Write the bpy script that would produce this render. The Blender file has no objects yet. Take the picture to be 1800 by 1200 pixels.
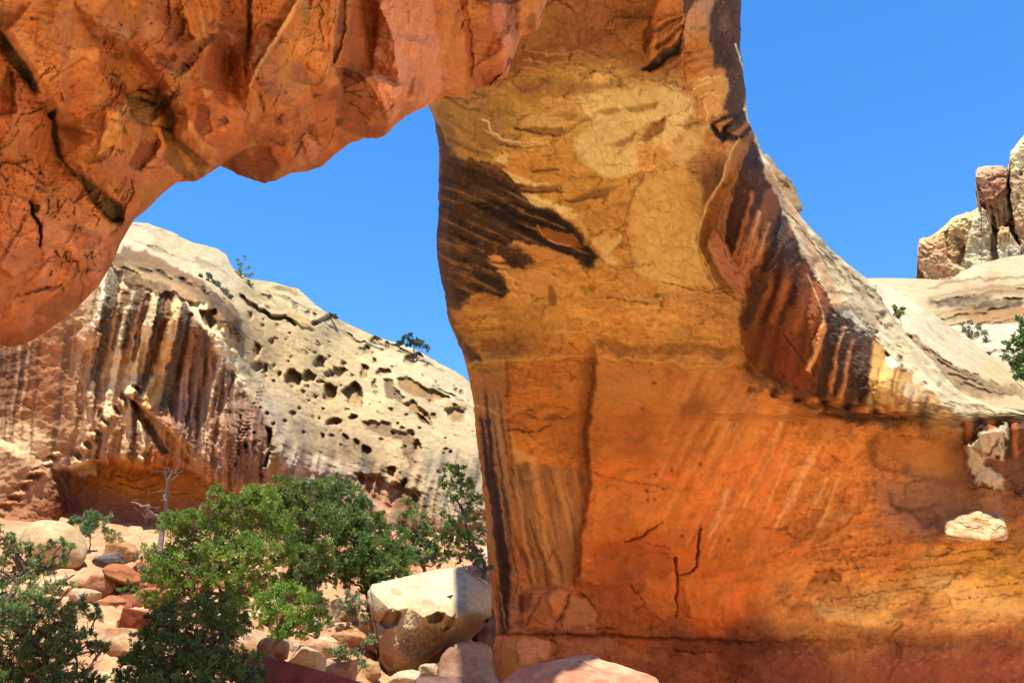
import bpy, bmesh, math, random
import numpy as np
from mathutils import Vector, Matrix
from mathutils import geometry as mgeo

# ------------------------------------------------------------------ camera, sky, sun, exposure
SC = bpy.context.scene
COL = SC.collection
F = 1559.0                     # focal length in photo pixels (1800 x 1200)
PITCH = math.radians(20.0)
CAM = np.array([0.0, 0.0, 1.7])
cam_d = bpy.data.cameras.new("camera")
cam_d.sensor_width = 36.0
cam_d.lens = 36.0 * F / 1800.0
cam_d.clip_start = 0.1
cam_d.clip_end = 3000.0
cam = bpy.data.objects.new("camera", cam_d)
cam.location = CAM
cam.rotation_euler = (math.radians(90.0) + PITCH, 0.0, 0.0)
COL.objects.link(cam)
SC.camera = cam

SUN_VEC = Vector((-0.085, -0.21, 0.97)).normalized()
SUN_EL = math.asin(SUN_VEC.z)
SUN_AZ = math.atan2(SUN_VEC.x, SUN_VEC.y)
world = bpy.data.worlds.new("World")
SC.world = world
world.use_nodes = True
wn = world.node_tree
for n in list(wn.nodes):
    wn.nodes.remove(n)
sky = wn.nodes.new("ShaderNodeTexSky")
sky.sky_type = 'NISHITA'
sky.sun_disc = False
sky.sun_elevation = SUN_EL
sky.sun_rotation = SUN_AZ
sky.altitude = 0.0
sky.air_density = 1.1
sky.dust_density = 0.0
sky.ozone_density = 10.0
bg = wn.nodes.new("ShaderNodeBackground")
bg.inputs["Strength"].default_value = 0.135
wo = wn.nodes.new("ShaderNodeOutputWorld")
hs = wn.nodes.new("ShaderNodeHueSaturation")
hs.inputs["Saturation"].default_value = 1.17
wn.links.new(sky.outputs[0], hs.inputs["Color"])
wn.links.new(hs.outputs[0], bg.inputs[0])
wn.links.new(bg.outputs[0], wo.inputs[0])
sun_d = bpy.data.lights.new("sun", 'SUN')
sun_d.energy = 5.0
sun_d.angle = math.radians(0.5)
sun_d.color = (1.0, 0.95, 0.87)
sun = bpy.data.objects.new("sun", sun_d)
sun.rotation_euler = SUN_VEC.to_track_quat('Z', 'Y').to_euler()
sun.location = (0, 0, 80)
COL.objects.link(sun)
SC.view_settings.view_transform = 'Standard'
SC.view_settings.look = 'None'
SC.view_settings.exposure = 1.0
SC.view_settings.gamma = 1.0
SC.cycles.max_bounces = 8
SC.cycles.diffuse_bounces = 5

# ------------------------------------------------------------------ noise
_rs = np.random.RandomState(7)
_perm = _rs.permutation(512).astype(np.int64)
_perm = np.concatenate([_perm, _perm])
_g = _rs.normal(size=(512, 3))
_g /= np.linalg.norm(_g, axis=1)[:, None]


def gn(x, y, z):
    """gradient noise, about -0.7 .. 0.7"""
    x = np.asarray(x, np.float64); y = np.asarray(y, np.float64); z = np.asarray(z, np.float64)
    x, y, z = np.broadcast_arrays(x, y, z)
    xi = np.floor(x).astype(np.int64); yi = np.floor(y).astype(np.int64); zi = np.floor(z).astype(np.int64)
    xf = x - xi; yf = y - yi; zf = z - zi
    u = xf * xf * xf * (xf * (xf * 6 - 15) + 10)
    v = yf * yf * yf * (yf * (yf * 6 - 15) + 10)
    w = zf * zf * zf * (zf * (zf * 6 - 15) + 10)
    r = 0.0
    for dx in (0, 1):
        a = _perm[(xi + dx) & 511]
        wx = u if dx else 1 - u
        for dy in (0, 1):
            b = _perm[a + ((yi + dy) & 511)]
            wy = v if dy else 1 - v
            for dz in (0, 1):
                g = _g[_perm[b + ((zi + dz) & 511)] & 511]
                wz = w if dz else 1 - w
                r = r + wx * wy * wz * (g[..., 0] * (xf - dx) + g[..., 1] * (yf - dy) + g[..., 2] * (zf - dz))
    return r


def fbm(x, y, z=0.0, o=4, gain=0.5):
    s, a, f, t = 0.0, 1.0, 1.0, 0.0
    for k in range(o):
        s = s + a * gn(x * f + 17.3 * k, y * f + 5.1 * k, z * f + 9.7 * k)
        t += a * 0.5
        a *= gain; f *= 2.03
    return s / t


def ridged(x, y, z=0.0, o=4):
    s, a, f, t = 0.0, 1.0, 1.0, 0.0
    for k in range(o):
        s = s + a * (1 - 2.2 * np.abs(gn(x * f + 7.7 * k, y * f + 3.3 * k, z * f + 1.9 * k)))
        t += a
        a *= 0.5; f *= 2.1
    return s / t


def worley(x, y, z, seed=0):
    """F1, F2 and a random number per cell"""
    x, y, z = np.broadcast_arrays(np.asarray(x, float), np.asarray(y, float), np.asarray(z, float))
    xi = np.floor(x).astype(np.int64); yi = np.floor(y).astype(np.int64); zi = np.floor(z).astype(np.int64)
    f1 = np.full(x.shape, 9.0); f2 = np.full(x.shape, 9.0); cid = np.zeros(x.shape, np.int64)
    rr = np.random.RandomState(100 + seed).rand(512, 3)
    for dx in (-1, 0, 1):
        for dy in (-1, 0, 1):
            for dz in (-1, 0, 1):
                h = _perm[_perm[_perm[(xi + dx) & 511] + ((yi + dy) & 511)] + ((zi + dz) & 511)] & 511
                p = rr[h]
                d = np.sqrt((xi + dx + p[..., 0] - x) ** 2 + (yi + dy + p[..., 1] - y) ** 2 + (zi + dz + p[..., 2] - z) ** 2)
                nearer = d < f1
                f2 = np.where(nearer, f1, np.minimum(f2, d))
                cid = np.where(nearer, h, cid)
                f1 = np.where(nearer, d, f1)
    return f1, f2, rr[cid, 0]


def sm(a, b, x):
    t = np.clip((x - a) / (b - a + 1e-9), 0, 1)
    return t * t * (3 - 2 * t)


def lin(c):
    c = np.asarray(c, float) / 255.0
    return np.where(c <= 0.04045, c / 12.92, ((c + 0.055) / 1.055) ** 2.4)


# ------------------------------------------------------------------ from photo pixel + distance to world
def pt(px, py, Y):
    """world point on the sight line of a photo pixel, Y metres north of the camera"""
    px = np.asarray(px, float); py = np.asarray(py, float); Y = np.asarray(Y, float)
    a = (px - 900.0) / F; b = (600.0 - py) / F
    ry = math.cos(PITCH) - b * math.sin(PITCH)
    rz = math.sin(PITCH) + b * math.cos(PITCH)
    t = Y / ry
    return np.stack(np.broadcast_arrays(CAM[0] + a * t, CAM[1] + ry * t, CAM[2] + rz * t), -1)


def mpp(px, py, Y):
    """metres per photo pixel there"""
    b = (600.0 - py) / F
    return Y / (math.cos(PITCH) - b * math.sin(PITCH)) / F


def tps(ctrl, X, Yq, reg=1e-6, lin_only=False):
    """smooth surface through scattered values"""
    c = np.array(ctrl, float)
    s = 400.0
    P = c[:, :2] / s; v = c[:, 2]
    n = len(P)
    def U(d2):
        return np.where(d2 > 1e-12, 0.5 * d2 * np.log(d2 + 1e-12), 0.0)
    d2 = ((P[:, None] - P[None]) ** 2).sum(-1)
    A = np.zeros((n + 3, n + 3))
    A[:n, :n] = U(d2) + reg * np.eye(n)
    A[:n, n] = 1; A[:n, n + 1:] = P
    A[n, :n] = 1; A[n + 1:, :n] = P.T
    sol = np.linalg.solve(A, np.concatenate([v, np.zeros(3)]))
    q = np.stack([X.ravel() / s, Yq.ravel() / s], -1)
    out = sol[n] + q @ sol[n + 1:]
    for i in range(n):
        out += sol[i] * U(((q - P[i]) ** 2).sum(-1))
    return out.reshape(X.shape)


def facet(ctrl, X, Yq, tint=None):
    """linear interpolation over a Delaunay net: broken, planar facets"""
    c = np.array(ctrl, float)
    res = mgeo.delaunay_2d_cdt([Vector((p[0], p[1])) for p in c], [], [], 0, 1e-5)
    vs, faces = res[0], res[2]
    orig = res[3]
    val = [c[o[0], 2] for o in orig]
    out = np.full(X.shape, np.nan); tid = np.zeros(X.shape); rnd = np.random.RandomState(len(c)).rand(len(faces) + 1)
    mx, mn = np.maximum.accumulate, lambda v: np.minimum.accumulate(v[::-1])[::-1]
    rmx = mx(Yq.max(1)); rmn = mn(Yq.min(1)); cmx = mx(X.max(0)); cmn = mn(X.min(0))
    for fi, f in enumerate(faces):
        (x0, y0), (x1, y1), (x2, y2) = [vs[i] for i in f]
        z0, z1, z2 = [val[i] for i in f]
        det = (y1 - y2) * (x0 - x2) + (x2 - x1) * (y0 - y2)
        if abs(det) < 1e-9:
            continue
        r0 = np.searchsorted(rmx, min(y0, y1, y2)); r1 = np.searchsorted(rmn, max(y0, y1, y2), 'right')
        c0 = np.searchsorted(cmx, min(x0, x1, x2)); c1 = np.searchsorted(cmn, max(x0, x1, x2), 'right')
        if r1 <= r0 or c1 <= c0:
            continue
        bb = (slice(r0, r1), slice(c0, c1))
        x = X[bb]; y = Yq[bb]
        l0 = ((y1 - y2) * (x - x2) + (x2 - x1) * (y - y2)) / det
        l1 = ((y2 - y0) * (x - x2) + (x0 - x2) * (y - y2)) / det
        l2 = 1 - l0 - l1
        ins = (l0 >= -1e-6) & (l1 >= -1e-6) & (l2 >= -1e-6)
        o = out[bb]
        o[ins] = (l0 * z0 + l1 * z1 + l2 * z2)[ins]
        out[bb] = o
        tid[bb][ins] = rnd[fi]
    bad = np.isnan(out)
    if bad.any():
        q = np.stack([X[bad], Yq[bad]], -1)
        d = ((q[:, None] - c[None, :, :2]) ** 2).sum(-1)
        out[bad] = c[d.argmin(1), 2]
    return (out, tid) if tint else out


def blend_cols(ctrl, X, Yq, k=2.2):
    """colours between scattered samples (inverse distance), linear light"""
    num = np.zeros(X.shape + (3,)); den = np.zeros(X.shape)
    for (x, y, c) in ctrl:
        w = 1.0 / (((X - x) ** 2 + (Yq - y) ** 2 + 400.0) / 1e4) ** k
        num += w[..., None] * lin(c); den += w
    return num / den[..., None]


class Sheet:
    """A rock surface on a grid, each node on a sight line with its own distance; thickness is added behind."""

    def __init__(s, PX, PY, seed=0):
        s.PX, s.PY = PX, PY
        s.seed = seed
        s.w1x = fbm(PX / 60, PY / 60, seed + .5, 4); s.w1y = fbm(PX / 60 + 40, PY / 60, seed + 7.5, 4)
        s.w2x = fbm(PX / 14, PY / 14, seed + 2.5, 3); s.w2y = fbm(PX / 14 + 40, PY / 14, seed + 3.5, 3)
        s.D = np.zeros_like(PX)      # distance Y
        s.H = np.zeros_like(PX)      # relief towards the viewer, metres
        s.C = np.zeros(PX.shape + (3,))

    def _win(s, pts, pad):
        p = np.array(pts, float)
        m = (s.PX > p[:, 0].min() - pad) & (s.PX < p[:, 0].max() + pad) & (s.PY > p[:, 1].min() - pad) & (s.PY < p[:, 1].max() + pad)
        r = np.where(m.any(1))[0]; c = np.where(m.any(0))[0]
        if len(r) == 0:
            return None
        return (slice(r[0], r[-1] + 1), slice(c[0], c[-1] + 1))

    def _wxy(s, w, warp, fine):
        return (s.PX[w] + warp * s.w1x[w] + fine * s.w2x[w], s.PY[w] + warp * s.w1y[w] + fine * s.w2y[w])

    def poly(s, pts, soft=6, warp=10, fine=5):
        """window and soft mask of a polygon with uneven edges"""
        w = s._win(pts, soft + warp + fine + 4)
        if w is None:
            return None, None
        x, y = s._wxy(w, warp, fine)
        inside = np.zeros(x.shape, bool); d2 = np.full(x.shape, 1e9)
        n = len(pts)
        for i in range(n):
            x0, y0 = pts[i]; x1, y1 = pts[(i + 1) % n]
            cond = ((y0 > y) != (y1 > y))
            with np.errstate(divide='ignore', invalid='ignore'):
                xc = (x1 - x0) * (y - y0) / (y1 - y0 if y1 != y0 else 1e-9) + x0
            inside ^= cond & (x < xc)
            dx, dy = x1 - x0, y1 - y0
            t = np.clip(((x - x0) * dx + (y - y0) * dy) / (dx * dx + dy * dy + 1e-9), 0, 1)
            d2 = np.minimum(d2, (x - x0 - t * dx) ** 2 + (y - y0 - t * dy) ** 2)
        d = np.sqrt(d2) * np.where(inside, 1, -1)
        return w, sm(-soft, soft, d)

    def line(s, pts, w0, w1=None, soft=2.0, warp=6, fine=3):
        """window and soft mask of a line whose half width goes from w0 to w1"""
        if w1 is None:
            w1 = w0
        w = s._win(pts, max(w0, w1) + soft + warp + fine + 4)
        if w is None:
            return None, None
        x, y = s._wxy(w, warp, fine)
        best = np.full(x.shape, -1e9)
        L = [math.dist(pts[i], pts[i + 1]) for i in range(len(pts) - 1)]
        tot = sum(L) + 1e-9; acc = 0
        for i in range(len(pts) - 1):
            x0, y0 = pts[i]; x1, y1 = pts[i + 1]
            dx, dy = x1 - x0, y1 - y0
            t = np.clip(((x - x0) * dx + (y - y0) * dy) / (dx * dx + dy * dy + 1e-9), 0, 1)
            d = np.sqrt((x - x0 - t * dx) ** 2 + (y - y0 - t * dy) ** 2)
            hw = w0 + (w1 - w0) * (acc + t * L[i]) / tot
            best = np.maximum(best, hw - d)
            acc += L[i]
        return w, sm(-soft, soft, best)

    def _mix(s, w, m, c, amt):
        if w is None:
            return
        c = lin(c)
        m = (m * amt)[..., None]
        s.C[w] = s.C[w] * (1 - m) + c * m

    def pp(s, pts, c, soft=6, warp=10, fine=5, amt=1.0, dep=0.0, brk=0.0, bs=12.0):
        """stain: polygon of colour, optional relief, optional break-up"""
        w, m = s.poly(pts, soft, warp, fine)
        if w is None:
            return
        mm = m
        if brk:
            mm = m * (1 - brk + brk * sm(-.25, .3, fbm(s.PX[w] / bs, s.PY[w] / bs, s.seed + 31 + len(pts), 4)))
        s._mix(w, mm, c, amt)
        if dep:
            s.H[w] += dep * m

    def pl(s, pts, c, w0, w1=None, soft=2, warp=6, fine=3, amt=1.0, dep=0.0, brk=0.0, bs=10.0):
        w, m = s.line(pts, w0, w1, soft, warp, fine)
        if w is None:
            return
        mm = m
        if brk:
            mm = m * (1 - brk + brk * sm(-.25, .3, fbm(s.PX[w] / bs, s.PY[w] / bs, s.seed + 61 + pts[0][0], 4)))
        s._mix(w, mm, c, amt)
        if dep:
            s.H[w] += dep * m

    def dent(s, pts, dep, soft=6, warp=8, fine=3):
        w, m = s.poly(pts, soft, warp, fine)
        if w is not None:
            s.H[w] += dep * m

    def crack(s, pts, c, wid=1.6, dep=0.25, warp=5, fine=4, amt=0.85):
        """a parting: a thin dark line of uneven width with a small lip above it"""
        n = len(pts); L = sum(math.dist(pts[i], pts[i + 1]) for i in range(n - 1))
        wp = min(warp, L * .12); fi = min(fine, L * .06)
        s.pl(pts, c, wid * .42, wid * .12, 1.5, wp, fi, amt, -dep * .8, .35, 7)
        s.pl([(x, y - wid * 1.1) for x, y in pts], c, .5, .2, 1.6, wp, fi, 0.0, dep * .4)

    def step(s, pts, dep, band, warp=8, fine=3):
        """the ground to the right of the line (walking along it) comes forward by dep, falling off over band px"""
        w = s._win(pts, band)
        x, y = s._wxy(w, warp, fine)
        bd = np.full(x.shape, 1e9); sg = np.zeros(x.shape); fade = np.ones(x.shape)
        n = len(pts) - 1
        for i in range(n):
            x0, y0 = pts[i]; x1, y1 = pts[i + 1]
            dx, dy = x1 - x0, y1 - y0
            L = math.hypot(dx, dy)
            tr = ((x - x0) * dx + (y - y0) * dy) / (L * L + 1e-9)
            t = np.clip(tr, 0, 1)
            d = np.sqrt((x - x0 - t * dx) ** 2 + (y - y0 - t * dy) ** 2)
            cr = dx * (y - y0) - dy * (x - x0)
            near = d < bd
            over = np.zeros(x.shape)
            if i == 0:
                over = np.maximum(over, -tr * L)
            if i == n - 1:
                over = np.maximum(over, (tr - 1) * L)
            sg = np.where(near, np.sign(cr), sg)
            fade = np.where(near, np.exp(-(over / 16.0) ** 2), fade)
            bd = np.minimum(bd, d)
        sd = bd * sg
        s.H[w] += dep * fade * np.where(sd > 0, np.clip(1 - sd / band, 0, 1) ** 1.3 * sm(0, 5, sd), 0)

    def world(s):
        return pt(s.PX, s.PY, s.D - s.H * s.D / np.linalg.norm(pt(s.PX, s.PY, s.D) - CAM, axis=-1))

    def noise_at(s):
        return pt(s.PX, s.PY, s.D)


def link(name, me, parent=None, mat=None):
    o = bpy.data.objects.new(name, me)
    COL.objects.link(o)
    if mat:
        me.materials.append(mat)
    if parent:
        o.parent = parent
    return o


def empty(name, loc):
    o = bpy.data.objects.new(name, None)
    o.location = loc
    o.empty_display_size = 0.5
    COL.objects.link(o)
    return o


def tag(o, label=None, cat=None, group=None, kind=None):
    if label:
        o["label"] = label
    if cat:
        o["category"] = cat
    if group:
        o["group"] = group
    if kind:
        o["kind"] = kind
    return o


def mesh_np(name, V, quads=None, tris=None, cols=None, smooth=True):
    me = bpy.data.meshes.new(name)
    V = np.asarray(V, np.float32)
    nq = 0 if quads is None else len(quads)
    nt = 0 if tris is None else len(tris)
    loops = []
    if nq: loops.append(np.asarray(quads, np.int32).ravel())
    if nt: loops.append(np.asarray(tris, np.int32).ravel())
    loops = np.concatenate(loops)
    me.vertices.add(len(V)); me.vertices.foreach_set("co", V.ravel())
    me.loops.add(len(loops)); me.loops.foreach_set("vertex_index", loops)
    me.polygons.add(nq + nt)
    st = np.concatenate([np.arange(nq) * 4, nq * 4 + np.arange(nt) * 3]).astype(np.int32)
    me.polygons.foreach_set("loop_start", st)
    me.polygons.foreach_set("use_smooth", np.full(nq + nt, smooth))
    me.update(calc_edges=True)
    if cols is not None:
        ca = me.color_attributes.new("Col", 'FLOAT_COLOR', 'POINT')
        c4 = np.ones((len(V), 4), np.float32); c4[:, :3] = np.clip(cols, 0, 1)
        ca.data.foreach_set("color", c4.ravel())
    me.validate()
    return me


def sheet_mesh(name, s, origin, thick):
    """grid surface + sides and back = a closed rock body"""
    P = s.world()
    R, C = P.shape[:2]
    idx = np.arange(R * C).reshape(R, C)
    q = np.stack([idx[:-1, :-1], idx[1:, :-1], idx[1:, 1:], idx[:-1, 1:]], -1).reshape(-1, 4)
    ring = np.concatenate([idx[0, :], idx[1:, -1], idx[-1, -2::-1], idx[-2:0:-1, 0]])
    Pf = P.reshape(-1, 3); Cf = s.C.reshape(-1, 3)
    rp = Pf[ring]
    ray = rp - CAM; ray /= np.linalg.norm(ray, axis=1)[:, None]
    V = [Pf]; CC = [Cf]; Q = [q]; base = len(Pf); prev = ring
    steps = 3
    for k in range(1, steps + 1):
        V.append(rp + ray * thick * (k / steps)); CC.append(Cf[ring])
        cur = base + np.arange(len(ring)); base += len(ring)
        Q.append(np.stack([prev, np.roll(prev, -1), np.roll(cur, -1), cur], -1))
        prev = cur
    # back: the same surface, coarser, pushed away along the sight lines
    ri = np.unique(np.append(np.arange(0, R, 12), R - 1)); ci = np.unique(np.append(np.arange(0, C, 12), C - 1))
    bp = P[np.ix_(ri, ci)].reshape(-1, 3)
    br = bp - CAM; br /= np.linalg.norm(br, axis=1)[:, None]
    V.append(bp + br * thick); CC.append(s.C[np.ix_(ri, ci)].reshape(-1, 3))
    bi = base + np.arange(len(bp)).reshape(len(ri), len(ci))
    Q.append(np.stack([bi[:-1, :-1], bi[:-1, 1:], bi[1:, 1:], bi[1:, :-1]], -1).reshape(-1, 4))
    V = np.concatenate(V) - np.asarray(origin)
    return mesh_np(name, V, np.concatenate(Q), None, np.concatenate(CC))


# ------------------------------------------------------------------ materials
def rock_mat(name, grain=9.0, bump=0.05, var=0.22, rough=0.92, speck=0.0):
    m = bpy.data.materials.new(name); m.use_nodes = True
    nt = m.node_tree; N = nt.nodes; Lk = nt.links
    bs = N["Principled BSDF"]
    bs.inputs["Roughness"].default_value = rough
    bs.inputs["Specular IOR Level"].default_value = 0.2
    at = N.new("ShaderNodeAttribute"); at.attribute_name = "Col"
    tc = N.new("ShaderNodeTexCoord")
    n1 = N.new("ShaderNodeTexNoise"); n1.inputs["Scale"].default_value = grain; n1.inputs["Detail"].default_value = 8; n1.inputs["Roughness"].default_value = 0.7
    n2 = N.new("ShaderNodeTexNoise"); n2.inputs["Scale"].default_value = grain * 0.22; n2.inputs["Detail"].default_value = 6; n2.inputs["Roughness"].default_value = 0.62
    mr = N.new("ShaderNodeMapRange"); mr.inputs["From Min"].default_value = 0.3; mr.inputs["From Max"].default_value = 0.7
    mr.inputs["To Min"].default_value = 1 - var; mr.inputs["To Max"].default_value = 1 + var
    mr2 = N.new("ShaderNodeMapRange"); mr2.inputs["From Min"].default_value = 0.3; mr2.inputs["From Max"].default_value = 0.7
    mr2.inputs["To Min"].default_value = 1 - var * .7; mr2.inputs["To Max"].default_value = 1 + var * .7
    mu = N.new("ShaderNodeMath"); mu.operation = 'MULTIPLY'
    vm = N.new("ShaderNodeVectorMath"); vm.operation = 'SCALE'
    for n in (n1, n2):
        Lk.new(tc.outputs["Object"], n.inputs["Vector"])
    Lk.new(n1.outputs["Fac"], mr.inputs["Value"]); Lk.new(n2.outputs["Fac"], mr2.inputs["Value"])
    Lk.new(mr.outputs[0], mu.inputs[0]); Lk.new(mr2.outputs[0], mu.inputs[1])
    Lk.new(at.outputs["Color"], vm.inputs[0]); Lk.new(mu.outputs[0], vm.inputs["Scale"])
    Lk.new(vm.outputs[0], bs.inputs["Base Color"])
    ad = N.new("ShaderNodeMath"); ad.operation = 'MULTIPLY_ADD'; ad.inputs[1].default_value = 0.45
    Lk.new(n1.outputs["Fac"], ad.inputs[0]); Lk.new(n2.outputs["Fac"], ad.inputs[2])
    bp = N.new("ShaderNodeBump"); bp.inputs["Strength"].default_value = 0.8; bp.inputs["Distance"].default_value = bump
    Lk.new(ad.outputs[0], bp.inputs["Height"]); Lk.new(bp.outputs[0], bs.inputs["Normal"])
    return m


def leaf_mat(name):
    m = bpy.data.materials.new(name); m.use_nodes = True
    nt = m.node_tree; N = nt.nodes; Lk = nt.links
    bs = N["Principled BSDF"]; bs.inputs["Roughness"].default_value = 0.6
    bs.inputs["Specular IOR Level"].default_value = 0.25
    at = N.new("ShaderNodeAttribute"); at.attribute_name = "Col"
    tc = N.new("ShaderNodeTexCoord")
    nz = N.new("ShaderNodeTexNoise"); nz.inputs["Scale"].default_value = 14.0
    mr = N.new("ShaderNodeMapRange"); mr.inputs["To Min"].default_value = 0.7; mr.inputs["To Max"].default_value = 1.3
    vm = N.new("ShaderNodeVectorMath"); vm.operation = 'SCALE'
    Lk.new(tc.outputs["Object"], nz.inputs["Vector"]); Lk.new(nz.outputs["Fac"], mr.inputs["Value"])
    Lk.new(at.outputs["Color"], vm.inputs[0]); Lk.new(mr.outputs[0], vm.inputs["Scale"])
    Lk.new(vm.outputs[0], bs.inputs["Base Color"])
    tr = N.new("ShaderNodeBsdfTranslucent"); Lk.new(vm.outputs[0], tr.inputs["Color"])
    mx = N.new("ShaderNodeMixShader"); mx.inputs[0].default_value = 0.22
    Lk.new(bs.outputs[0], mx.inputs[1]); Lk.new(tr.outputs[0], mx.inputs[2])
    Lk.new(mx.outputs[0], N["Material Output"].inputs["Surface"])
    return m


def bark_mat():
    m = bpy.data.materials.new("bark"); m.use_nodes = True
    nt = m.node_tree; N = nt.nodes; Lk = nt.links
    bs = N["Principled BSDF"]; bs.inputs["Roughness"].default_value = 0.95
    at = N.new("ShaderNodeAttribute"); at.attribute_name = "Col"
    tc = N.new("ShaderNodeTexCoord")
    mp = N.new("ShaderNodeMapping"); mp.inputs["Scale"].default_value = (1, 1, 0.15)
    nz = N.new("ShaderNodeTexNoise"); nz.inputs["Scale"].default_value = 60.0; nz.inputs["Detail"].default_value = 5
    mr = N.new("ShaderNodeMapRange"); mr.inputs["To Min"].default_value = 0.5; mr.inputs["To Max"].default_value = 1.5
    vm = N.new("ShaderNodeVectorMath"); vm.operation = 'SCALE'
    Lk.new(tc.outputs["Object"], mp.inputs["Vector"]); Lk.new(mp.outputs[0], nz.inputs["Vector"])
    Lk.new(nz.outputs["Fac"], mr.inputs["Value"]); Lk.new(at.outputs["Color"], vm.inputs[0]); Lk.new(mr.outputs[0], vm.inputs["Scale"])
    Lk.new(vm.outputs[0], bs.inputs["Base Color"])
    bp = N.new("ShaderNodeBump"); bp.inputs["Distance"].default_value = 0.02
    Lk.new(nz.outputs["Fac"], bp.inputs["Height"]); Lk.new(bp.outputs[0], bs.inputs["Normal"])
    return m


M_BRIDGE = rock_mat("bridge_sandstone", 5.0, 0.05, 0.10)
M_SPAN = rock_mat("span_sandstone", 11.0, 0.09, 0.2)
M_CLIFF = rock_mat("cliff_sandstone", 3.5, 0.12, 0.2)
M_FAR = rock_mat("far_sandstone", 1.6, 0.25, 0.2)
M_ROCK = rock_mat("boulder_sandstone", 12.0, 0.04, 0.2)
M_GROUND = rock_mat("sandy_ground", 10.0, 0.05, 0.3)
M_LEAF = leaf_mat("needle_foliage")
M_BARK = bark_mat()

# ================================================================== the rock bridge
BR0 = np.array([6.0, 41.0, 0.0])
bridge = empty("natural_bridge", BR0)
tag(bridge, "huge orange sandstone natural bridge arching over from the right wall to the upper left", "rock bridge")


def k7(*p):
    return [(740 + x / 1.818, y / 1.818) for x, y in p]


def k9(*p):
    return [(800 + x / 1.936, 580 + y / 1.936) for x, y in p]


def k10(*p):
    return [(1250 + x / 2.182, 650 + y / 2.182) for x, y in p]


def k8(*p):
    return [(1280 + x / 2.0, 200 + y / 2.0) for x, y in p]


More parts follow.
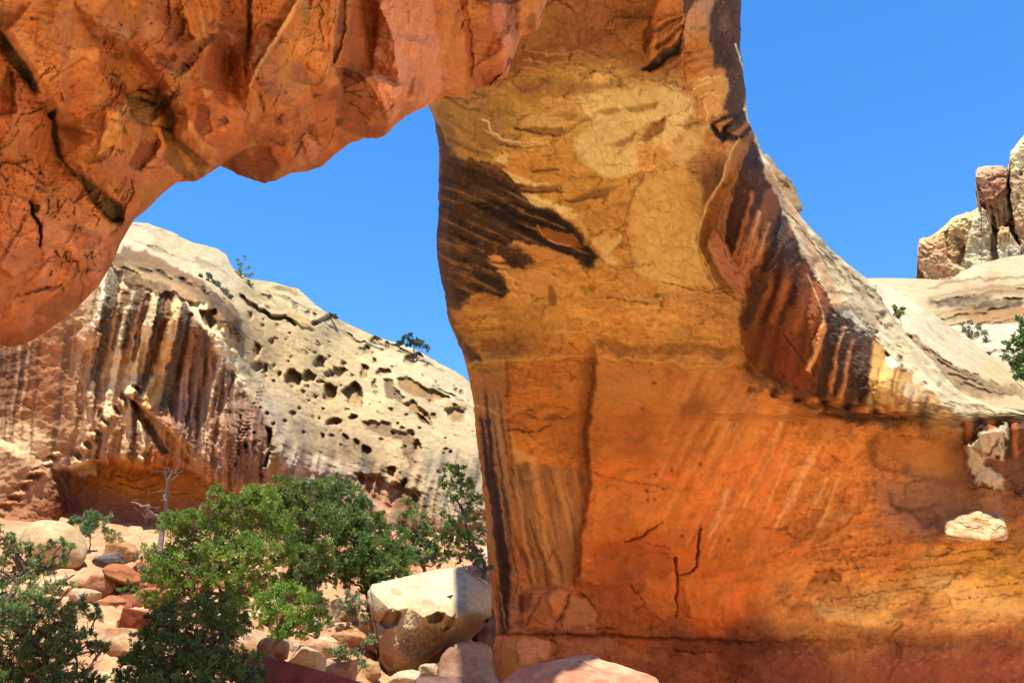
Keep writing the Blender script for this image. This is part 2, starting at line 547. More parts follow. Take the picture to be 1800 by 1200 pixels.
def build_abutment():
    rows = np.arange(-420, 1300, 2.1)
    LE = [(-420, 690), (-200, 710), (0, 730), (130, 748), (185, 754), (215, 764), (260, 771), (330, 772), (400, 770), (440, 767), (470, 770), (520, 782),
          (560, 788), (590, 800), (620, 814), (650, 822), (700, 832), (800, 842), (900, 853), (1000, 858), (1060, 862), (1105, 867), (1115, 866), (1200, 869), (1300, 872)]
    RE = [(-420, 1290), (-200, 1290), (0, 1303), (40, 1300), (60, 1303), (90, 1299), (110, 1305), (150, 1308), (190, 1312), (220, 1318), (260, 1336), (300, 1358),
          (350, 1383), (400, 1424), (450, 1472), (500, 1536), (540, 1558), (570, 1581), (600, 1604), (635, 1640), (670, 1668), (695, 1692), (708, 1716), (716, 1760), (726, 1800), (740, 2000), (1300, 2010)]
    le = np.interp(rows, *zip(*LE)) + 3.5 * fbm(rows / 14, 0 * rows, 3.3, 4)
    re = np.interp(rows, *zip(*RE)) + 5.0 * fbm(rows / 12, 0 * rows, 8.3, 4) * (rows < 690)
    u = np.linspace(0, 1, 560)
    PX = le[:, None] + (re - le)[:, None] * u[None]
    PY = np.repeat(rows[:, None], len(u), 1)
    # keep the horizontal part of the rim from running in ruler lines
    PY = PY + 5.0 * fbm(PX / 22, PY / 60, 4.4, 4) * sm(1480, 1600, PX) * sm(640, 700, PY) * sm(820, 740, PY)
    s = Sheet(PX, PY, 11)
    ctrl = [(850, 1290, 43.5), (1000, 1290, 43.5), (1300, 1290, 43.5), (1600, 1290, 42.2), (2000, 1290, 42.2),
            (868, 1100, 43), (950, 1100, 42.3), (1040, 1100, 42.9), (1200, 1100, 42.3), (1400, 1100, 41.7), (1600, 1100, 41.2), (1800, 1100, 41.2), (2000, 1100, 41.2),
            (855, 900, 42.5), (900, 900, 41.2), (1030, 900, 42.6), (1100, 900, 42), (1300, 900, 41.7), (1500, 900, 41.5), (1650, 900, 40.7), (1800, 900, 40.2), (2000, 900, 40.4),
            (845, 780, 42.5), (890, 780, 41.2), (1040, 780, 42.2), (1200, 780, 41.6), (1400, 780, 41.3), (1550, 790, 40.6), (1680, 790, 39.8), (1800, 790, 39.4), (2000, 790, 39.6),
            (822, 650, 42), (890, 650, 40.4), (1040, 650, 40.9), (1200, 650, 40.4), (1300, 650, 39.8),
            (1330, 690, 39.2), (1420, 705, 38.8), (1540, 740, 38.2), (1690, 738, 38.2), (1800, 745, 38.5), (2000, 750, 38.5),
            (1300, 240, 31.4), (1240, 400, 34.9), (1290, 510, 36.9), (1310, 620, 38.9),
            (1340, 290, 33.4), (1395, 420, 36), (1450, 520, 37.2), (1490, 580, 37.6), (1560, 660, 37.4), (1650, 715, 37.8),
            (1303, 0, 28), (1312, 180, 31.5), (1336, 260, 35.2), (1385, 350, 38), (1424, 400, 39.8), (1472, 450, 41), (1536, 500, 42.5), (1581, 570, 42), (1640, 635, 41), (1692, 695, 39.8), (1750, 712, 39.5), (1800, 726, 39), (2000, 740, 38),
            (768, 450, 37), (900, 450, 36), (1100, 450, 36), (1200, 450, 36),
            (772, 250, 32.4), (900, 250, 31.3), (1100, 250, 31), (1240, 250, 31),
            (740, 50, 27.5), (900, 50, 26.4), (1100, 50, 26.1), (1250, 50, 26.4),
            (700, -150, 23), (1000, -150, 22), (1290, -150, 22.8), (690, -420, 17.7), (1000, -420, 17), (1290, -420, 18),
            (795, 560, 40), (900, 560, 38.8), (1100, 560, 38.8), (1250, 560, 38.4)]
    s.D = tps(ctrl, PX, PY, 1e-5)
    # the far left edge rolls away
    dl = PX - le[:, None]
    s.D += 2.2 * (1 - np.sqrt(1 - np.clip(1 - dl / 42, 0, 1) ** 2 * .98))
    dr = re[:, None] - PX
    s.D += np.where(PY < 735, 1.2 * (1 - np.sqrt(1 - np.clip(1 - dr / 14, 0, 1) ** 2 * .98)), 0)
    W = s.noise_at()
    X, Y, Z = W[..., 0], W[..., 1], W[..., 2]
    wallm = sm(560, 680, PY)
    # ---------------- general relief
    s.H += 0.30 * fbm(X * .35, Y * .35, Z * .35, 3)
    s.H += 0.13 * fbm(X * 1.3, Y * 1.3, Z * 2.2, 4)
    s.H += 0.05 * ridged(X * 3, Y * 3, Z * 6, 4)
    # ---------------- colours: smooth ground tone
    O = [(900, 60, (150, 88, 38)), (1050, 40, (150, 85, 40)), (1150, 70, (150, 85, 36)), (1000, -200, (150, 90, 45)), (1260, 40, (120, 75, 45)), (1250, 150, (165, 95, 45)),
         (820, 210, (165, 112, 55)), (950, 220, (190, 130, 60)), (1080, 180, (200, 145, 75)), (1200, 200, (205, 150, 85)), (1250, 220, (180, 115, 60)), (1150, 300, (195, 130, 60)), (950, 300, (190, 122, 50)), (1050, 350, (188, 122, 50)),
         (1160, 400, (200, 135, 60)), (1180, 480, (200, 138, 62)), (1100, 430, (185, 115, 45)), (950, 490, (195, 122, 48)), (1000, 540, (195, 122, 48)), (1150, 540, (195, 125, 55)), (1260, 540, (195, 125, 60)), (850, 550, (185, 115, 45)),
         (900, 590, (175, 105, 40)), (1100, 590, (192, 115, 45)), (1250, 600, (190, 118, 52)), (1000, 640, (185, 102, 36)), (950, 690, (178, 92, 30)), (930, 800, (185, 95, 30)), (1000, 760, (165, 84, 27)),
         (1100, 670, (175, 98, 38)), (1200, 700, (175, 95, 36)), (1120, 760, (165, 82, 28)), (1200, 760, (190, 98, 35)), (1300, 720, (195, 110, 48)), (1100, 860, (200, 95, 28)), (1200, 880, (205, 100, 34)), (1300, 850, (200, 100, 38)),
         (1100, 960, (185, 82, 26)), (1200, 1000, (195, 88, 28)), (1280, 1020, (205, 95, 32)), (1100, 1060, (165, 75, 28)), (1250, 1090, (185, 78, 24)), (1350, 960, (195, 95, 34)), (1400, 1050, (190, 105, 45)),
         (1450, 820, (195, 105, 42)), (1480, 930, (190, 98, 38)), (1560, 980, (180, 95, 38)), (1500, 760, (175, 100, 45)), (1600, 740, (150, 85, 35)), (1600, 800, (165, 95, 48)), (1700, 850, (146, 90, 56)), (1620, 880, (150, 92, 60)), (1780, 880, (130, 68, 36)),
         (1650, 1020, (185, 120, 58)), (1750, 1000, (170, 110, 45)), (1780, 960, (150, 92, 35)), (1560, 1060, (188, 122, 60)), (1700, 1060, (185, 118, 60)), (1450, 1090, (180, 105, 48)), (1600, 1090, (170, 100, 50)),
         (900, 1150, (175, 100, 65)), (1000, 1140, (150, 75, 45)), (1200, 1150, (140, 65, 35)), (1400, 1170, (115, 55, 35)), (1600, 1160, (120, 60, 38)), (1750, 1170, (130, 62, 40)), (1300, 1130, (110, 48, 22)), (1000, 1250, (130, 60, 35)), (1700, 1250, (130, 62, 40)),
         (1380, 560, (110, 52, 20)), (1440, 640, (100, 48, 20)), (1330, 480, (150, 80, 38)), (1320, 380, (120, 62, 32)), (1280, 330, (110, 65, 35)), (1530, 670, (120, 70, 35)), (1620, 710, (165, 112, 62))]
    s.C[:] = blend_cols(O, PX, PY, 2.4)
    # broad tone variation in the stone itself
    s.C *= (1 + 0.22 * fbm(PX / 130, PY / 90, 5.5, 4))[..., None]
    t = fbm(PX / 28, PY / 16, 2.2, 5)
    s.C *= (1 + 0.16 * t)[..., None]
    # faint bedding laminae
    lam = fbm(PX / 160 + 3, (PY + .12 * PX) / 7, 1.2, 3)
    s.C *= (1 + 0.07 * lam)[..., None]
    plain = sm(1035, 1075, PX) * sm(1420, 1300, PX) * sm(630, 680, PY) * sm(1110, 1060, PY)
    calm = 1 - .72 * plain
    # flake scars: plates of slightly different tone with sharp edges
    for sx, sy, tone, rel, sd in ((95, 46, .20, .10, 1), (40, 19, .17, .05, 2), (16, 8, .15, .03, 3)):
        f1, f2, cid = worley((PX + 22 * s.w1x + 7 * s.w2x) / sx, (PY + .1 * PX + 16 * s.w1y + 6 * s.w2y) / sy, 0 * PX + sd * 3.3, sd)
        s.C *= (1 + tone * calm * (cid - .5))[..., None]
        s.H += rel * calm * (cid - .5)
        e = calm * sm(.07, .0, f2 - f1) * sm(.05, .35, fbm(PX / 45, PY / 30, sd + 20.5, 3))
        s.C *= (1 - .38 * e * (1 - .6 * wallm * (PX > 1030) * (PX < 1330)))[..., None]
        s.H -= rel * .8 * e
    sp = fbm(PX / 7, PY / 4.5, 7.7, 4)
    s.C *= (1 + .22 * calm * np.clip(sp, -1, 1))[..., None]
    dk = sm(.30, .55, fbm(PX / 16, PY / 9, 17.7, 5))[..., None] * .55 * calm[..., None]
    s.C = s.C * (1 - dk) + s.C * .5 * dk
    lt = sm(.30, .6, fbm(PX / 20, PY / 9, 27.7, 5))[..., None] * .5 * calm[..., None]
    s.C = s.C * (1 - lt) + (s.C * 1.35 + .02) * lt
    s.H += .03 * ridged(X * 7, Y * 7, Z * 11, 4)
    # ---------------- upper brown ceiling
    brown = (105, 58, 24)
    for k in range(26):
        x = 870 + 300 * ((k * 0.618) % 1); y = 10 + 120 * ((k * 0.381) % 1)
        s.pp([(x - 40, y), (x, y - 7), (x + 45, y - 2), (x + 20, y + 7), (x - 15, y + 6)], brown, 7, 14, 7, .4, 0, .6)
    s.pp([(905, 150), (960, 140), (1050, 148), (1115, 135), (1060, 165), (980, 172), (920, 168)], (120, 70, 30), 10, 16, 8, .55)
    for y0 in (88, 104, 118, 128):
        s.pl([(925, y0), (960, y0 + 8), (1000, y0 - 2), (1050, y0 + 4)], (205, 140, 65), 1.5, .8, 2, 14, 6, .5)
    # ledges on the upper right of the ceiling
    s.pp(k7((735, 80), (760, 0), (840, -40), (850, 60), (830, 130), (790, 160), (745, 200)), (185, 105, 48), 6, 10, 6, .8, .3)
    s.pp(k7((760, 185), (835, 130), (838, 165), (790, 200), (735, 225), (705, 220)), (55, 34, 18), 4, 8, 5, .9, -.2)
    s.pp(k7((835, 20), (850, 0), (905, 0), (920, 100), (905, 190), (845, 260), (830, 180)), (178, 112, 62), 6, 10, 6, .8, .15)
    for i in range(6):
        s.pl(k7((845 + i * 8, 200 - i * 12), (905 + i * 6, 190 - i * 12), (930, 175 - i * 10)), (125, 66, 26), 2.5, 1.5, 2, 6, 4, .6, .05)
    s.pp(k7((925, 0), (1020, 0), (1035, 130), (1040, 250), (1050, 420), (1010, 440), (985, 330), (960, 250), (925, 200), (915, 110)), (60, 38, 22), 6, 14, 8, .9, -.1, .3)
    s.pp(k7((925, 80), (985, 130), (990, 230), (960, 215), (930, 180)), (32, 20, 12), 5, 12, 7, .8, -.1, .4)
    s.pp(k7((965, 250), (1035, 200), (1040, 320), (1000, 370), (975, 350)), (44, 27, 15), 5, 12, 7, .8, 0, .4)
    for i in range(7):
        s.pl(k7((850, 265 - i * 14), (900, 250 - i * 16), (930, 215 - i * 16)), (205, 130, 65), 2, 1, 2, 7, 4, .5, .06)
    # ---------------- golden zone
    s.pp(k7((500, 300), (640, 285), (720, 275), (800, 280), (850, 310), (862, 360), (845, 410), (800, 450), (780, 470), (720, 460), (690, 490), (705, 520), (680, 550), (600, 565), (540, 550),
            (510, 515), (475, 480), (480, 440), (530, 410), (550, 385), (520, 350)), (222, 176, 105), 5, 14, 6, .68)
    s.pp(k7((640, 345), (700, 335), (765, 322), (740, 350), (690, 362)), (168, 118, 62), 3, 6, 3, .75, -.06)
    s.pp(k7((712, 440), (740, 395), (785, 372), (780, 405), (745, 440), (715, 462)), (150, 95, 45), 4, 6, 4, .75, -.08)
    s.pp(k7((580, 470), (640, 450), (690, 425), (680, 450), (620, 480)), (160, 112, 55), 4, 8, 4, .6)
    s.pp(k7((780, 470), (835, 460), (870, 400), (920, 410), (870, 500), (830, 530), (795, 535)), (226, 172, 105), 6, 8, 5, .6)
    s.pp(k7((690, 600), (760, 545), (830, 535), (880, 560), (905, 640), (880, 760), (905, 850), (930, 920), (860, 900), (760, 910), (700, 890), (672, 830), (665, 700)), (212, 152, 75), 8, 10, 5, .65, .08)
    s.pl(k7((715, 560), (690, 600), (660, 660), (655, 740), (672, 830), (690, 900)), (135, 82, 34), 2.2, 1.2, 2, 8, 4, .6, -.05)
    for (a, b, c, d) in ((310, 405, 430, 430), (350, 405, 465, 415), (445, 640, 660, 592), (600, 660, 680, 640), (360, 550, 440, 545), (435, 380, 500, 365), (550, 360, 640, 352)):
        s.pp(k7((a, b), ((a + c) / 2, (b + d) / 2 - 12), (c, d), ((a + c) / 2 + 10, (b + d) / 2 + 12)), (148, 95, 40), 3, 6, 4, .7, -.06)
    s.pp(k7((310, 402), (350, 360), (470, 375), (450, 405)), (210, 155, 85), 3, 6, 4, .5, .1)
    s.pp(k7((860, 545), (885, 550), (870, 560)), (90, 55, 25), 2, 4, 3, .8)
    s.crack(k7((500, 310), (510, 345), (545, 390), (555, 440), (580, 520), (595, 570)), (160, 100, 45), 1.3, .06)
    s.crack(k7((780, 590), (830, 650), (850, 670), (890, 665), (905, 690)), (140, 88, 40), 1.2, .05)
    s.crack(k7((840, 620), (880, 660), (900, 640)), (140, 88, 40), 1.2, .05)
    for p in (((600, 950), (660, 962), (730, 972), (770, 962)), ((770, 900), (800, 905), (860, 925), (930, 938), (1000, 935)), ((300, 405), (340, 415), (450, 432))):
        s.crack(k7(*p), (75, 42, 20), 2.6, .25)
    for p in (((200, 415), (225, 430), (260, 445), (330, 460), (390, 455)), ((235, 500), (270, 525), (280, 500), (262, 480)), ((270, 545), (300, 580), (360, 590), (440, 600), (450, 615)), ((330, 620), (400, 650), (440, 675))):
        s.pl(k7(*p), (232, 180, 105), 2.4, 1.6, 2, 8, 4, .75, .1)
        s.pl([(x, y + 6) for x, y in k7(*p)], (120, 72, 30), 2.0, 1.2, 2, 8, 4, .6, -.08)
    s.pp(k7((320, 620), (400, 632), (470, 672), (505, 680), (490, 700), (410, 668), (350, 650)), (225, 178, 100), 4, 8, 5, .8)
    s.pp(k7((570, 800), (640, 750), (655, 770), (600, 810), (640, 830), (590, 838)), (222, 165, 85), 4, 10, 6, .7)
    # wavy left bands under the crown
    for i, (c, a) in enumerate((((120, 78, 36), .5), ((205, 150, 80), .5), ((95, 62, 30), .6), ((190, 125, 55), .6), ((110, 70, 30), .6))):
        s.pl(k7((60, 345 + i * 28), (110, 400 + i * 26), (180, 450 + i * 18), (260, 480 + i * 14)), c, 4, 2, 4, 10, 5, a, .04)
    # ---------------- dark varnish on the left
    var1 = (38, 21, 10)
    s.pp([(770, 285), (800, 288), (850, 297), (888, 319), (921, 346), (976, 374), (1004, 390), (1031, 434), (1059, 456), (1015, 465), (960, 440), (905, 432), (872, 440), (861, 456), (938, 462), (899, 484),
          (877, 478), (894, 517), (833, 520), (811, 533), (789, 528), (768, 470), (765, 380)], var1, 7, 16, 8, .90, -.1, .12)
    w, m = s.poly([(768, 285), (860, 295), (930, 350), (1010, 395), (1060, 456), (960, 450), (900, 520), (790, 535), (765, 400)], 14, 16, 8)
    n1 = fbm((PX[w] + 2.2 * PY[w]) / 60, (PY[w] - .42 * PX[w]) / 5, 4.1, 4)
    g_ = (sm(.05, .5, n1) * m * .6)[..., None]
    g_ = g_ * .55
    s.C[w] = s.C[w] * (1 - g_) + lin((120, 76, 38)) * g_
    s.H[w] += .05 * m * n1
    s.pp([(800, 310), (880, 340), (870, 380), (800, 370)], (92, 60, 30), 10, 16, 9, .55, 0, .8, 8)
    s.pp([(775, 340), (830, 360), (850, 420), (840, 500), (790, 515), (772, 440)], (78, 52, 28), 12, 14, 8, .6, 0, .8, 9)
    s.pp([(880, 378), (930, 385), (960, 410), (920, 425), (890, 405)], (30, 17, 9), 8, 12, 6, .6, 0, .4)
    s.pp([(943, 398), (985, 402), (1026, 437), (985, 436), (950, 420)], (165, 80, 28), 5, 8, 5, .85, .06)
    s.pl([(955, 420), (990, 430), (1022, 437)], (205, 125, 55), 2, 1, 2, 5, 3, .7)
    s.pl([(905, 432), (940, 442), (985, 455), (1030, 478)], (205, 130, 58), 3, 1.5, 3, 8, 5, .7)
    s.pl([(860, 456), (885, 462), (860, 450)], (205, 125, 55), 3, 2, 2, 6, 4, .8)
    s.pp([(770, 200), (790, 225), (800, 262), (812, 300), (790, 320), (774, 300), (766, 240)], (85, 55, 30), 6, 10, 5, .75, 0, .3)
    s.pp([(765, 430), (790, 520), (800, 580), (830, 612), (848, 640), (828, 650), (808, 620), (786, 560), (770, 500)], (72, 44, 24), 5, 10, 6, .8, 0, .25)
    s.pp([(815, 595), (838, 610), (846, 636), (825, 640)], (38, 24, 14), 5, 8, 5, .8, 0, .4)
    # mottled gold band below
    for k in range(60):
        x = 810 + 470 * ((k * 0.618) % 1); y = 500 + 110 * ((k * 0.7548) % 1)
        c = ((222, 155, 70), (120, 70, 28), (205, 135, 55))[k % 3]
        L = 14 + 26 * ((k * .37) % 1)
        s.pp([(x - L, y), (x, y - 5), (x + L, y - 2), (x, y + 5)], c, 5, 12, 7, .45, (.08, -.08, .05)[k % 3], .5)
    s.pp([(850, 595), (920, 600), (935, 612), (880, 622), (845, 612)], (105, 55, 20), 6, 12, 6, .7, -.15, .3)
    s.pp([(1060, 602), (1120, 610), (1180, 606), (1290, 612), (1285, 624), (1180, 622), (1090, 622)], (120, 66, 24), 5, 12, 6, .65, -.2, .3)
    s.pp([(958, 505), (968, 503), (975, 530), (966, 535)], (130, 80, 30), 3, 4, 3, .8, -.1)
    s.pl([(820, 640), (880, 632), (960, 628), (1045, 625)], (215, 140, 60), 4, 2, 4, 10, 5, .5, .2)
    s.pl([(1045, 628), (1130, 632), (1220, 640), (1300, 640)], (215, 145, 65), 4, 3, 4, 12, 6, .5, .2)
    s.pl([(860, 655), (940, 648), (1040, 640)], (140, 78, 28), 2, 1, 3, 10, 6, .5, -.1)
    # ---------------- lower wall: left panel, corner, striped panel
    s.step([(1012, 1010), (1022, 930), (1036, 850), (1033, 760), (1043, 690), (1044, 625)], .75, 150, 9, 4)
    s.step([(888, 640), (892, 740), (900, 830), (930, 930), (960, 1000)], .5, 60, 4, 2)
    s.pp([(1018, 640), (1044, 622), (1040, 720), (1036, 830), (1020, 920), (1005, 960), (1015, 850), (1022, 740)], (132, 66, 22), 8, 5, 3, .45)
    s.pl([(1046, 622), (1042, 690), (1034, 760), (1036, 840), (1024, 920), (1008, 1000)], (100, 50, 18), 2.2, 1.0, 3, 9, 4, .5, -.1, .5)
    s.crack(k9((180, 340), (250, 350), (300, 335), (335, 318)), (70, 38, 18), 3.0, .3)
    s.pp(k9((185, 345), (215, 400), (280, 435), (270, 455), (190, 450)), (205, 130, 60), 5, 6, 4, .7, .15)
    s.pp(k9((190, 455), (330, 462), (460, 480), (450, 590), (420, 740), (385, 870), (330, 900), (265, 890), (230, 720), (200, 560)), (158, 92, 44), 5, 5, 3, .8)
    for i, (x0, x1, c, a) in enumerate(((200, 270, (198, 125, 70), .7), (235, 320, (95, 55, 26), .55), (262, 345, (196, 118, 60), .6), (300, 372, (105, 60, 28), .5), (345, 400, (176, 104, 50), .55), (385, 425, (115, 62, 28), .45), (215, 285, (85, 50, 26), .6), (420, 440, (170, 90, 38), .5))):
        s.pl(k9((x0, 462), ((x0 + x1) / 2 - 6, 640), (x1, 860)), c, 5, 3, 4, 5, 3, a, .05)
    s.pl(k9((250, 640), (300, 780), (310, 870)), (70, 42, 22), 1.2, .8, 1.5, 4, 2, .7, -.1)
    # left column with the black streak
    s.pp(k9((60, 200), (170, 190), (180, 330), (195, 600), (190, 850), (180, 1030), (110, 1030), (95, 600), (65, 300)), (140, 86, 44), 6, 5, 4, .7)
    s.pp(k9((78, 290), (120, 300), (150, 520), (180, 700), (195, 850), (178, 1035), (150, 1035), (142, 800), (112, 600), (92, 450)), (28, 16, 10), 5, 6, 4, .95, -.25, .1)
    s.pl(k9((110, 560), (135, 700), (150, 900)), (105, 62, 32), 4, 2, 4, 8, 6, .6, 0, .7)
    s.pl(k9((150, 330), (175, 520), (205, 720), (212, 900)), (165, 102, 52), 6, 5, 4, 4, 3, .6, .15)
    s.pl(k9((60, 250), (110, 265), (170, 295)), (205, 140, 70), 3, 2, 3, 6, 4, .7, .1)
    # lower cracks and plates on the main wall
    for p, wd in ((((578, 722), (640, 695), (680, 665), (706, 650)), 4.5), (((835, 680), (828, 740), (825, 808), (790, 832), (765, 842)), 6.5), (((750, 778), (758, 850), (750, 930), (752, 985)), 6.5)):
        s.crack(k9(*p), (62, 28, 12), wd, .4)
    s.pp(k9((470, 720), (560, 735), (700, 730), (748, 790), (740, 830), (620, 845), (520, 850), (455, 800)), (150, 66, 20), 7, 14, 7, .55, -.1, .3)
    s.pp(k9((640, 845), (740, 830), (750, 960), (700, 985), (600, 930)), (205, 98, 36), 5, 10, 6, .5, .1)
    s.pp(k9((770, 850), (900, 830), (968, 850), (968, 980), (800, 985)), (208, 98, 34), 6, 12, 6, .5, .12)
    s.pp(k9((480, 520), (600, 480), (780, 545), (760, 640), (700, 640), (580, 720), (450, 700)), (208, 108, 40), 8, 12, 6, .45, .15)
    s.crack(k9((460, 478), (560, 505), (640, 525), (780, 545)), (120, 58, 22), 1.6, .2)
    s.pp(k9((740, 270), (800, 235), (880, 250), (870, 290), (760, 300)), (112, 62, 26), 10, 14, 7, .55)
    s.pp(k9((560, 370), (640, 355), (680, 360), (640, 385), (580, 390)), (125, 70, 28), 8, 14, 7, .5)
    s.pp(k9((480, 110), (600, 100), (700, 170), (690, 240), (560, 250), (480, 220)), (178, 104, 45), 12, 16, 6, .5)
    for (x, y) in ((675, 180), (635, 268), (655, 578), (650, 545), (680, 488), (735, 475), (830, 455), (680, 573), (706, 540), (770, 700), (930, 715)):
        s.pp(k9((x - 5, y - 4), (x + 5, y - 5), (x + 4, y + 5), (x - 4, y + 4)), (80, 40, 18), 2, 2, 3, .8, -.1)
    s.crack(k9((500, 540), (530, 520), (600, 570), (560, 600)), (130, 64, 24), 1.3, .12)
    s.crack(k9((640, 720), (700, 735), (735, 745), (728, 760), (690, 755)), (95, 45, 18), 1.6, .15)
    # broken blocks at the foot
    s.pp(k9((230, 890), (300, 880), (360, 870), (385, 880), (350, 970), (320, 1020), (240, 1010)), (172, 90, 45), 3, 7, 4, .7, .35)
    s.pp(k9((315, 905), (350, 875), (382, 890), (365, 960), (335, 975)), (195, 105, 55), 3, 6, 4, .7, .2)
    s.pp(k9((215, 900), (265, 895), (262, 940), (225, 960)), (110, 48, 28), 3, 5, 4, .7, -.2)
    s.pp(k9((390, 900), (450, 920), (490, 970), (470, 1000), (360, 1020), (370, 950)), (186, 108, 58), 4, 8, 5, .6, .15)
    for p in (((420, 890), (470, 935), (490, 970), (475, 1005)), ((330, 1035), (345, 990), (380, 930), (385, 880)), ((600, 870), (640, 930), (610, 960)), ((240, 1010), (300, 900), (330, 880)), ((200, 770), (215, 860), (185, 950)), ((232, 910), (235, 1010))):
        s.crack(k9(*p), (80, 40, 20), 2.0, .25)
    # ---------------- base band
    s.dent([(860, 1117), (1040, 1119), (1300, 1128), (1600, 1122), (2000, 1110), (2000, 1300), (860, 1300)], -.35, 4, 5, 3)
    s.pl([(866, 1115), (960, 1113), (1040, 1117), (1180, 1122), (1300, 1128)], (70, 32, 16), 2.5, 2.5, 3, 4, 3, .75, -.3)
    s.pp(k9((170, 1050), (320, 1045), (330, 1080), (320, 1110), (225, 1140), (215, 1100)), (202, 126, 88), 5, 8, 5, .75, .1)
    s.pp(k9((130, 1050), (205, 1050), (215, 1100), (210, 1190), (140, 1190)), (150, 95, 48), 4, 6, 4, .7, .1)
    s.pp(k9((355, 1055), (470, 1060), (600, 1085), (720, 1110), (700, 1130), (560, 1110), (420, 1095)), (172, 100, 55), 6, 16, 8, .6, 0, .5)
    for p in (((320, 1045), (345, 1060), (352, 1095), (330, 1110)), ((208, 1050), (215, 1190)), ((165, 1050), (150, 1100), (160, 1180))):
        s.crack(k9(*p), (85, 42, 22), 2.0, .2)
    s.crack(k9((750, 1088), (820, 1095), (905, 1098)), (40, 18, 10), 3.0, .3)
    s.crack(k9((480, 1018), (520, 1015), (550, 1022)), (50, 22, 12), 3.0, .3)
    s.pp([(1180, 1112), (1420, 1118), (1800, 1112), (1810, 1135), (1500, 1150), (1180, 1145)], (92, 42, 22), 10, 16, 7, .7, 0, .2)
    s.pp([(1330, 1160), (1800, 1150), (1810, 1210), (1300, 1210)], (132, 62, 38), 12, 18, 8, .7, 0, .3)
    for k in range(46):
        x = 1320 + 480 * ((k * .618) % 1); y = 1122 + 60 * ((k * .754) % 1)
        s.pp([(x - 5, y), (x, y - 2), (x + 5, y), (x, y + 2)], (170, 110, 80), 2, 4, 4, .35)
    # ---------------- right part of the wall
    s.dent(k10((600, 260), (640, 215), (760, 200), (900, 260), (1000, 400), (980, 440), (860, 440), (700, 380), (640, 370)), -.5, 24, 16, 6)
    s.dent(k10((660, 470), (700, 440), (1000, 460), (1010, 520), (880, 600), (760, 545), (700, 520)), -.45, 20, 14, 6)
    s.pp(k10((640, 300), (700, 270), (880, 280), (990, 400), (880, 430), (760, 380), (660, 360)), (172, 104, 52), 12, 16, 8, .7)
    s.pp(k10((600, 280), (640, 240), (650, 360), (700, 390), (660, 380), (610, 340)), (85, 46, 20), 8, 10, 6, .7, -.2)
    s.pp(k10((700, 350), (850, 400), (980, 440), (860, 440), (740, 400)), (120, 76, 50), 8, 10, 6, .6, -.1)
    s.pp(k10((690, 470), (1000, 460), (1130, 480), (1130, 560), (900, 560), (800, 530), (720, 520)), (146, 92, 62), 12, 16, 8, .7, 0, .2)
    s.pp(k10((640, 520), (900, 560), (890, 620), (700, 630), (620, 640)), (160, 92, 58), 9, 18, 9, .5, 0, .5)
    s.pp(k10((670, 470), (710, 510), (780, 530), (870, 505), (830, 530), (740, 545), (690, 520)), (68, 42, 30), 6, 8, 5, .7, -.1)
    s.pp(k10((760, 545), (880, 560), (890, 600), (820, 600)), (75, 42, 26), 7, 12, 8, .6, -.1, .4)
    s.pp(k10((1000, 340), (1210, 350), (1210, 660), (1140, 640), (1120, 520), (1130, 460)), (124, 66, 38), 14, 16, 8, .75, 0, .25)
    s.pl(k10((1130, 470), (1190, 480), (1210, 485)), (185, 92, 30), 4, 3, 4, 6, 4, .7)
    s.crack(k10((990, 455), (1080, 458), (1140, 465), (1210, 490)), (50, 26, 16), 2.2, .3)
    # diagonal pale water streaks
    for (a, b, c, w0) in (((290, 150), (230, 320), (120, 530), 5), ((410, 290), (330, 430), (240, 610), 7), ((395, 340), (300, 520), (270, 600), 3), ((490, 400), (450, 500), (410, 600), 3.5), ((170, 60), (120, 160), (90, 230), 4), ((60, 460), (30, 560), (0, 640), 8), ((440, 420), (380, 520), (360, 560), 3), ((290, 330), (240, 460), (200, 560), 3)):
        s.pl(k10(a, b, c), (226, 150, 82), w0 * .9, w0 * .5, 3, 5, 3, .62, .05, .35)
        s.pl([(x + 9, y + 3) for x, y in k10(a, b, c)], (165, 84, 34), w0 * .6, w0 * .4, 3, 5, 3, .4)
    for (x, y, rx, ry) in ((470, 550, 30, 12), (500, 570, 40, 18), (545, 632, 40, 6), (430, 590, 30, 14), (400, 480, 20, 40), (540, 520, 12, 12)):
        s.pp(k10((x - rx, y), (x, y - ry), (x + rx, y), (x, y + ry)), (205, 140, 85), 4, 9, 6, .55, 0, .4)
    s.pl(k10((200, 605), (240, 610), (290, 605)), (110, 55, 24), 1.6, 1.2, 2, 4, 3, .6, -.1)
    s.crack(k10((60, 540), (110, 530), (165, 550), (170, 590)), (130, 66, 28), 1.4, .1)
    s.crack(k10((360, 350), (430, 385), (495, 405)), (120, 62, 28), 1.6, .12)
    for k in range(70):
        x = 410 + 790 * ((k * .618) % 1); y = 650 + 220 * ((k * .754) % 1) + (x - 800) * .05
        L = 8 + 22 * ((k * .31) % 1)
        s.crack(k10((x - L, y), (x, y + 3 + 4 * ((k * .2) % 1)), (x + L, y - 2)), (85, 45, 20), 1.7, .22, 6, 5, .7)
    s.pp(k10((780, 790), (900, 780), (1080, 850), (1210, 900), (1210, 950), (1000, 940), (850, 850)), (205, 150, 90), 12, 16, 8, .55)
    s.pp(k10((720, 740), (900, 720), (1100, 690), (1210, 720), (1210, 800), (950, 780), (740, 790)), (158, 98, 34), 14, 20, 9, .55, 0, .4)
    s.pp(k10((380, 900), (520, 920), (680, 980), (560, 990), (430, 950)), (212, 150, 90), 8, 14, 7, .55)
    s.pp(k10((290, 920), (460, 930), (400, 905), (330, 905)), (120, 58, 24), 6, 10, 6, .6)
    s.pp(k10((200, 960), (420, 985), (700, 1000), (1210, 1000), (1210, 1040), (600, 1040), (200, 1010)), (140, 82, 40), 10, 14, 7, .6, 0, .4)
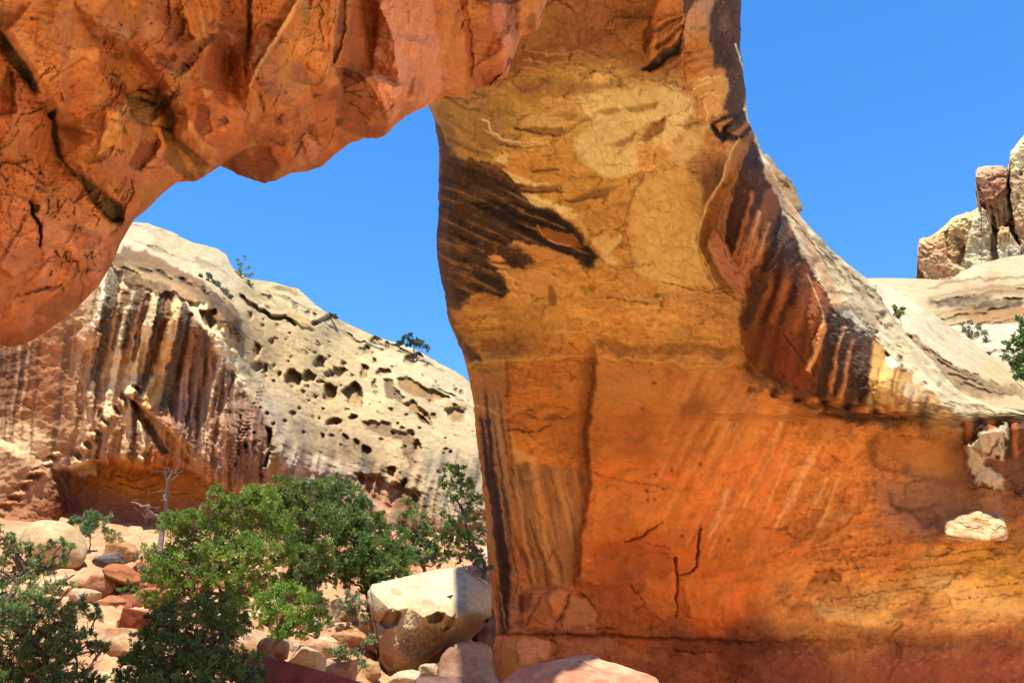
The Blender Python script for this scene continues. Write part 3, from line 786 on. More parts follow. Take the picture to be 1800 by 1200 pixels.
    s.pp(k10((400, 770), (460, 755), (490, 790), (440, 830), (400, 810)), (135, 66, 26), 8, 12, 7, .7, -.15)
    s.pp(k10((540, 780), (600, 760), (660, 790), (620, 810)), (215, 125, 40), 8, 12, 7, .5, .1)
    s.pp(k10((1060, 690), (1140, 700), (1110, 720), (1060, 715)), (80, 48, 24), 6, 8, 6, .6, -.1)
    s.pp(k10((660, 640), (900, 630), (1150, 660), (1150, 690), (900, 690), (700, 690)), (165, 85, 40), 9, 14, 8, .6, .15, .4)
    # ---------------- the varnished flank under the rim
    # relief: big slanting scoops
    s.step(k7((920, 405), (960, 450), (1000, 440), (985, 520), (950, 600), (905, 690), (880, 760), (895, 840), (935, 910), (985, 945)), .5, 60, 6, 3)
    s.pl(k7((985, 520), (950, 600), (905, 690), (885, 760), (900, 840), (940, 910)), (222, 150, 80), 3, 2, 2, 5, 3, .75, .15)
    s.pp(k7((920, 440), (960, 440), (1040, 405), (1050, 440), (1010, 540), (960, 620), (930, 700), (915, 780), (930, 850), (985, 930), (960, 925), (915, 870), (890, 780), (905, 700), (955, 600), (985, 520), (1000, 460)), (120, 66, 28), 5, 8, 5, .8, -.1)
    s.pp(k7((925, 405), (960, 375), (1030, 345), (1045, 400), (985, 440), (950, 445), (930, 430)), (48, 28, 16), 5, 9, 6, .85, -.2, .2)
    s.pl(k7((935, 400), (985, 395), (1035, 370)), (150, 84, 38), 4, 2, 3, 6, 4, .7, .2)
    s.pp(k7((1000, 560), (1050, 430), (1080, 480), (1100, 560), (1127, 640), (1127, 700), (1060, 760), (1000, 800), (960, 740), (945, 690)), (82, 40, 20), 6, 12, 6, .85, 0, .2)
    s.pp(k7((1030, 480), (1060, 450), (1100, 560), (1110, 640), (1060, 620), (1020, 600)), (44, 24, 14), 6, 12, 7, .8, 0, .5)
    for (x0, y0, x1, y1, w, c) in ((1060, 630, 1010, 790, 5, (195, 110, 58)), (1080, 690, 1040, 880, 7, (200, 115, 60)), (1045, 680, 1020, 850, 4, (150, 76, 38)), (1100, 660, 1075, 820, 4, (178, 98, 50)), (1030, 640, 985, 740, 4, (70, 34, 18)), (1110, 800, 1060, 940, 6, (40, 22, 14))):
        s.pl(k7((x0, y0), ((x0 + x1) / 2 + 4, (y0 + y1) / 2), (x1, y1)), c, w * .6, w * .5, 4, 8, 5, .6, .03)
    s.pp(k7((915, 770), (940, 735), (975, 790), (1010, 870), (1035, 940), (1000, 930), (950, 870)), (178, 94, 44), 3, 5, 3, .85, .3)
    s.pl(k7((915, 770), (950, 870), (1000, 930), (1030, 948)), (228, 165, 95), 2, 1.5, 2, 4, 2, .7)
    for (x, y) in ((970, 830), (985, 870), (1010, 905), (1020, 925), (960, 800)):
        s.pp(k7((x - 4, y - 5), (x + 5, y + 2), (x, y + 6)), (70, 34, 16), 2, 3, 2, .7)
    s.pp([(1345, 440), (1400, 400), (1440, 500), (1455, 560), (1430, 640), (1410, 660), (1360, 650), (1320, 600), (1300, 560)], (88, 38, 14), 8, 12, 6, .85)
    for i, (x0, x1, c) in enumerate(((1385, 1335, (130, 56, 18)), (1400, 1350, (45, 20, 10)), (1420, 1375, (135, 58, 18)), (1432, 1395, (48, 22, 11)), (1445, 1412, (150, 68, 24)), (1365, 1318, (52, 24, 12)), (1412, 1362, (115, 50, 18)))):
        s.pl([(x0, 440 + i * 8), ((x0 + x1) / 2 + 8, 540), (x1, 650)], c, 8, 6, 6, 8, 5, .65, .12 if i % 2 == 0 else -.1, .2)
    s.pp([(1330, 420), (1360, 360), (1385, 380), (1405, 430), (1380, 480), (1350, 480)], (50, 30, 18), 8, 14, 8, .8, 0, .5)
    for k in range(26):
        x = 1335 + 60 * ((k * .618) % 1); y = 400 + 90 * ((k * .38) % 1)
        s.pp([(x - 4, y), (x, y - 3), (x + 4, y), (x, y + 4)], (150, 82, 44), 2, 4, 4, .6, .1)
    s.pl([(1448, 560), (1440, 600), (1420, 650)], (190, 106, 52), 5, 3, 3, 5, 3, .6, .05)
    s.pp([(1455, 540), (1500, 560), (1540, 610), (1535, 690), (1500, 710), (1440, 690), (1455, 620)], (66, 36, 18), 7, 12, 7, .85, -.1, .2)
    for (x0, x1, c, w) in ((1480, 1462, (196, 112, 52), 4), (1497, 1478, (206, 124, 60), 5), (1515, 1492, (70, 34, 16), 5), (1528, 1508, (44, 24, 14), 6)):
        s.pl([(x0, 580), ((x0 + x1) / 2, 640), (x1, 700)], c, w * .5, w * .6, 3, 6, 4, .5, .03)
    s.pp([(1530, 640), (1570, 650), (1590, 670), (1580, 720), (1545, 730), (1520, 700)], (175, 116, 58), 5, 10, 5, .85, .1)
    for i in range(6):
        s.pl([(1545 + i * 9, 645 + i * 4), (1540 + i * 9, 680), (1532 + i * 10, 725)], ((135, 80, 36), (200, 140, 75))[i % 2], 2.5, 2, 2, 5, 3, .6, .06)
    s.pp([(1590, 680), (1640, 700), (1700, 725), (1690, 745), (1620, 745), (1580, 720)], (132, 88, 52), 6, 12, 6, .8, 0, .3)
    for i in range(7):
        s.pl([(1600 + i * 13, 690 + i * 5), (1592 + i * 13, 735)], ((90, 52, 28), (196, 140, 84))[i % 2], 3, 2, 2, 5, 3, .6, .05)
    for poly_, kx, ky, dkc, ltc, sc_ in (([(1320, 330), (1360, 350), (1400, 410), (1450, 530), (1500, 560), (1545, 620), (1580, 680), (1560, 730), (1430, 690), (1310, 640), (1290, 520), (1270, 430)], 1, .26, (34, 17, 10), (150, 72, 32), 2.6),
                                         ([(1500, 620), (1560, 640), (1640, 700), (1700, 735), (1640, 748), (1560, 740), (1480, 720)], 1, .2, (60, 34, 18), (196, 140, 84), 1.5),
                                         ([(885, 815), (1035, 825), (1015, 960), (985, 1020), (920, 1030), (900, 930)], 1, -.28, (96, 54, 26), (200, 122, 66), 1.2),
                                         ([(838, 690), (890, 680), (905, 900), (905, 1100), (868, 1105), (852, 900)], 1, -.13, (40, 22, 12), (176, 108, 58), .7),
                                         ([(1180, 640), (1320, 660), (1500, 740), (1540, 860), (1500, 990), (1250, 1000), (1150, 900)], 1, .52, (150, 72, 30), (214, 128, 62), 1.5)):
        w, m = s.poly(poly_, 10, 8, 4)
        uu = PX[w] * kx + PY[w] * ky + 3 * s.w2x[w] + 5 * s.w1x[w]
        n1 = gn(uu / (11 * sc_), PY[w] / 210, 3.1) + .55 * gn(uu / (5 * sc_), PY[w] / 120, 6.1) + .3 * gn(uu / (2.4 * sc_), PY[w] / 60, 8.1) + .18 * s.w2y[w]
        am = .75 if kx * ky < .5 else .4
        d_ = (sm(.05, .4, n1) * m * am)[..., None]; l_ = (sm(-.1, -.42, n1) * m * am * .85)[..., None]
        s.C[w] = s.C[w] * (1 - d_) + lin(dkc) * d_
        s.C[w] = s.C[w] * (1 - l_) + lin(ltc) * l_
        s.H[w] += .06 * m * n1
    # ---------------- second, closer pass over the stain, the crown and the flank
    ku = lambda *q: [(1080 + x / 4.615, y / 4.615) for x, y in q]
    kf = lambda *q: [(1210 + x / 3.75, 240 + y / 3.75) for x, y in q]
    kg = lambda *q: [(1270 + x / 4.0, 480 + y / 4.0) for x, y in q]
    ks = lambda *q: [(750 + x / 2.928, 150 + y / 2.928) for x, y in q]

    def E(q, c, dep=0.0, amt=.88, brk=0.0, soft=1.8, warp=5, fine=3.5, bs=6.0):
        s.pp(q, c, soft, warp, fine, amt, dep, brk, bs)

    def specks(x0, x1, y0, y1, n, r0, r1, cs, mp, amt=.65, dep=0.0):
        for k in range(n):
            x = x0 + (x1 - x0) * ((k * .618 + .13) % 1); y = y0 + (y1 - y0) * ((k * .7549 + .31) % 1)
            r = r0 + (r1 - r0) * ((k * .437) % 1)
            E(mp((x - r, y), (x, y - r * .7), (x + r, y), (x, y + r * .7)), cs[k % len(cs)], dep, amt, 0, 1.3, 3, 3)
    # olive shoulder above the stain
    E(ks((20, 100), (100, 60), (250, 130), (330, 200), (360, 300), (330, 390), (200, 360), (110, 300)), (150, 100, 44), 0, .6, .2, 6)
    for q, c in ((((100, 275), (200, 325), (330, 350)), (84, 54, 26)), (((130, 330), (240, 365), (340, 395)), (176, 108, 46)), (((60, 150), (160, 220), (260, 250)), (110, 74, 34)), (((90, 60), (200, 120), (280, 130)), (90, 56, 28)), (((70, 45), (110, 65), (150, 75)), (54, 34, 18)), (((230, 40), (280, 60), (320, 60)), (70, 42, 20))):
        s.pl(ks(*q), c, 3, 1, 2.5, 6, 4, .7, -.04, .3)
    E(ks((0, 90), (40, 170), (100, 280), (112, 400), (100, 470), (70, 440), (50, 280)), (66, 42, 26), 0, .8, .1, 3)
    s.pl(ks((25, 110), (90, 250), (105, 310)), (170, 120, 66), 1.6, 1, 1.5, 4, 2, .6)
    # the stain itself
    E(ks((105, 350), (180, 370), (280, 388), (370, 415), (400, 440), (470, 500), (520, 535), (480, 568), (560, 610), (650, 640), (720, 700), (790, 760), (810, 820), (900, 890), (860, 900), (830, 930), (760, 890), (640, 840), (560, 828), (470, 810), (430, 830), (520, 870), (550, 905), (500, 940), (430, 940), (330, 905), (320, 925), (370, 950), (360, 970), (400, 1010), (440, 1070), (390, 1085), (300, 1060), (240, 1080), (200, 1110), (220, 1140), (150, 1150), (100, 1120), (60, 960), (50, 850), (60, 700), (70, 480), (100, 420)),
      (62, 37, 19), -.06, .86, .3, 2.6, 8, 7, 6)
    E(ks((220, 600), (400, 590), (600, 640), (720, 710), (790, 780), (810, 830), (880, 890), (830, 920), (740, 880), (620, 830), (500, 760), (380, 700), (300, 650)), (32, 17, 9), -.12, .9, .2, 4)
    E(ks((120, 380), (280, 400), (420, 450), (480, 520), (440, 560), (300, 540), (140, 480)), (52, 32, 16), 0, .6, .5, 4)
    E(ks((60, 700), (115, 600), (120, 800), (140, 1140), (100, 1120), (60, 960)), (92, 62, 38), .05, .7, .3, 4)
    E(ks((380, 830), (520, 870), (540, 910), (430, 930), (350, 890)), (44, 25, 12), 0, .7, .2, 3)
    E(ks((250, 960), (340, 960), (420, 1060), (380, 1080), (280, 1040)), (40, 23, 12), 0, .7, .3, 4)
    w, m = s.poly(ks((60, 340), (380, 410), (500, 530), (720, 690), (900, 890), (760, 890), (560, 900), (430, 1080), (150, 1150), (60, 960)), 12, 10, 6)
    lum = sm(.26, .12, s.C[w].sum(-1)) * m
    uu = PY[w] - .40 * PX[w] + 4 * s.w1x[w]
    n1 = gn(uu / 11, PX[w] / 95, 2.1) + .6 * gn(uu / 5, PX[w] / 55, 4.1) + .5 * gn(uu / 2.2, PX[w] / 26, 6.1) + .3 * s.w2y[w]
    l_ = (sm(.05, .6, n1) * lum * .75)[..., None]; d_ = (sm(-.1, -.6, n1) * lum * .7)[..., None]
    s.C[w] = s.C[w] * (1 - l_) + lin((140, 88, 44)) * l_
    s.C[w] = s.C[w] * (1 - d_) + lin((26, 14, 8)) * d_
    s.H[w] += .09 * n1 * m
    E(ks((570, 720), (640, 730), (760, 770), (812, 842), (740, 832), (640, 800), (590, 770)), (150, 76, 28), .06, .85, .25)
    s.pl(ks((630, 795), (690, 815), (740, 832)), (216, 140, 66), 1.6, .8, 1.3, 3, 2, .8, .04)
    s.pl(ks((575, 720), (595, 770), (625, 790)), (190, 104, 40), 2, 1, 1.5, 3, 2, .8)
    specks(120, 300, 690, 960, 40, 4, 10, ((90, 60, 32), (36, 22, 12), (120, 82, 46)), ks, .55)
    E(ks((310, 875), (380, 880), (405, 905), (340, 902)), (216, 136, 70), .04)
    E(ks((320, 912), (400, 922), (435, 942), (380, 946)), (200, 124, 60), .04)
    E(ks((430, 825), (560, 820), (660, 850), (780, 905), (740, 925), (600, 890), (480, 850)), (188, 116, 54), .05, .8, .2)
    E(ks((360, 962), (430, 945), (560, 950), (680, 1000), (720, 1060), (600, 1085), (470, 1065), (420, 1010)), (200, 130, 60), .05, .7)
    s.pl(ks((360, 962), (400, 960), (440, 1000), (460, 1050)), (226, 164, 92), 1.6, 1, 1.5, 4, 3, .7, .05)
    E(ks((400, 440), (470, 465), (560, 500), (650, 512), (690, 516), (560, 520), (450, 490)), (218, 168, 98), .06)
    E(ks((470, 515), (690, 512), (700, 545), (560, 545), (500, 555)), (142, 86, 40), -.08, .8)
    s.pl(ks((500, 548), (600, 545), (700, 548)), (54, 32, 16), 1.6, 1, 1.2, 3, 2, .8, -.1)
    E(ks((480, 560), (560, 556), (620, 600), (760, 632), (690, 662), (600, 622), (520, 595)), (226, 172, 98), .07)
    E(ks((340, 382), (405, 358), (418, 385), (425, 415), (370, 398)), (226, 172, 104), .04, .8, .3)
    s.pl(ks((285, 178), (318, 190), (322, 230), (345, 245), (400, 278), (500, 290), (600, 292)), (232, 180, 110), 1.8, .8, 1.4, 5, 3, .8, .08)
    E(ks((340, 250), (400, 285), (520, 295), (600, 296), (480, 305), (380, 310), (350, 290)), (150, 104, 62), -.04, .7)
    E(ks((470, 215), (600, 220), (690, 205), (720, 250), (640, 262), (540, 240)), (150, 94, 42), -.08, .8)
    E(ks((475, 170), (530, 135), (525, 150), (490, 172)), (120, 78, 36), -.06, .75)
    E(ks((715, 592), (780, 570), (860, 545), (940, 530), (940, 560), (860, 575), (770, 595)), (140, 86, 36), -.12, .85)
    s.pl(ks((715, 593), (770, 595), (860, 577), (940, 562)), (80, 46, 20), 1.3, .8, 1.2, 3, 2, .7, -.08)
    s.pl(ks((548, 448), (600, 440), (680, 437)), (84, 48, 20), 1.6, 1, 1.2, 3, 2, .8, -.08)
    E(ks((660, 650), (760, 655), (830, 760), (825, 820), (790, 740), (720, 690)), (204, 138, 70), .05, .7, .3)
    E(ks((830, 800), (940, 760), (940, 830), (880, 850)), (212, 152, 78), .04, .7, .2)
    E(ks((625, 1035), (650, 1040), (672, 1130), (630, 1140)), (146, 90, 36), -.1, .8)
    # crown, upper right
    E(ku((230, 330), (290, 140), (320, 200), (312, 300), (250, 440)), (112, 58, 24), -.15, .75, .2)
    E(ku((300, 330), (325, 310), (345, 430), (310, 475), (285, 470)), (206, 122, 52), .2, .8, .2)
    for q, c in ((((345, 200), (440, 160), (545, 105)), (176, 100, 46)), (((330, 250), (440, 190), (540, 140)), (100, 54, 24)), (((335, 330), (440, 260), (545, 190)), (170, 96, 44)), (((340, 380), (440, 310), (540, 220)), (96, 50, 22)), (((350, 420), (420, 350), (480, 330)), (150, 80, 36))):
        s.pl(ku(*q), c, 4.5, 3, 2, 4, 3, .75, (.12 if c[0] > 140 else -.12))
    E(ku((225, 570), (290, 500), (380, 400), (480, 350), (545, 260), (562, 190), (545, 330), (510, 430), (430, 470), (340, 540), (280, 582)), (52, 33, 17), -.2, .92, .1)
    E(ku((548, -20), (650, -20), (610, 60), (572, 140), (548, 100)), (54, 35, 20), -.1, .9, .1)
    E(ku((590, 100), (680, -20), (810, -20), (765, 180), (650, 260), (570, 350), (560, 250)), (168, 108, 68), .12, .8)
    E(ku((660, 260), (730, 190), (790, 40), (770, 260), (700, 270)), (128, 84, 46), 0, .7)
    E(ku((560, 370), (760, 258), (800, 480), (805, 560), (700, 590), (560, 680)), (166, 92, 34), 0, .85)
    for i in range(6):
        y = 400 + i * 40
        s.pl(ku((565, y + 40), (680, y + 10), (795, y - 20)), ((110, 60, 26), (184, 104, 42))[i % 2], 2.5, 2, 2, 5, 4, .6, (-.06, .06)[i % 2], .3)
    s.pl(ku((550, 350), (548, 520), (555, 640), (570, 720)), (200, 150, 100), 1.0, .6, 1.2, 3, 2, .55)
    E(ku((360, 570), (440, 480), (540, 450), (540, 590), (400, 600)), (150, 88, 46), 0, .7, .3)
    E(ku((760, 270), (800, 60), (850, -20), (1000, -20), (1060, 20), (1060, 100), (1015, 200), (1008, 360), (1005, 420), (1065, 560), (1080, 720), (1065, 860), (960, 940), (880, 905), (925, 760), (930, 640), (880, 560), (800, 565), (790, 450)), (66, 41, 26), -.1, .9, .15, 2.5)
    E(ku((850, 120), (930, 100), (950, 240), (900, 300), (840, 250)), (116, 76, 50), .1, .6, .5, 5)
    E(ku((780, 290), (900, 380), (960, 520), (900, 560), (830, 540), (800, 420)), (44, 27, 17), -.1, .7, .4, 4)
    specks(780, 1050, 20, 860, 110, 4, 13, ((112, 74, 48), (38, 24, 16), (92, 60, 40), (150, 104, 70)), ku, .55, .05)
    s.pl([(1292, 78), (1298, 96), (1304, 112), (1308, 128)], (226, 204, 164), 1.8, 1.2, 1.0, 1.5, 2, .8, .08, .5)
    s.pl([(1309, 192), (1313, 206), (1319, 220)], (230, 206, 166), 2.4, 1.8, 1.0, 1.5, 2, .85, .08, .3)
    E(ku((600, 700), (720, 640), (850, 608), (912, 640), (922, 740), (860, 860), (800, 900), (765, 1000), (730, 960), (720, 860), (620, 760)), (198, 132, 64), .04, .75, .2)
    for q in (((620, 740), (720, 690), (800, 680)), ((740, 860), (760, 930), (750, 990)), ((680, 660), (760, 640), (850, 640)), ((700, 780), (780, 760), (850, 790))):
        s.pl(ku(*q), (226, 172, 100), 1.8, 1, 1.5, 6, 4, .7, .05, .4)
    specks(600, 900, 640, 900, 40, 4, 12, ((160, 96, 42), (222, 166, 96), (140, 84, 36)), ku, .5)
    E(ku((650, 770), (720, 790), (715, 960), (640, 900)), (168, 98, 42), 0, .55, .5, 4)
    E(ku((775, 1012), (850, 980), (920, 940), (1065, 895), (1070, 960), (960, 1010), (890, 1070), (1000, 1092), (1080, 1010), (1105, 980), (1100, 1050), (1000, 1120), (880, 1145), (800, 1105)), (42, 25, 13), -.25, .92)
    E(ku((810, 1030), (880, 985), (960, 955), (900, 1020), (840, 1080)), (182, 110, 56), .15, .85)
    E(ku((930, 1085), (1000, 1040), (1070, 985), (1080, 1010), (1000, 1090)), (160, 90, 44), .12, .85)
    s.crack(ku((520, 1015), (600, 1010), (680, 1000), (745, 1025)), (110, 66, 30), 2.2, .08)
    E(ku((60, 870), (160, 885), (280, 850), (360, 820), (320, 870), (220, 905), (130, 910)), (160, 112, 54), -.08, .85)
    E(ku((190, 1160), (290, 1010), (400, 945), (425, 965), (390, 1070), (290, 1140)), (150, 90, 42), -.08, .85, .1)
    E(ku((0, 1160), (100, 1110), (180, 1070), (150, 1140), (60, 1200), (0, 1200)), (140, 96, 44), -.05, .75, .2)
    s.crack(ku((390, 690), (470, 740), (520, 745), (570, 720)), (104, 62, 28), 2.6, .1)
    # flank
    E(kf((330, -10), (395, 80), (330, 250), (270, 380), (200, 560), (140, 640), (130, 760), (200, 900), (330, 1030), (250, 1000), (140, 850), (60, 720), (70, 620), (120, 480), (220, 270), (250, 150)), (148, 86, 36), -.05, .85, .1)
    s.pl(kf((330, 10), (240, 180), (210, 300), (120, 480), (65, 620), (60, 720), (120, 830), (165, 970)), (222, 158, 88), 1.4, 1.2, 1.2, 4, 2, .8, .1)
    E(kf((300, 400), (330, 230), (390, 80), (430, -10), (470, 100), (520, 260), (545, 340), (500, 340), (430, 370), (390, 500), (290, 770), (230, 700), (260, 520)), (56, 28, 15), -.12, .92, .08, 2.5)
    E(kf((330, 230), (390, 80), (430, 0), (470, 100), (520, 260), (480, 330), (400, 330)), (70, 45, 30), .05, .7, .4, 3)
    specks(330, 520, 60, 400, 40, 5, 13, ((104, 70, 48), (40, 24, 15), (88, 56, 36)), kf, .55, .05)
    E(kf((268, 370), (295, 400), (252, 560), (232, 700), (188, 612)), (146, 82, 46), .05, .8)
    s.pl(kf((275, 370), (225, 480), (195, 605)), (200, 130, 76), 1.0, .8, 1.0, 2, 1.5, .7)
    E(kf((480, 400), (545, 335), (585, 460), (560, 560), (500, 520)), (124, 66, 34), .05, .8, .15)
    for q, w_, c in ((((425, 372), (385, 520), (296, 790)), 4.5, (186, 106, 54)), (((462, 500), (402, 700), (352, 930)), 6.5, (190, 112, 60)), (((520, 565), (482, 700), (445, 830)), 6.5, (180, 102, 54)), (((440, 560), (400, 720), (362, 880)), 2.2, (82, 44, 24)), (((490, 560), (452, 700), (420, 800)), 2.2, (92, 50, 28)), (((345, 700), (300, 850), (330, 950)), 2.0, (120, 64, 34))):
        s.pl(kf(*q), c, w_ * .45, w_ * .8, 2.6, 5, 3.5, .75, .03 if c[0] > 150 else -.05, .3, 9)
    s.pl(kf((475, 500), (440, 610), (392, 770)), (226, 160, 100), 1.0, .8, 1.0, 2, 2, .7)
    s.pl(kf((530, 575), (500, 680), (450, 810)), (214, 146, 88), 1.0, .8, 1.0, 2, 2, .7)
    E(kf((130, 680), (175, 612), (240, 720), (290, 800), (350, 930), (376, 1045), (300, 1010), (230, 930), (170, 800)), (172, 96, 58), .22, .9)
    s.pl(kf((172, 615), (132, 682), (172, 800), (235, 930), (300, 1010), (372, 1060)), (224, 158, 94), 1.2, .9, 1.0, 3, 2, .75, .05)
    for q in (((235, 740), (250, 800)), ((278, 820), (284, 850)), ((305, 900), (320, 925)), ((330, 985), (336, 1000)), ((300, 880), (325, 900))):
        s.crack(kf(*q), (60, 30, 16), 3.2, .1, 1, 1, .9)
    E(kf((560, 560), (590, 500), (680, 680), (765, 800), (740, 835), (640, 830), (600, 900), (500, 1000), (430, 1065), (440, 920), (530, 760)), (52, 32, 20), -.05, .9, .12)
    specks(460, 740, 560, 1020, 60, 5, 14, ((116, 74, 48), (34, 20, 13), (96, 60, 38), (176, 100, 50)), kf, .55, .06)
    # lower flank
    E(kg((110, 330), (240, -10), (600, -10), (640, 100), (700, 250), (722, 350), (640, 600), (590, 690), (640, 740), (560, 830), (330, 760), (180, 600), (120, 420)), (112, 52, 19), 0, .85, 0, 3)
    for q, w_, c, a_ in ((((400, 20), (350, 180), (285, 345)), 8, (46, 22, 11), .8), (((530, 20), (490, 180), (440, 345)), 9, (44, 21, 11), .8), (((590, 100), (565, 200), (545, 300)), 4, (60, 28, 14), .6), (((455, 60), (410, 200), (345, 345)), 6, (156, 74, 26), .7), (((340, 60), (290, 200), (225, 345)), 6, (146, 70, 25), .7), (((600, 120), (560, 250), (520, 400)), 5, (158, 78, 28), .6), (((660, 120), (640, 300), (610, 480)), 5, (140, 66, 22), .6), (((480, 260), (430, 420), (400, 520)), 6, (150, 68, 24), .5)):
        s.pl(kg(*q), c, w_, w_ * .8, 6, 5, 3, a_, 0, .15, 8)
    E(kg((270, 470), (420, 480), (560, 650), (605, 720), (540, 800), (380, 700)), (122, 48, 20), 0, .7, .2, 5)
    s.crack(kg((430, 430), (470, 500), (540, 590), (640, 740)), (48, 22, 12), 3.0, .15)
    E(kg((130, 330), (230, 30), (330, 10), (270, 200), (230, 340), (160, 420)), (56, 35, 22), .05, .8, .2, 3)
    specks(140, 300, 30, 400, 40, 6, 14, ((108, 70, 46), (34, 20, 13), (80, 50, 32)), kg, .5, .06)
    s.pl(kg((600, 0), (650, 130), (700, 260), (722, 350)), (206, 156, 110), .9, .6, .9, 3, 2, .8, .06)
    E(kg((730, 400), (750, 230), (900, 240), (1062, 480), (1022, 800), (860, 800), (760, 880), (640, 860), (700, 600)), (52, 30, 18), -.1, .92, .08, 2.5)
    specks(760, 1040, 250, 800, 90, 5, 13, ((104, 66, 44), (32, 19, 12), (90, 52, 32), (130, 84, 56)), kg, .5, .05)
    E(kg((720, 335), (732, 400), (690, 540), (640, 650), (612, 705), (575, 680), (640, 560), (628, 490), (680, 380)), (196, 116, 60), .25, .9)
    s.pl(kg((700, 370), (660, 500), (640, 600), (600, 685)), (226, 152, 90), 1.6, 1.2, 1.2, 2, 2, .7)
    for q, w_ in ((((850, 370), (792, 600), (752, 870)), 4.6), (((922, 480), (872, 650), (822, 920)), 6.0)):
        s.pl(kg(*q), (180, 102, 54), w_ * .35, w_, 2.6, 5, 4, .85, .05, .3, 9)
        s.pl(kg(*[(x + 8, y) for x, y in q]), (206, 138, 84), .6, .9, 1.4, 4, 3, .55, 0, .5)
    E(kg((1062, 490), (1145, 540), (1130, 620), (1240, 650), (1275, 680), (1222, 880), (1200, 960), (1060, 880), (1030, 800)), (172, 114, 56), .08, .9)
    E(kg((1150, 640), (1220, 655), (1170, 840), (1090, 830)), (198, 144, 80), .08, .8)
    E(kg((1255, 680), (1280, 680), (1220, 900), (1190, 960)), (120, 76, 40), -.08, .8)
    for q, c in ((((1230, 650), (1190, 860)), (96, 58, 30)), (((1120, 640), (1085, 800)), (140, 86, 42)), (((1060, 500), (1040, 700)), (110, 66, 32))):
        s.pl(kg(*q), c, 2, 1.5, 1.5, 3, 2, .75, -.06)
    E(kg((750, 200), (900, 160), (1000, 230), (1080, 430), (1050, 475), (900, 330), (780, 250)), (158, 132, 108), .1, .85, .15)
    specks(780, 1080, 180, 460, 50, 5, 14, ((78, 66, 60), (206, 178, 144), (110, 92, 78)), kg, .6, .05)
    E(kg((1240, 760), (1290, 700), (1330, 760), (1440, 790), (1440, 830), (1380, 900), (1300, 980), (1210, 980)), (166, 108, 56), .05, .8, .1)
    for i in range(5):
        s.pl(kg((1270 + i * 34, 800 + i * 6), (1240 + i * 34, 960)), ((104, 64, 34), (206, 154, 90))[i % 2], 2.2, 1.8, 1.6, 3, 3, .6, .05)
    # dark seam under the rim
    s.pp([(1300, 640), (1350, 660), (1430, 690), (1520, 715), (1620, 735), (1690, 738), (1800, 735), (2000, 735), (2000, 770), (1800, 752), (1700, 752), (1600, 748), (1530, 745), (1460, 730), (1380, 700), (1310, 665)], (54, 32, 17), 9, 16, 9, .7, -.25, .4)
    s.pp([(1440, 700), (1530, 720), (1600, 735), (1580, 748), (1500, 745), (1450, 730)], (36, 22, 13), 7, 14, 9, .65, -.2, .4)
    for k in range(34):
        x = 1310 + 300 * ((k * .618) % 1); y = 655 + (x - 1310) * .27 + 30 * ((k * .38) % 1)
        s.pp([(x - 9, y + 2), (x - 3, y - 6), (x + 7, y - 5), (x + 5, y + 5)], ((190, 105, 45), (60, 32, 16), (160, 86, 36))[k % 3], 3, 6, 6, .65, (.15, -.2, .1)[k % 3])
    # black hanging streaks at far right
    s.pp([(1690, 742), (1800, 738), (2000, 740), (2000, 900), (1800, 890), (1770, 860), (1760, 790), (1700, 790), (1688, 770)], (56, 30, 18), 6, 10, 6, .9, 0, .1)
    for x, c in ((1703, (150, 76, 36)), (1744, (160, 82, 40)), (1725, (36, 20, 12)), (1785, (140, 70, 34)), (1775, (34, 20, 13))):
        s.pl([(x, 742), (x - 1, 770), (x + 1, 800)], c, 6, 4, 3, 5, 3, .8, .08)
    s.pp([(1720, 800), (1790, 810), (1830, 900), (1760, 870)], (98, 58, 42), 8, 12, 7, .7, 0, .2)
    # pale stone tongue that catches the sun and the sunlit block
    tongue = k10((955, 300), (1000, 292), (1040, 250), (1110, 220), (1150, 200), (1130, 260), (1115, 335), (1040, 345), (1050, 370), (1105, 405), (1120, 460), (1060, 455), (1010, 440), (985, 370))
    s.pp(tongue, (220, 194, 150), 4, 7, 9, .95, 1.15, .1, 8)
    for i in range(8):
        s.pl(k10((1000 + i * 8, 300 + i * 3), (1030 + i * 6, 330 - i), (1080 + i * 5, 345 - i * 14)), (150, 110, 76), 1.4, .9, 1.4, 5, 4, .6, -.06)
    # ---------------- sunlit rim
    rim = [(1312, 180), (1330, 250), (1346, 300), (1362, 340), (1388, 400), (1425, 470), (1462, 530), (1500, 545), (1540, 600), (1556, 622), (1590, 640), (1612, 676), (1650, 700), (1690, 735), (1760, 735), (1800, 732), (2000, 738),
           (2000, 700), (1800, 700), (1700, 670), (1640, 600), (1580, 540), (1530, 470), (1440, 390), (1390, 330), (1350, 250), (1330, 190)]
    s.pp(rim, (226, 206, 166), 3, 8, 6, .95, .1)
    s.pp([(1345, 295), (1395, 395), (1440, 480), (1468, 540), (1485, 535), (1440, 450), (1400, 370), (1360, 300)], (214, 160, 112), 4, 6, 4, .7)
    s.pp(k8((420, 640), (500, 660), (520, 780), (440, 760), (420, 700)), (172, 150, 124), 5, 12, 6, .8, .1, .2)
    s.pp(k8((300, 430), (350, 450), (420, 540), (540, 650), (600, 740), (540, 720), (440, 620), (340, 560)), (150, 124, 92), 6, 14, 7, .6, -.1, .5)
    s.pp(k8((330, 450), (370, 490), (380, 540), (340, 520)), (96, 68, 46), 5, 10, 7, .7, -.3, .5)
    for i in range(9):
        t0 = i * 7
        s.pl(k8((190 + t0 * 4, 330 + t0 * 4), (300 + t0 * 4, 470 + t0 * 3), (360 + t0 * 4, 560 + t0 * 3)), ((120, 88, 58), (232, 212, 178))[i % 2], 1.8, 1, 1.6, 9, 5, .6, (-.15, .1)[i % 2])
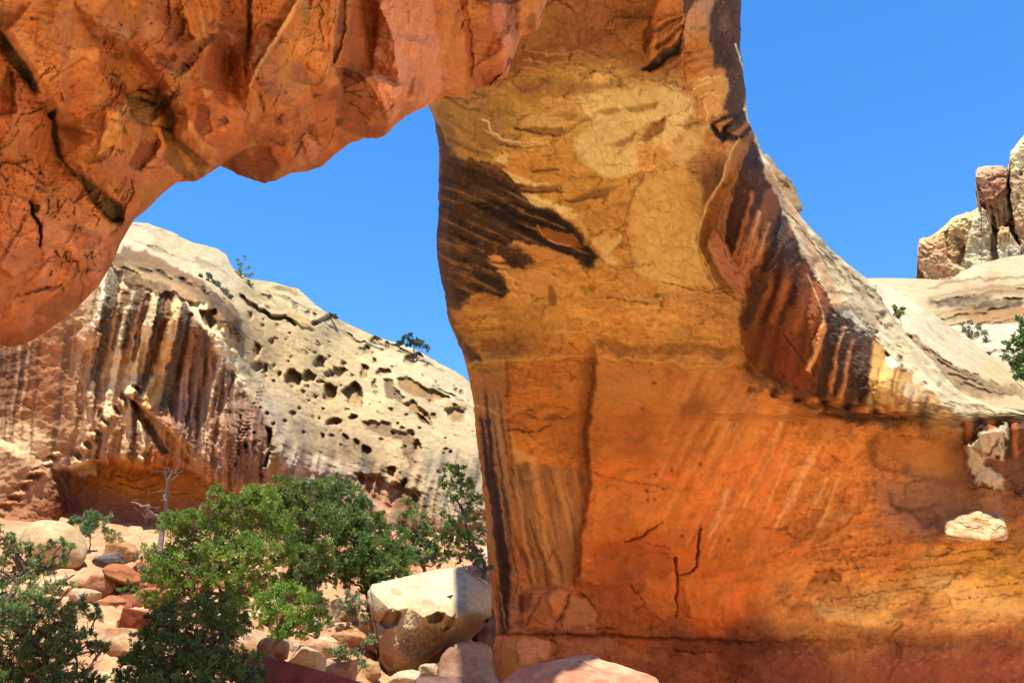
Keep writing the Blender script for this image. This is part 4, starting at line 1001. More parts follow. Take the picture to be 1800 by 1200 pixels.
    s.pp(k8((500, 670), (560, 690), (590, 730), (540, 760), (520, 720)), (222, 200, 160), 4, 7, 5, .8, .35)
    s.pp(k8((560, 840), (600, 850), (615, 880), (590, 900), (555, 870)), (216, 196, 158), 4, 7, 5, .8, .3)
    for (x, y, r) in ((545, 705, 14), (608, 858, 9), (560, 850, 7), (520, 770, 8), (1005, 1003, 18)):
        s.pp(k8((x - r, y - r * .6), (x, y - r), (x + r, y - r * .4), (x + r * .6, y + r), (x - r * .6, y + r)), (96, 66, 44), 3, 3, 3, .7, -.5)
    s.pp(k8((620, 940), (700, 980), (640, 1010), (610, 980)), (150, 126, 100), 6, 14, 8, .7, 0, .6)
    s.pp(k8((620, 780), (700, 860), (780, 960), (860, 1010), (780, 1010), (700, 930), (640, 850)), (188, 164, 132), 7, 12, 7, .6, 0, .4)
    w, m = s.poly(rim, 5, 8, 5)
    rx = PX[w]; ry = PY[w]; ud = ry - 1.05 * rx
    lay = gn(ud / 9 + s.w1x[w], (rx + ry) / 90, 3.3) + .5 * gn(ud / 4, (rx + ry) / 50, 5.3)
    s.H[w] += m * (.16 * ridged(rx / 34, ry / 26, 4.4, 4) + .13 * lay)
    f1, f2, cid = worley((rx + 5 * s.w1x[w]) / 20, (ry + 5 * s.w1y[w]) / 13, 0 * rx, 4)
    s.H[w] += m * .12 * (cid - .5)
    s.C[w] *= (1 + m * .26 * (cid - .5))[..., None]
    s.C[w] *= (1 + m * .35 * np.clip(lay, -1, 1))[..., None]
    dk = (sm(.15, .45, fbm(rx / 30, ry / 20, 33.3, 5)) * m * .4)[..., None]
    s.C[w] = s.C[w] * (1 - dk) + lin((120, 100, 82)) * dk
    s.C[w] *= (1 + m * .12 * fbm(rx / 4, ry / 3, 8.8, 3))[..., None]
    # random small cracks and pocks
    R = random.Random(5)
    for k in range(150):
        x = R.uniform(830, 1290); y = R.uniform(20, 1090)
        L = R.uniform(5, 22); sl = R.uniform(-.35, .25)
        s.crack([(x - L, y - sl * L), (x, y + R.uniform(-2, 2)), (x + L, y + sl * L)], (92, 50, 20), R.uniform(.8, 1.8), R.uniform(.04, .14), 5, 4, .6)
    # smooth wall: less relief on the big flat panels, pits on varnish
    f1, f2, cid = worley(X * 2.2, Y * 2.2, Z * 2.2, 3)
    s.H += (0.10 * (f2 - f1 - .3)) * (1 - wallm * .75)
    # albedo scale; lower wall lightened to stand in for ground bounce
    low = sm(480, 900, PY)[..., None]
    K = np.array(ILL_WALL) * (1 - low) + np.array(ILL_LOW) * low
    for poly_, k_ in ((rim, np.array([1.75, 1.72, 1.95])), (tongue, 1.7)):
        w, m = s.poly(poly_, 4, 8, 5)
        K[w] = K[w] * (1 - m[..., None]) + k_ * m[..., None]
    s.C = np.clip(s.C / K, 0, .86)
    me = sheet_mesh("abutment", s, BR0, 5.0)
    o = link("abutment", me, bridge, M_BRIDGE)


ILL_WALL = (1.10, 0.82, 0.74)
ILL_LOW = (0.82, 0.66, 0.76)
build_abutment()


def build_span():
    cols = np.arange(-470, 1012, 2.1)
    BE = [(-470, 1420), (-400, 1120), (-300, 800), (-200, 670), (-100, 630), (0, 603), (18, 609), (40, 606), (70, 590), (100, 568), (130, 546), (150, 526), (172, 504), (190, 476), (205, 446), (214, 420), (222, 396), (240, 382), (255, 372), (275, 350), (300, 327), (318, 316),
          (340, 320), (360, 311), (375, 296), (390, 291), (402, 294), (415, 306), (440, 315), (465, 322), (485, 318), (500, 308), (515, 304), (540, 301), (565, 293), (582, 278), (600, 260), (620, 250), (640, 243), (662, 244), (680, 237),
          (690, 224), (700, 209), (725, 199), (745, 189), (765, 178), (774, 166), (783, 162), (800, 171), (822, 173), (829, 161), (845, 151), (862, 153), (880, 142), (891, 136), (897, 118), (905, 92), (912, 68), (920, 60), (945, 54), (951, 40), (957, 15), (964, -12), (985, -90), (1012, -200)]
    yb = np.interp(cols, *zip(*BE)) + 2.5 * fbm(cols / 13, 0 * cols, 2.1, 4)
    top = -780.0                   # unseen underside, carried on overhead to shade the red crest rock
    v = np.linspace(0, 1, 600)
    PX = np.repeat(cols[None], len(v), 0)
    PY = top + (yb - top)[None] * v[:, None]
    s = Sheet(PX, PY, 23)
    base = lambda x, y: 12.2 + 10.6 * (x + 50) / 820.0 - 0.0085 * (600 - y)
    tt = np.clip(PX + 250, 0, None) / 1010.0
    s.D = (7.0 + 3.2 * tt + 11.5 * tt ** 2.6) * (1 - .0005 * (600 - PY))
    # facets: (x, y, metres towards the viewer)
    FC = [(-480, -330, .3), (-480, 300, .1), (-480, 900, .4), (-330, 500, .6), (-350, 100, -.1), (-300, 760, .2), (-470, 1430, 0), (-200, -330, .2), (-200, 0, .3), (-200, 300, .2), (-200, 640, 0), (0, -330, .4), (300, -330, .6), (600, -330, .3), (900, -330, 0), (1012, -330, -.3), (1012, -100, -.5), (985, -60, -.6),
          # left lower mass
          (0, 60, .0), (30, 110, .1), (65, 168, .2), (98, 220, .2), (104, 285, .25), (128, 325, .25), (170, 378, .2), (214, 398, -.1), (0, 200, .5), (0, 330, .7), (60, 330, .75), (0, 450, .6), (90, 420, .8), (150, 440, .5), (190, 440, -.1), (60, 520, .5), (120, 520, .1), (0, 570, .25), (40, 580, .0), (20, 606, -.5), (120, 552, -.5), (180, 490, -.6), (214, 425, -.7),
          # the strip: upper mass above it
          (18, 50, .9), (50, 105, .95), (82, 150, 1.0), (110, 205, 1.05), (124, 270, 1.05), (150, 306, 1.0), (192, 345, .9), (226, 385, .5),
          (60, 0, 1.2), (80, 60, 1.25), (140, 140, 1.3), (130, 0, 1.1), (165, 240, 1.4), (190, 180, 1.1), (210, 270, 1.35), (240, 330, 1.0), (180, 290, 1.5), (275, 345, .3), (222, 230, 1.6), (255, 250, .9), (290, 300, .8), (318, 312, .2),
          # second strip and the mass above it
          (157, 60, .9), (225, 100, .85), (262, 150, .85), (296, 205, .8), (303, 250, .75), (330, 280, .7), (365, 300, .35),
          (170, 40, 1.6), (240, 78, 1.7), (285, 128, 1.75), (325, 190, 1.75), (328, 228, 1.7), (352, 258, 1.55), (388, 286, 1.0),
          (200, 0, 1.6), (260, 30, 1.4), (300, 80, 1.9), (330, 0, 1.3), (345, 110, 1.5), (360, 180, 2.0), (385, 230, 1.9), (400, 60, 1.2), (405, 150, 1.5), (440, 130, 2.3), (430, 200, 1.6), (420, 255, 1.2), (440, 290, .5), (465, 318, .0),
          (450, 60, 1.5), (490, 40, 2.0), (520, 0, 2.3), (450, 128, 2.35), (500, 75, 2.0), (540, 0, 1.7), (560, 60, 1.7), (530, 130, 1.6), (480, 180, 1.5), (520, 220, 1.4), (560, 160, 1.9), (545, 230, 1.0), (500, 270, .8), (540, 296, .1), (590, 262, .3),
          (587, 0, 1.7), (590, 125, 1.7), (603, 0, 1.0), (604, 130, 1.0), (640, 0, .9), (655, 120, .9), (600, 160, 1.5), (660, 220, 1.3), (620, 235, .9), (645, 240, .3),
          (662, 0, 1.7), (655, 135, 1.9), (660, 150, 1.7), (690, 60, 2.0), (720, 0, 1.9), (690, 205, 1.5), (700, 150, 2.0), (740, 80, 2.0), (730, 165, 1.6), (760, 60, 1.4), (770, 150, 1.0), (745, 185, .8), (700, 205, .8), (785, 0, 1.6), (775, 90, 1.3), (790, 155, .6),
          (800, 0, .9), (812, 60, .9), (822, 120, .8), (815, 168, .3), (826, 0, 1.2), (835, 60, 1.1), (832, 120, 1.0), (838, 150, .5), (860, 0, .7), (868, 60, .8), (886, 125, .9), (860, 148, .2), (870, 10, 1.4), (888, 80, 1.3), (900, 40, .8), (900, 90, .4), (912, 55, .2), (925, 0, 1.0), (945, 45, .4), (958, 0, 0)]
    wx = PX + 5 * s.w1x + 3 * s.w2x; wy = PY + 5 * s.w1y + 3 * s.w2y
    s.H += 1.45 * facet(FC, wx, wy) * s.D / 15.0
    # the underside turns away along the lower edge
    db = (yb[None] - PY)
    s.D += 1.3 * (1 - np.sqrt(1 - np.clip(1 - db / 26, 0, 1) ** 2 * .98))
    W = s.noise_at(); X, Y, Z = W[..., 0], W[..., 1], W[..., 2]
    s.H += 0.20 * fbm(X * .7, Y * .7, Z * .7, 3)
    RS = np.random.RandomState(12)
    def net(sx, sy, amp, x0=-500, x1=1040, y0=-360, y1=1440):
        out = []
        for gx in np.arange(x0, x1, sx):
            for gy in np.arange(y0, y1, sy):
                out.append((gx + RS.uniform(-.48, .48) * sx, gy + RS.uniform(-.48, .48) * sy, RS.uniform(-amp, amp)))
        return out
    e1, t1 = facet(net(58, 84, .36), PX + 3 * s.w1x + 2 * s.w2x, PY + 3 * s.w1y + 2 * s.w2y, True)
    e2, t2 = facet(net(24, 34, .09), PX + 2 * s.w1x + 2 * s.w2x, PY + 2 * s.w1y + 2 * s.w2y, True)
    rough = sm(-.2, .3, fbm(PX / 110, PY / 110, 3.3, 3))
    s.H += (e1 + e2 * (.25 + .75 * rough)) * s.D / 14.0
    s.H += 0.05 * ridged(X * 2.5, Y * 2.5, Z * 2.5, 4) * (.2 + rough)
    s.H += 0.02 * fbm(X * 8, Y * 8, Z * 8, 4) * (.4 + rough)
    pk = (205, 118, 84)
    O = [(50, 450, (196, 108, 72)), (80, 350, (196, 112, 68)), (20, 250, (170, 82, 42)), (90, 540, (178, 90, 50)), (20, 580, (175, 84, 44)), (100, 100, (204, 120, 68)), (60, 30, (186, 108, 62)), (180, 60, (180, 98, 48)), (170, 180, (176, 90, 42)), (180, 320, (190, 106, 58)),
         (250, 130, (166, 84, 36)), (300, 150, (170, 82, 34)), (250, 300, (182, 98, 52)), (200, 250, (195, 112, 58)), (340, 60, (158, 74, 28)), (370, 200, (180, 88, 42)), (420, 60, (168, 82, 32)), (430, 160, (180, 90, 40)), (490, 90, (186, 102, 44)), (555, 80, (192, 104, 50)),
         (520, 200, (172, 86, 40)), (470, 260, (160, 78, 34)), (450, 300, (146, 68, 28)), (620, 60, (150, 74, 38)), (620, 190, (146, 72, 32)), (710, 80, (198, 120, 86)), (700, 180, (194, 116, 82)), (760, 120, (186, 102, 62)), (780, 30, (184, 92, 44)),
         (815, 80, (168, 84, 44)), (850, 80, (160, 76, 36)), (890, 60, (188, 106, 74)), (930, 20, (180, 100, 52)), (590, 230, (165, 84, 40)), (960, -100, (180, 100, 52)), (300, -200, (175, 90, 42))]
    s.C[:] = blend_cols(O, PX, PY, 2.2)
    s.C *= (1 + 0.24 * fbm(PX / 90, PY / 90, 5.5, 5))[..., None]
    s.C *= (1 + 0.42 * (t1 - .5))[..., None]  # tone per facet, standing in for shading the even bounce lacks
    s.C *= (1 + 0.22 * (t2 - .5) * (.3 + .7 * rough))[..., None]
    n = fbm(PX / 70, PY / 110, 9.1, 5)
    m = sm(.05, .45, n)[..., None] * .45
    s.C = s.C * (1 - m) + lin((200, 124, 96)) * m
    m = sm(.1, .5, fbm(PX / 55 + 20, PY / 80, 12.1, 5))[..., None] * .5
    s.C = s.C * (1 - m) + lin((140, 64, 26)) * m
    # named facets: stone colours plus painted shading contrast
    A = lambda *q: [(x / 3.0, y / 3.0) for x, y in q]
    B = lambda *q: [(380 + x / 3.53, y / 3.53) for x, y in q]
    G = lambda *q: [(x / 3.75, 300 + y / 3.75) for x, y in q]
    def F(q, c, dep=0.0, amt=.85, soft=2.2, warp=4, fine=2.5, brk=0.0, bs=7.0):
        s.pp(q, c, soft, warp, fine, amt, dep * .55, brk, bs)
    # upper left pale block and its brown blotches
    F(A((0, -30), (240, -30), (540, -30), (500, 110), (440, 210), (420, 300), (380, 350), (240, 450), (215, 470), (60, 240), (0, 160)), (192, 108, 58), 0, .7)
    F(A((0, -30), (140, -30), (90, 60), (150, 200), (215, 400), (215, 470), (60, 240), (0, 160)), (196, 116, 76), 0, .7, 8)
    F(A((150, 140), (215, 170), (230, 60), (290, 20), (330, 130), (400, 150), (390, 260), (300, 350), (230, 360), (190, 280)), (146, 66, 34), 0, .75, 7, 12, 8, .75, 5)
    F(A((330, 40), (480, 20), (500, 90), (430, 120), (350, 110)), (150, 74, 36), 0, .6, 6, 10, 8, .7, 5)
    # first strip, its ledge shadow painted in dark brown
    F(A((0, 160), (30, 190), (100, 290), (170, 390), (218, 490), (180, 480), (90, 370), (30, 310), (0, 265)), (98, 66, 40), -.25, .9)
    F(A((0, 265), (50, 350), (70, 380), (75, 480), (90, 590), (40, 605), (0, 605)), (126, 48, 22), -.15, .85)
    F(A((0, 290), (40, 340), (20, 400), (0, 440)), (188, 100, 46), .1, .8)
    F(A((60, 370), (180, 480), (250, 550), (240, 565), (90, 590), (80, 470)), (178, 92, 58), .05, .75)
    F(A((0, 610), (240, 560), (290, 600), (290, 700), (310, 800), (350, 870), (410, 950), (280, 1000), (0, 1010)), (180, 92, 46), 0, .7)
    # main left rib of the strip going down, shade painted on
    F(A((250, 600), (295, 570), (300, 650), (320, 780), (350, 850), (400, 905), (470, 960), (560, 1030), (650, 1100), (655, 1165), (600, 1170), (520, 1110), (460, 1050), (420, 960), (360, 890), (310, 820), (280, 720), (280, 640)), (108, 70, 38), -.3, .85)
    F(A((250, 600), (295, 570), (290, 625), (262, 630)), (72, 42, 24), -.15, .7)
    F(A((410, 895), (470, 950), (560, 1030), (655, 1105), (650, 1170), (590, 1165), (500, 1090), (440, 1000)), (92, 62, 34), -.2, .85)
    # rough orange boss
    F(A((235, 450), (370, 350), (440, 300), (520, 340), (560, 440), (650, 490), (660, 540), (560, 570), (470, 610), (430, 640), (380, 600), (300, 570), (250, 510)), (196, 98, 44), .15, .8, 3)
    F(A((240, 460), (380, 360), (520, 460), (480, 610), (400, 600), (300, 560)), (150, 64, 38), .05, .6, 5, 8, 8, .9, 4)
    # flat brown panel under it
    F(A((300, 580), (420, 640), (560, 570), (530, 720), (500, 850), (400, 890), (345, 830), (310, 720)), (170, 88, 40), -.05, .75)
    F(A((560, 575), (680, 535), (685, 580), (640, 680), (640, 760), (600, 800), (540, 880), (500, 850), (530, 720)), (208, 124, 62), .15, .85)
    F(A((545, 610), (570, 590), (560, 680), (525, 740), (530, 670)), (140, 66, 40), 0, .75)
    F(A((500, 830), (560, 780), (600, 770), (570, 840), (520, 860)), (136, 62, 30), -.1, .7)
    F(A((640, 640), (740, 640), (720, 700), (690, 760), (700, 850), (640, 810), (640, 760)), (176, 92, 42), .0, .8)
    F(A((740, 640), (800, 660), (830, 740), (820, 830), (740, 900), (680, 860), (730, 780), (750, 700)), (132, 56, 24), -.15, .85)
    F(A((820, 660), (870, 730), (880, 790), (840, 840), (740, 900), (800, 830), (850, 770), (830, 720)), (204, 112, 56), .2, .85)
    F(A((400, 900), (560, 830), (640, 810), (720, 900), (690, 1000), (660, 1100), (560, 1030), (470, 960)), (178, 92, 56), .1, .75)
    F(A((700, 930), (860, 840), (950, 940), (860, 1030), (760, 1100), (660, 1170), (655, 1110), (690, 1030)), (188, 98, 56), .05, .75)
    F(A((760, 1000), (830, 960), (820, 1040), (780, 1080), (740, 1080)), (140, 66, 32), -.05, .7)
    # underside of the second strip, its shade painted olive brown
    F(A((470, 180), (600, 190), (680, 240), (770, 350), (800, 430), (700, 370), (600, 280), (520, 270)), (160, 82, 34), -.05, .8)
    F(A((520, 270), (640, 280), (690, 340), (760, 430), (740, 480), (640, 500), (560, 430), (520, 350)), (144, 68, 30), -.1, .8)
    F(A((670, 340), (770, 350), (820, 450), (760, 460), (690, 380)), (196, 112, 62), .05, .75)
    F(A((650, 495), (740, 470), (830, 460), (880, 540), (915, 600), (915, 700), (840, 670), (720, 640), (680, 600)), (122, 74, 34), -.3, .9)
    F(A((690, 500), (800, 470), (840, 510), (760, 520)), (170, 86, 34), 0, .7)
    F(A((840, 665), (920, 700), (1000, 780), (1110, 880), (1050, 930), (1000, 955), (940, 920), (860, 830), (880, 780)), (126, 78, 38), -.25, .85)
    F(A((930, 770), (980, 820), (1040, 900), (1030, 940), (990, 900)), (180, 104, 50), .1, .8)
    for q in ((730, 470, 780, 475), (740, 530, 840, 555), (850, 570, 900, 572), (860, 596, 900, 600), (850, 670, 910, 690), (770, 490, 800, 500)):
        s.crack(A((q[0], q[1]), ((q[0] + q[2]) / 2, (q[1] + q[3]) / 2 + 2), (q[2], q[3])), (48, 26, 12), 4.0 if q[0] in (730, 740) else 2.0, .12, 3, 2, .9)
    # central broken mass
    F(A((670, 240), (740, 130), (800, 60), (900, 150), (1000, 400), (1100, 480), (1100, 560), (930, 580), (880, 520), (820, 430), (780, 350)), (178, 86, 36), .15, .6, 5)
    F(A((730, 110), (800, 60), (830, 160), (790, 230), (740, 180)), (184, 104, 72), 0, .6, 5, 8, 8, .5, 5)
    F(A((830, 270), (930, 290), (1000, 340), (960, 380), (880, 350), (830, 320)), (104, 46, 22), -.2, .8, 3, 8, 6, .3)
    F(A((880, 30), (960, 60), (970, 170), (900, 240), (860, 130)), (98, 42, 20), -.2, .75, 5, 10, 8, .5, 5)
    F(A((960, -20), (1170, -20), (1150, 150), (1090, 300), (1020, 200), (970, 90)), (190, 100, 38), .1, .8)
    for i in range(5):
        s.pl(A((1000 + i * 28, -10), (1040 + i * 24, 100), (1090 + i * 8, 250)), ((150, 70, 28), (216, 130, 60))[i % 2], 1.6, .8, 1.6, 4, 2, .6, .03)
    F(A((1040, 540), (1100, 560), (1110, 700), (1050, 730), (1020, 650)), (118, 50, 26), -.1, .85)
    F(A((920, 590), (1010, 640), (1050, 740), (1140, 790), (1140, 880), (1100, 870), (1000, 780), (920, 720)), (196, 114, 68), .2, .7)
    F(A((1060, 470), (1105, 480), (1100, 510), (1070, 510)), (216, 132, 76), .1, .7)
    F(A((1150, 180), (1200, 180), (1200, 560), (1120, 500), (1080, 380), (1100, 290)), (146, 66, 30), -.1, .75, 4)
    for k in range(60):
        x = 800 + 380 * ((k * .618) % 1); y = 120 + 560 * ((k * .38) % 1)
        r = 10 + 22 * ((k * .27) % 1)
        F(A((x - r, y), (x, y - r), (x + r, y + 4), (x, y + r)), ((110, 46, 22), (206, 118, 60), (150, 70, 44), (90, 38, 18))[k % 4], (-.12, .1, .05, -.15)[k % 4], .65, 2, 5, 4)
    # columns and folds at the middle
    F(B((0, 220), (130, 230), (180, 330), (150, 480), (90, 600), (0, 620)), (148, 66, 28), -.05, .7, 4, 8, 6, .3)
    F(B((20, -20), (170, -20), (200, 120), (190, 400), (140, 250), (60, 180), (10, 200)), (132, 58, 24), -.1, .75, 4, 8, 5, .3)
    F(B((185, -20), (225, -20), (215, 200), (205, 420), (180, 500), (170, 380), (195, 200)), (92, 40, 18), -.3, .8)
    F(B((225, -20), (500, -20), (440, 120), (330, 260), (250, 420), (210, 470), (215, 250)), (172, 88, 42), .05, .7)
    F(B((260, 120), (350, 100), (390, 170), (330, 240), (270, 220)), (140, 74, 44), 0, .6, 5)
    s.pl(B((525, -10), (440, 120), (330, 300), (260, 420), (205, 530)), (226, 148, 96), 5.5, 2.5, 2, 3, 2, .9, .22)
    F(B((530, -20), (600, -20), (520, 210), (440, 400), (330, 470), (230, 500), (270, 430), (350, 310), (450, 140)), (180, 96, 46), -.15, .75)
    F(B((520, 20), (560, 20), (590, 90), (545, 190), (528, 190)), (150, 100, 54), -.1, .75)
    F(B((590, -20), (770, -20), (745, 200), (725, 400), (770, 520), (700, 560), (640, 470), (580, 420), (520, 340), (560, 200)), (184, 100, 48), .1, .7)
    F(B((700, -20), (770, -20), (740, 250), (722, 410), (700, 200)), (200, 104, 54), .1, .7)
    F(B((250, 500), (380, 450), (520, 420), (600, 540), (610, 760), (560, 800), (420, 830), (330, 760), (280, 640)), (176, 96, 54), .05, .55, 4)
    F(B((460, 380), (520, 370), (600, 520), (560, 560), (490, 460)), (142, 78, 60), 0, .65, 4)
    F(B((270, 510), (440, 560), (470, 640), (400, 640), (300, 570)), (130, 72, 58), 0, .6, 5, 8, 6, .5)
    F(B((250, 560), (275, 570), (300, 650), (290, 700), (265, 620)), (112, 50, 22), -.15, .85)
    F(B((600, 540), (690, 520), (700, 610), (620, 620)), (164, 82, 36), .1, .8)
    F(B((605, 590), (660, 590), (610, 620)), (70, 34, 16), -.15, .8)
    F(B((350, 740), (395, 720), (400, 770), (370, 790)), (128, 64, 34), -.1, .8)
    F(B((545, 780), (610, 770), (640, 850), (620, 880), (570, 860)), (134, 62, 26), -.1, .8)
    F(B((480, 980), (520, 880), (540, 880), (510, 960)), (66, 34, 18), -.15, .85)
    F(B((640, 640), (750, 620), (750, 800), (740, 960), (640, 1040), (620, 820)), (176, 88, 40), .05, .6)
    F(B((100, 960), (250, 910), (320, 920), (400, 1050), (350, 1130), (240, 1130), (150, 1090), (40, 1030)), (122, 54, 24), -.25, .85)
    for i in range(5):
        s.pl(B((90, 985 + i * 22), (200, 980 + i * 24), (340, 1000 + i * 24)), (92, 40, 18), 1.0, .7, 1.5, 4, 3, .6, -.05)
    F(B((330, 900), (470, 890), (490, 980), (420, 1060), (390, 1030)), (166, 78, 34), .1, .7)
    F(B((0, 900), (120, 880), (270, 900), (100, 970), (30, 1025), (0, 1000)), (172, 88, 48), .1, .7)
    # dark red recess and the pink face
    F(B((770, -20), (810, -20), (800, 200), (760, 360), (730, 420), (735, 300)), (104, 44, 22), -.35, .85)
    F(B((810, -20), (855, -20), (830, 150), (800, 260), (770, 400), (750, 400), (800, 200)), (168, 90, 42), .1, .8)
    F(B((855, -20), (1025, -20), (1000, 150), (980, 330), (970, 470), (900, 450), (770, 410), (800, 260), (830, 150)), (148, 70, 36), -.05, .85)
    F(B((740, 410), (900, 460), (980, 560), (1050, 720), (1060, 800), (1030, 850), (900, 850), (790, 800), (770, 700), (790, 560)), (130, 58, 28), -.25, .85)
    for q in ((800, 565, 910, 600), (860, 565, 930, 565), (940, 600, 985, 612), (890, 690, 960, 760), (920, 760, 940, 780), (800, 470, 900, 520), (830, 640, 900, 680)):
        s.crack(B((q[0], q[1]), ((q[0] + q[2]) / 2, (q[1] + q[3]) / 2 - 6), (q[2], q[3])), (56, 24, 12), 2.6, .12, 3, 2, .85)
    F(B((750, 740), (790, 740), (790, 780), (755, 790)), (76, 34, 18), -.2, .8)
    F(B((900, 450), (1010, 540), (1070, 700), (1060, 800), (1030, 700), (960, 560)), (172, 86, 40), .15, .7, 4)
    F(B((1025, -20), (1330, -20), (1370, 200), (1400, 400), (1400, 560), (1330, 640), (1240, 660), (1160, 700), (1130, 740), (1100, 790), (1065, 800), (1070, 700), (1000, 540), (970, 460), (980, 300)), (196, 110, 80), .1, .85)
    F(B((1025, -20), (1090, -20), (1130, 200), (1200, 380), (1130, 600), (1070, 740), (1000, 540), (975, 450), (985, 280)), (202, 118, 90), .06, .7)
    F(B((1250, 460), (1290, 470), (1290, 590), (1180, 620), (1200, 540)), (176, 94, 60), -.05, .7)
    F(B((1225, 470), (1240, 460), (1225, 590), (1190, 610), (1200, 530)), (120, 54, 30), -.12, .8)
    F(B((1160, 640), (1330, 620), (1310, 650), (1160, 720), (1130, 740)), (184, 96, 60), -.1, .7)
    F(B((1185, 60), (1200, 65), (1197, 130), (1187, 130)), (122, 62, 44), -.05, .8)
    F([(772, -6), (806, -6), (812, 50), (820, 100), (824, 168), (803, 170), (790, 158), (780, 90)], (182, 96, 44), -.1, .75)
    for k in range(24):
        x = 776 + 34 * ((k * .618) % 1); y = 8 + 140 * ((k * .38) % 1)
        s.crack([(x - 2, y - 3), (x + 3, y + 3)], (96, 46, 22), 1.6, .05, 2, 2, .7)
    F([(806, -6), (818, -6), (826, 60), (832, 110), (828, 168), (818, 170), (820, 100)], (140, 66, 34), -.15, .8)
    F([(826, -6), (858, -6), (872, 60), (886, 128), (860, 148), (832, 158), (832, 60)], (160, 78, 38), -.05, .85)
    for i in range(6):
        s.pl([(828, 4 + i * 22), (845, 8 + i * 22), (862 + i * 4, 4 + i * 22)], (112, 52, 24), 1.0, .6, 1.6, 4, 3, .5, -.04)
    F([(856, -10), (880, -10), (905, 62), (893, 130), (884, 100), (872, 50)], (184, 104, 82), .15, .85)
    F([(880, -10), (914, -10), (912, 60), (896, 124), (900, 70)], (142, 76, 62), -.05, .8)
    F([(914, -10), (964, -12), (950, 50), (920, 58), (912, 50)], (178, 98, 44), .05, .8)
    F([(925, 30), (940, 20), (942, 46), (924, 52)], (110, 56, 22), -.05, .6)
    s.pl([(960, -14), (951, 40), (940, 52)], (176, 110, 74), 2, 1.6, 1.5, 2, 1, .8, .1)
    for k in range(34):
        x = 858 + 50 * ((k * .618) % 1); y = 122 * ((k * .38) % 1)
        if x > 850 + y * .32:
            s.crack([(x, y - 5), (x + 2, y + 5)], (84, 42, 34), 2.0, .05, 2, 2, .7)
    # lower left boss
    F(G((0, 160), (90, 160), (190, 210), (260, 330), (270, 480), (240, 580), (180, 660), (80, 700), (0, 640)), (190, 100, 64), .2, .7)
    for k in range(40):
        x = 230 * ((k * .618) % 1); y = 210 + 400 * ((k * .38) % 1)
        s.crack(G((x, y - 16), (x + 6, y), (x - 2, y + 18)), (110, 52, 34), 1.8, .05, 3, 2, .65)
    s.pl(G((190, 210), (215, 290), (265, 360), (275, 430), (262, 500)), (84, 38, 20), 2.4, 1.6, 2, 3, 2, .85, -.25)
    F(G((195, 220), (260, 225), (250, 260), (205, 290)), (78, 34, 20), -.2, .8)
    F(G((90, 140), (340, 150), (300, 200), (210, 210), (100, 170)), (184, 96, 40), -.05, .7)
    F(G((230, 90), (350, 130), (300, 150), (240, 140)), (116, 58, 48), -.05, .7)
    F(G((420, 350), (520, 300), (620, 400), (760, 420), (740, 520), (600, 520), (500, 470)), (150, 68, 34), -.05, .6, 5, 8, 6, .4, 6)
    F(G((330, 160), (440, 120), (560, 200), (700, 330), (620, 350), (450, 330), (340, 300)), (188, 102, 62), .05, .6, 5)
    F(G((0, 640), (90, 700), (200, 680), (400, 750), (200, 800), (0, 800)), (176, 88, 44), 0, .6)
    F(G((200, 790), (290, 770), (410, 752), (360, 790), (240, 805)), (132, 66, 56), -.12, .8)
    F(G((0, 830), (180, 800), (160, 900), (60, 900)), (170, 84, 58), 0, .5, 5)
    F(G((500, 900), (545, 770), (555, 780), (530, 860)), (96, 42, 22), -.1, .8)
    for q in (((370, 530), (390, 570)), ((570, 560), (570, 690)), ((600, 560), (625, 630)), ((430, 530), (440, 590), (480, 610)), ((720, 540), (720, 590)), ((410, 770), (420, 790)), ((860, 60), (880, 140), (830, 230), (815, 330)), ((620, 215), (660, 210)), ((320, 190), (315, 280)), ((380, 200), (375, 280)), ((330, 690), (340, 660))):
        s.crack(G(*q), (80, 36, 20), 3.2, .14, 3, 2, .85)
    F(G((640, 980), (540, 1000), (330, 1100), (180, 1160), (0, 1150), (0, 1090), (300, 1000), (520, 900)), (156, 74, 34), -.05, .5, 6)
    for p, wd in ((((808, 0), (815, 30), (825, 62), (830, 110), (826, 158)), 1.8), (((590, 0), (590, 110)), 2.0), (((28, 130), (20, 215), (12, 232)), 1.2), (((82, 185), (40, 200), (30, 215), (32, 230), (15, 250)), 1.8), (((80, 220), (65, 225), (55, 240)), 1.2),
                  (((220, 345), (235, 320), (233, 300), (240, 285)), 1.6), (((52, 362), (60, 372), (70, 395), (68, 420)), 2.6), (((22, 285), (50, 300), (70, 320), (85, 330)), 1.6), (((110, 455), (118, 440), (116, 462)), 2.2), (((150, 450), (162, 440), (168, 455)), 2.2),
                  (((30, 520), (70, 512), (110, 500)), 1.6), (((590, 130), (640, 138), (655, 175)), 1.4), (((530, 240), (520, 270), (515, 278)), 2.4), (((225, 240), (215, 222), (222, 205)), 1.4), (((245, 175), (272, 182)), 2.4), (((240, 157), (262, 160)), 1.8)):
        s.crack(p, (70, 34, 16), wd, .12)
    R = random.Random(8)
    for k in range(220):
        x = R.uniform(-20, 940); y = R.uniform(-30, 560)
        L = R.uniform(3, 14); an = R.uniform(-.9, 1.9)
        s.crack([(x - L * math.cos(an), y - L * math.sin(an)), (x, y + R.uniform(-2, 2)), (x + L * math.cos(an), y + L * math.sin(an))], (88, 42, 18), R.uniform(.7, 1.7), R.uniform(.03, .1), 5, 4, .65)
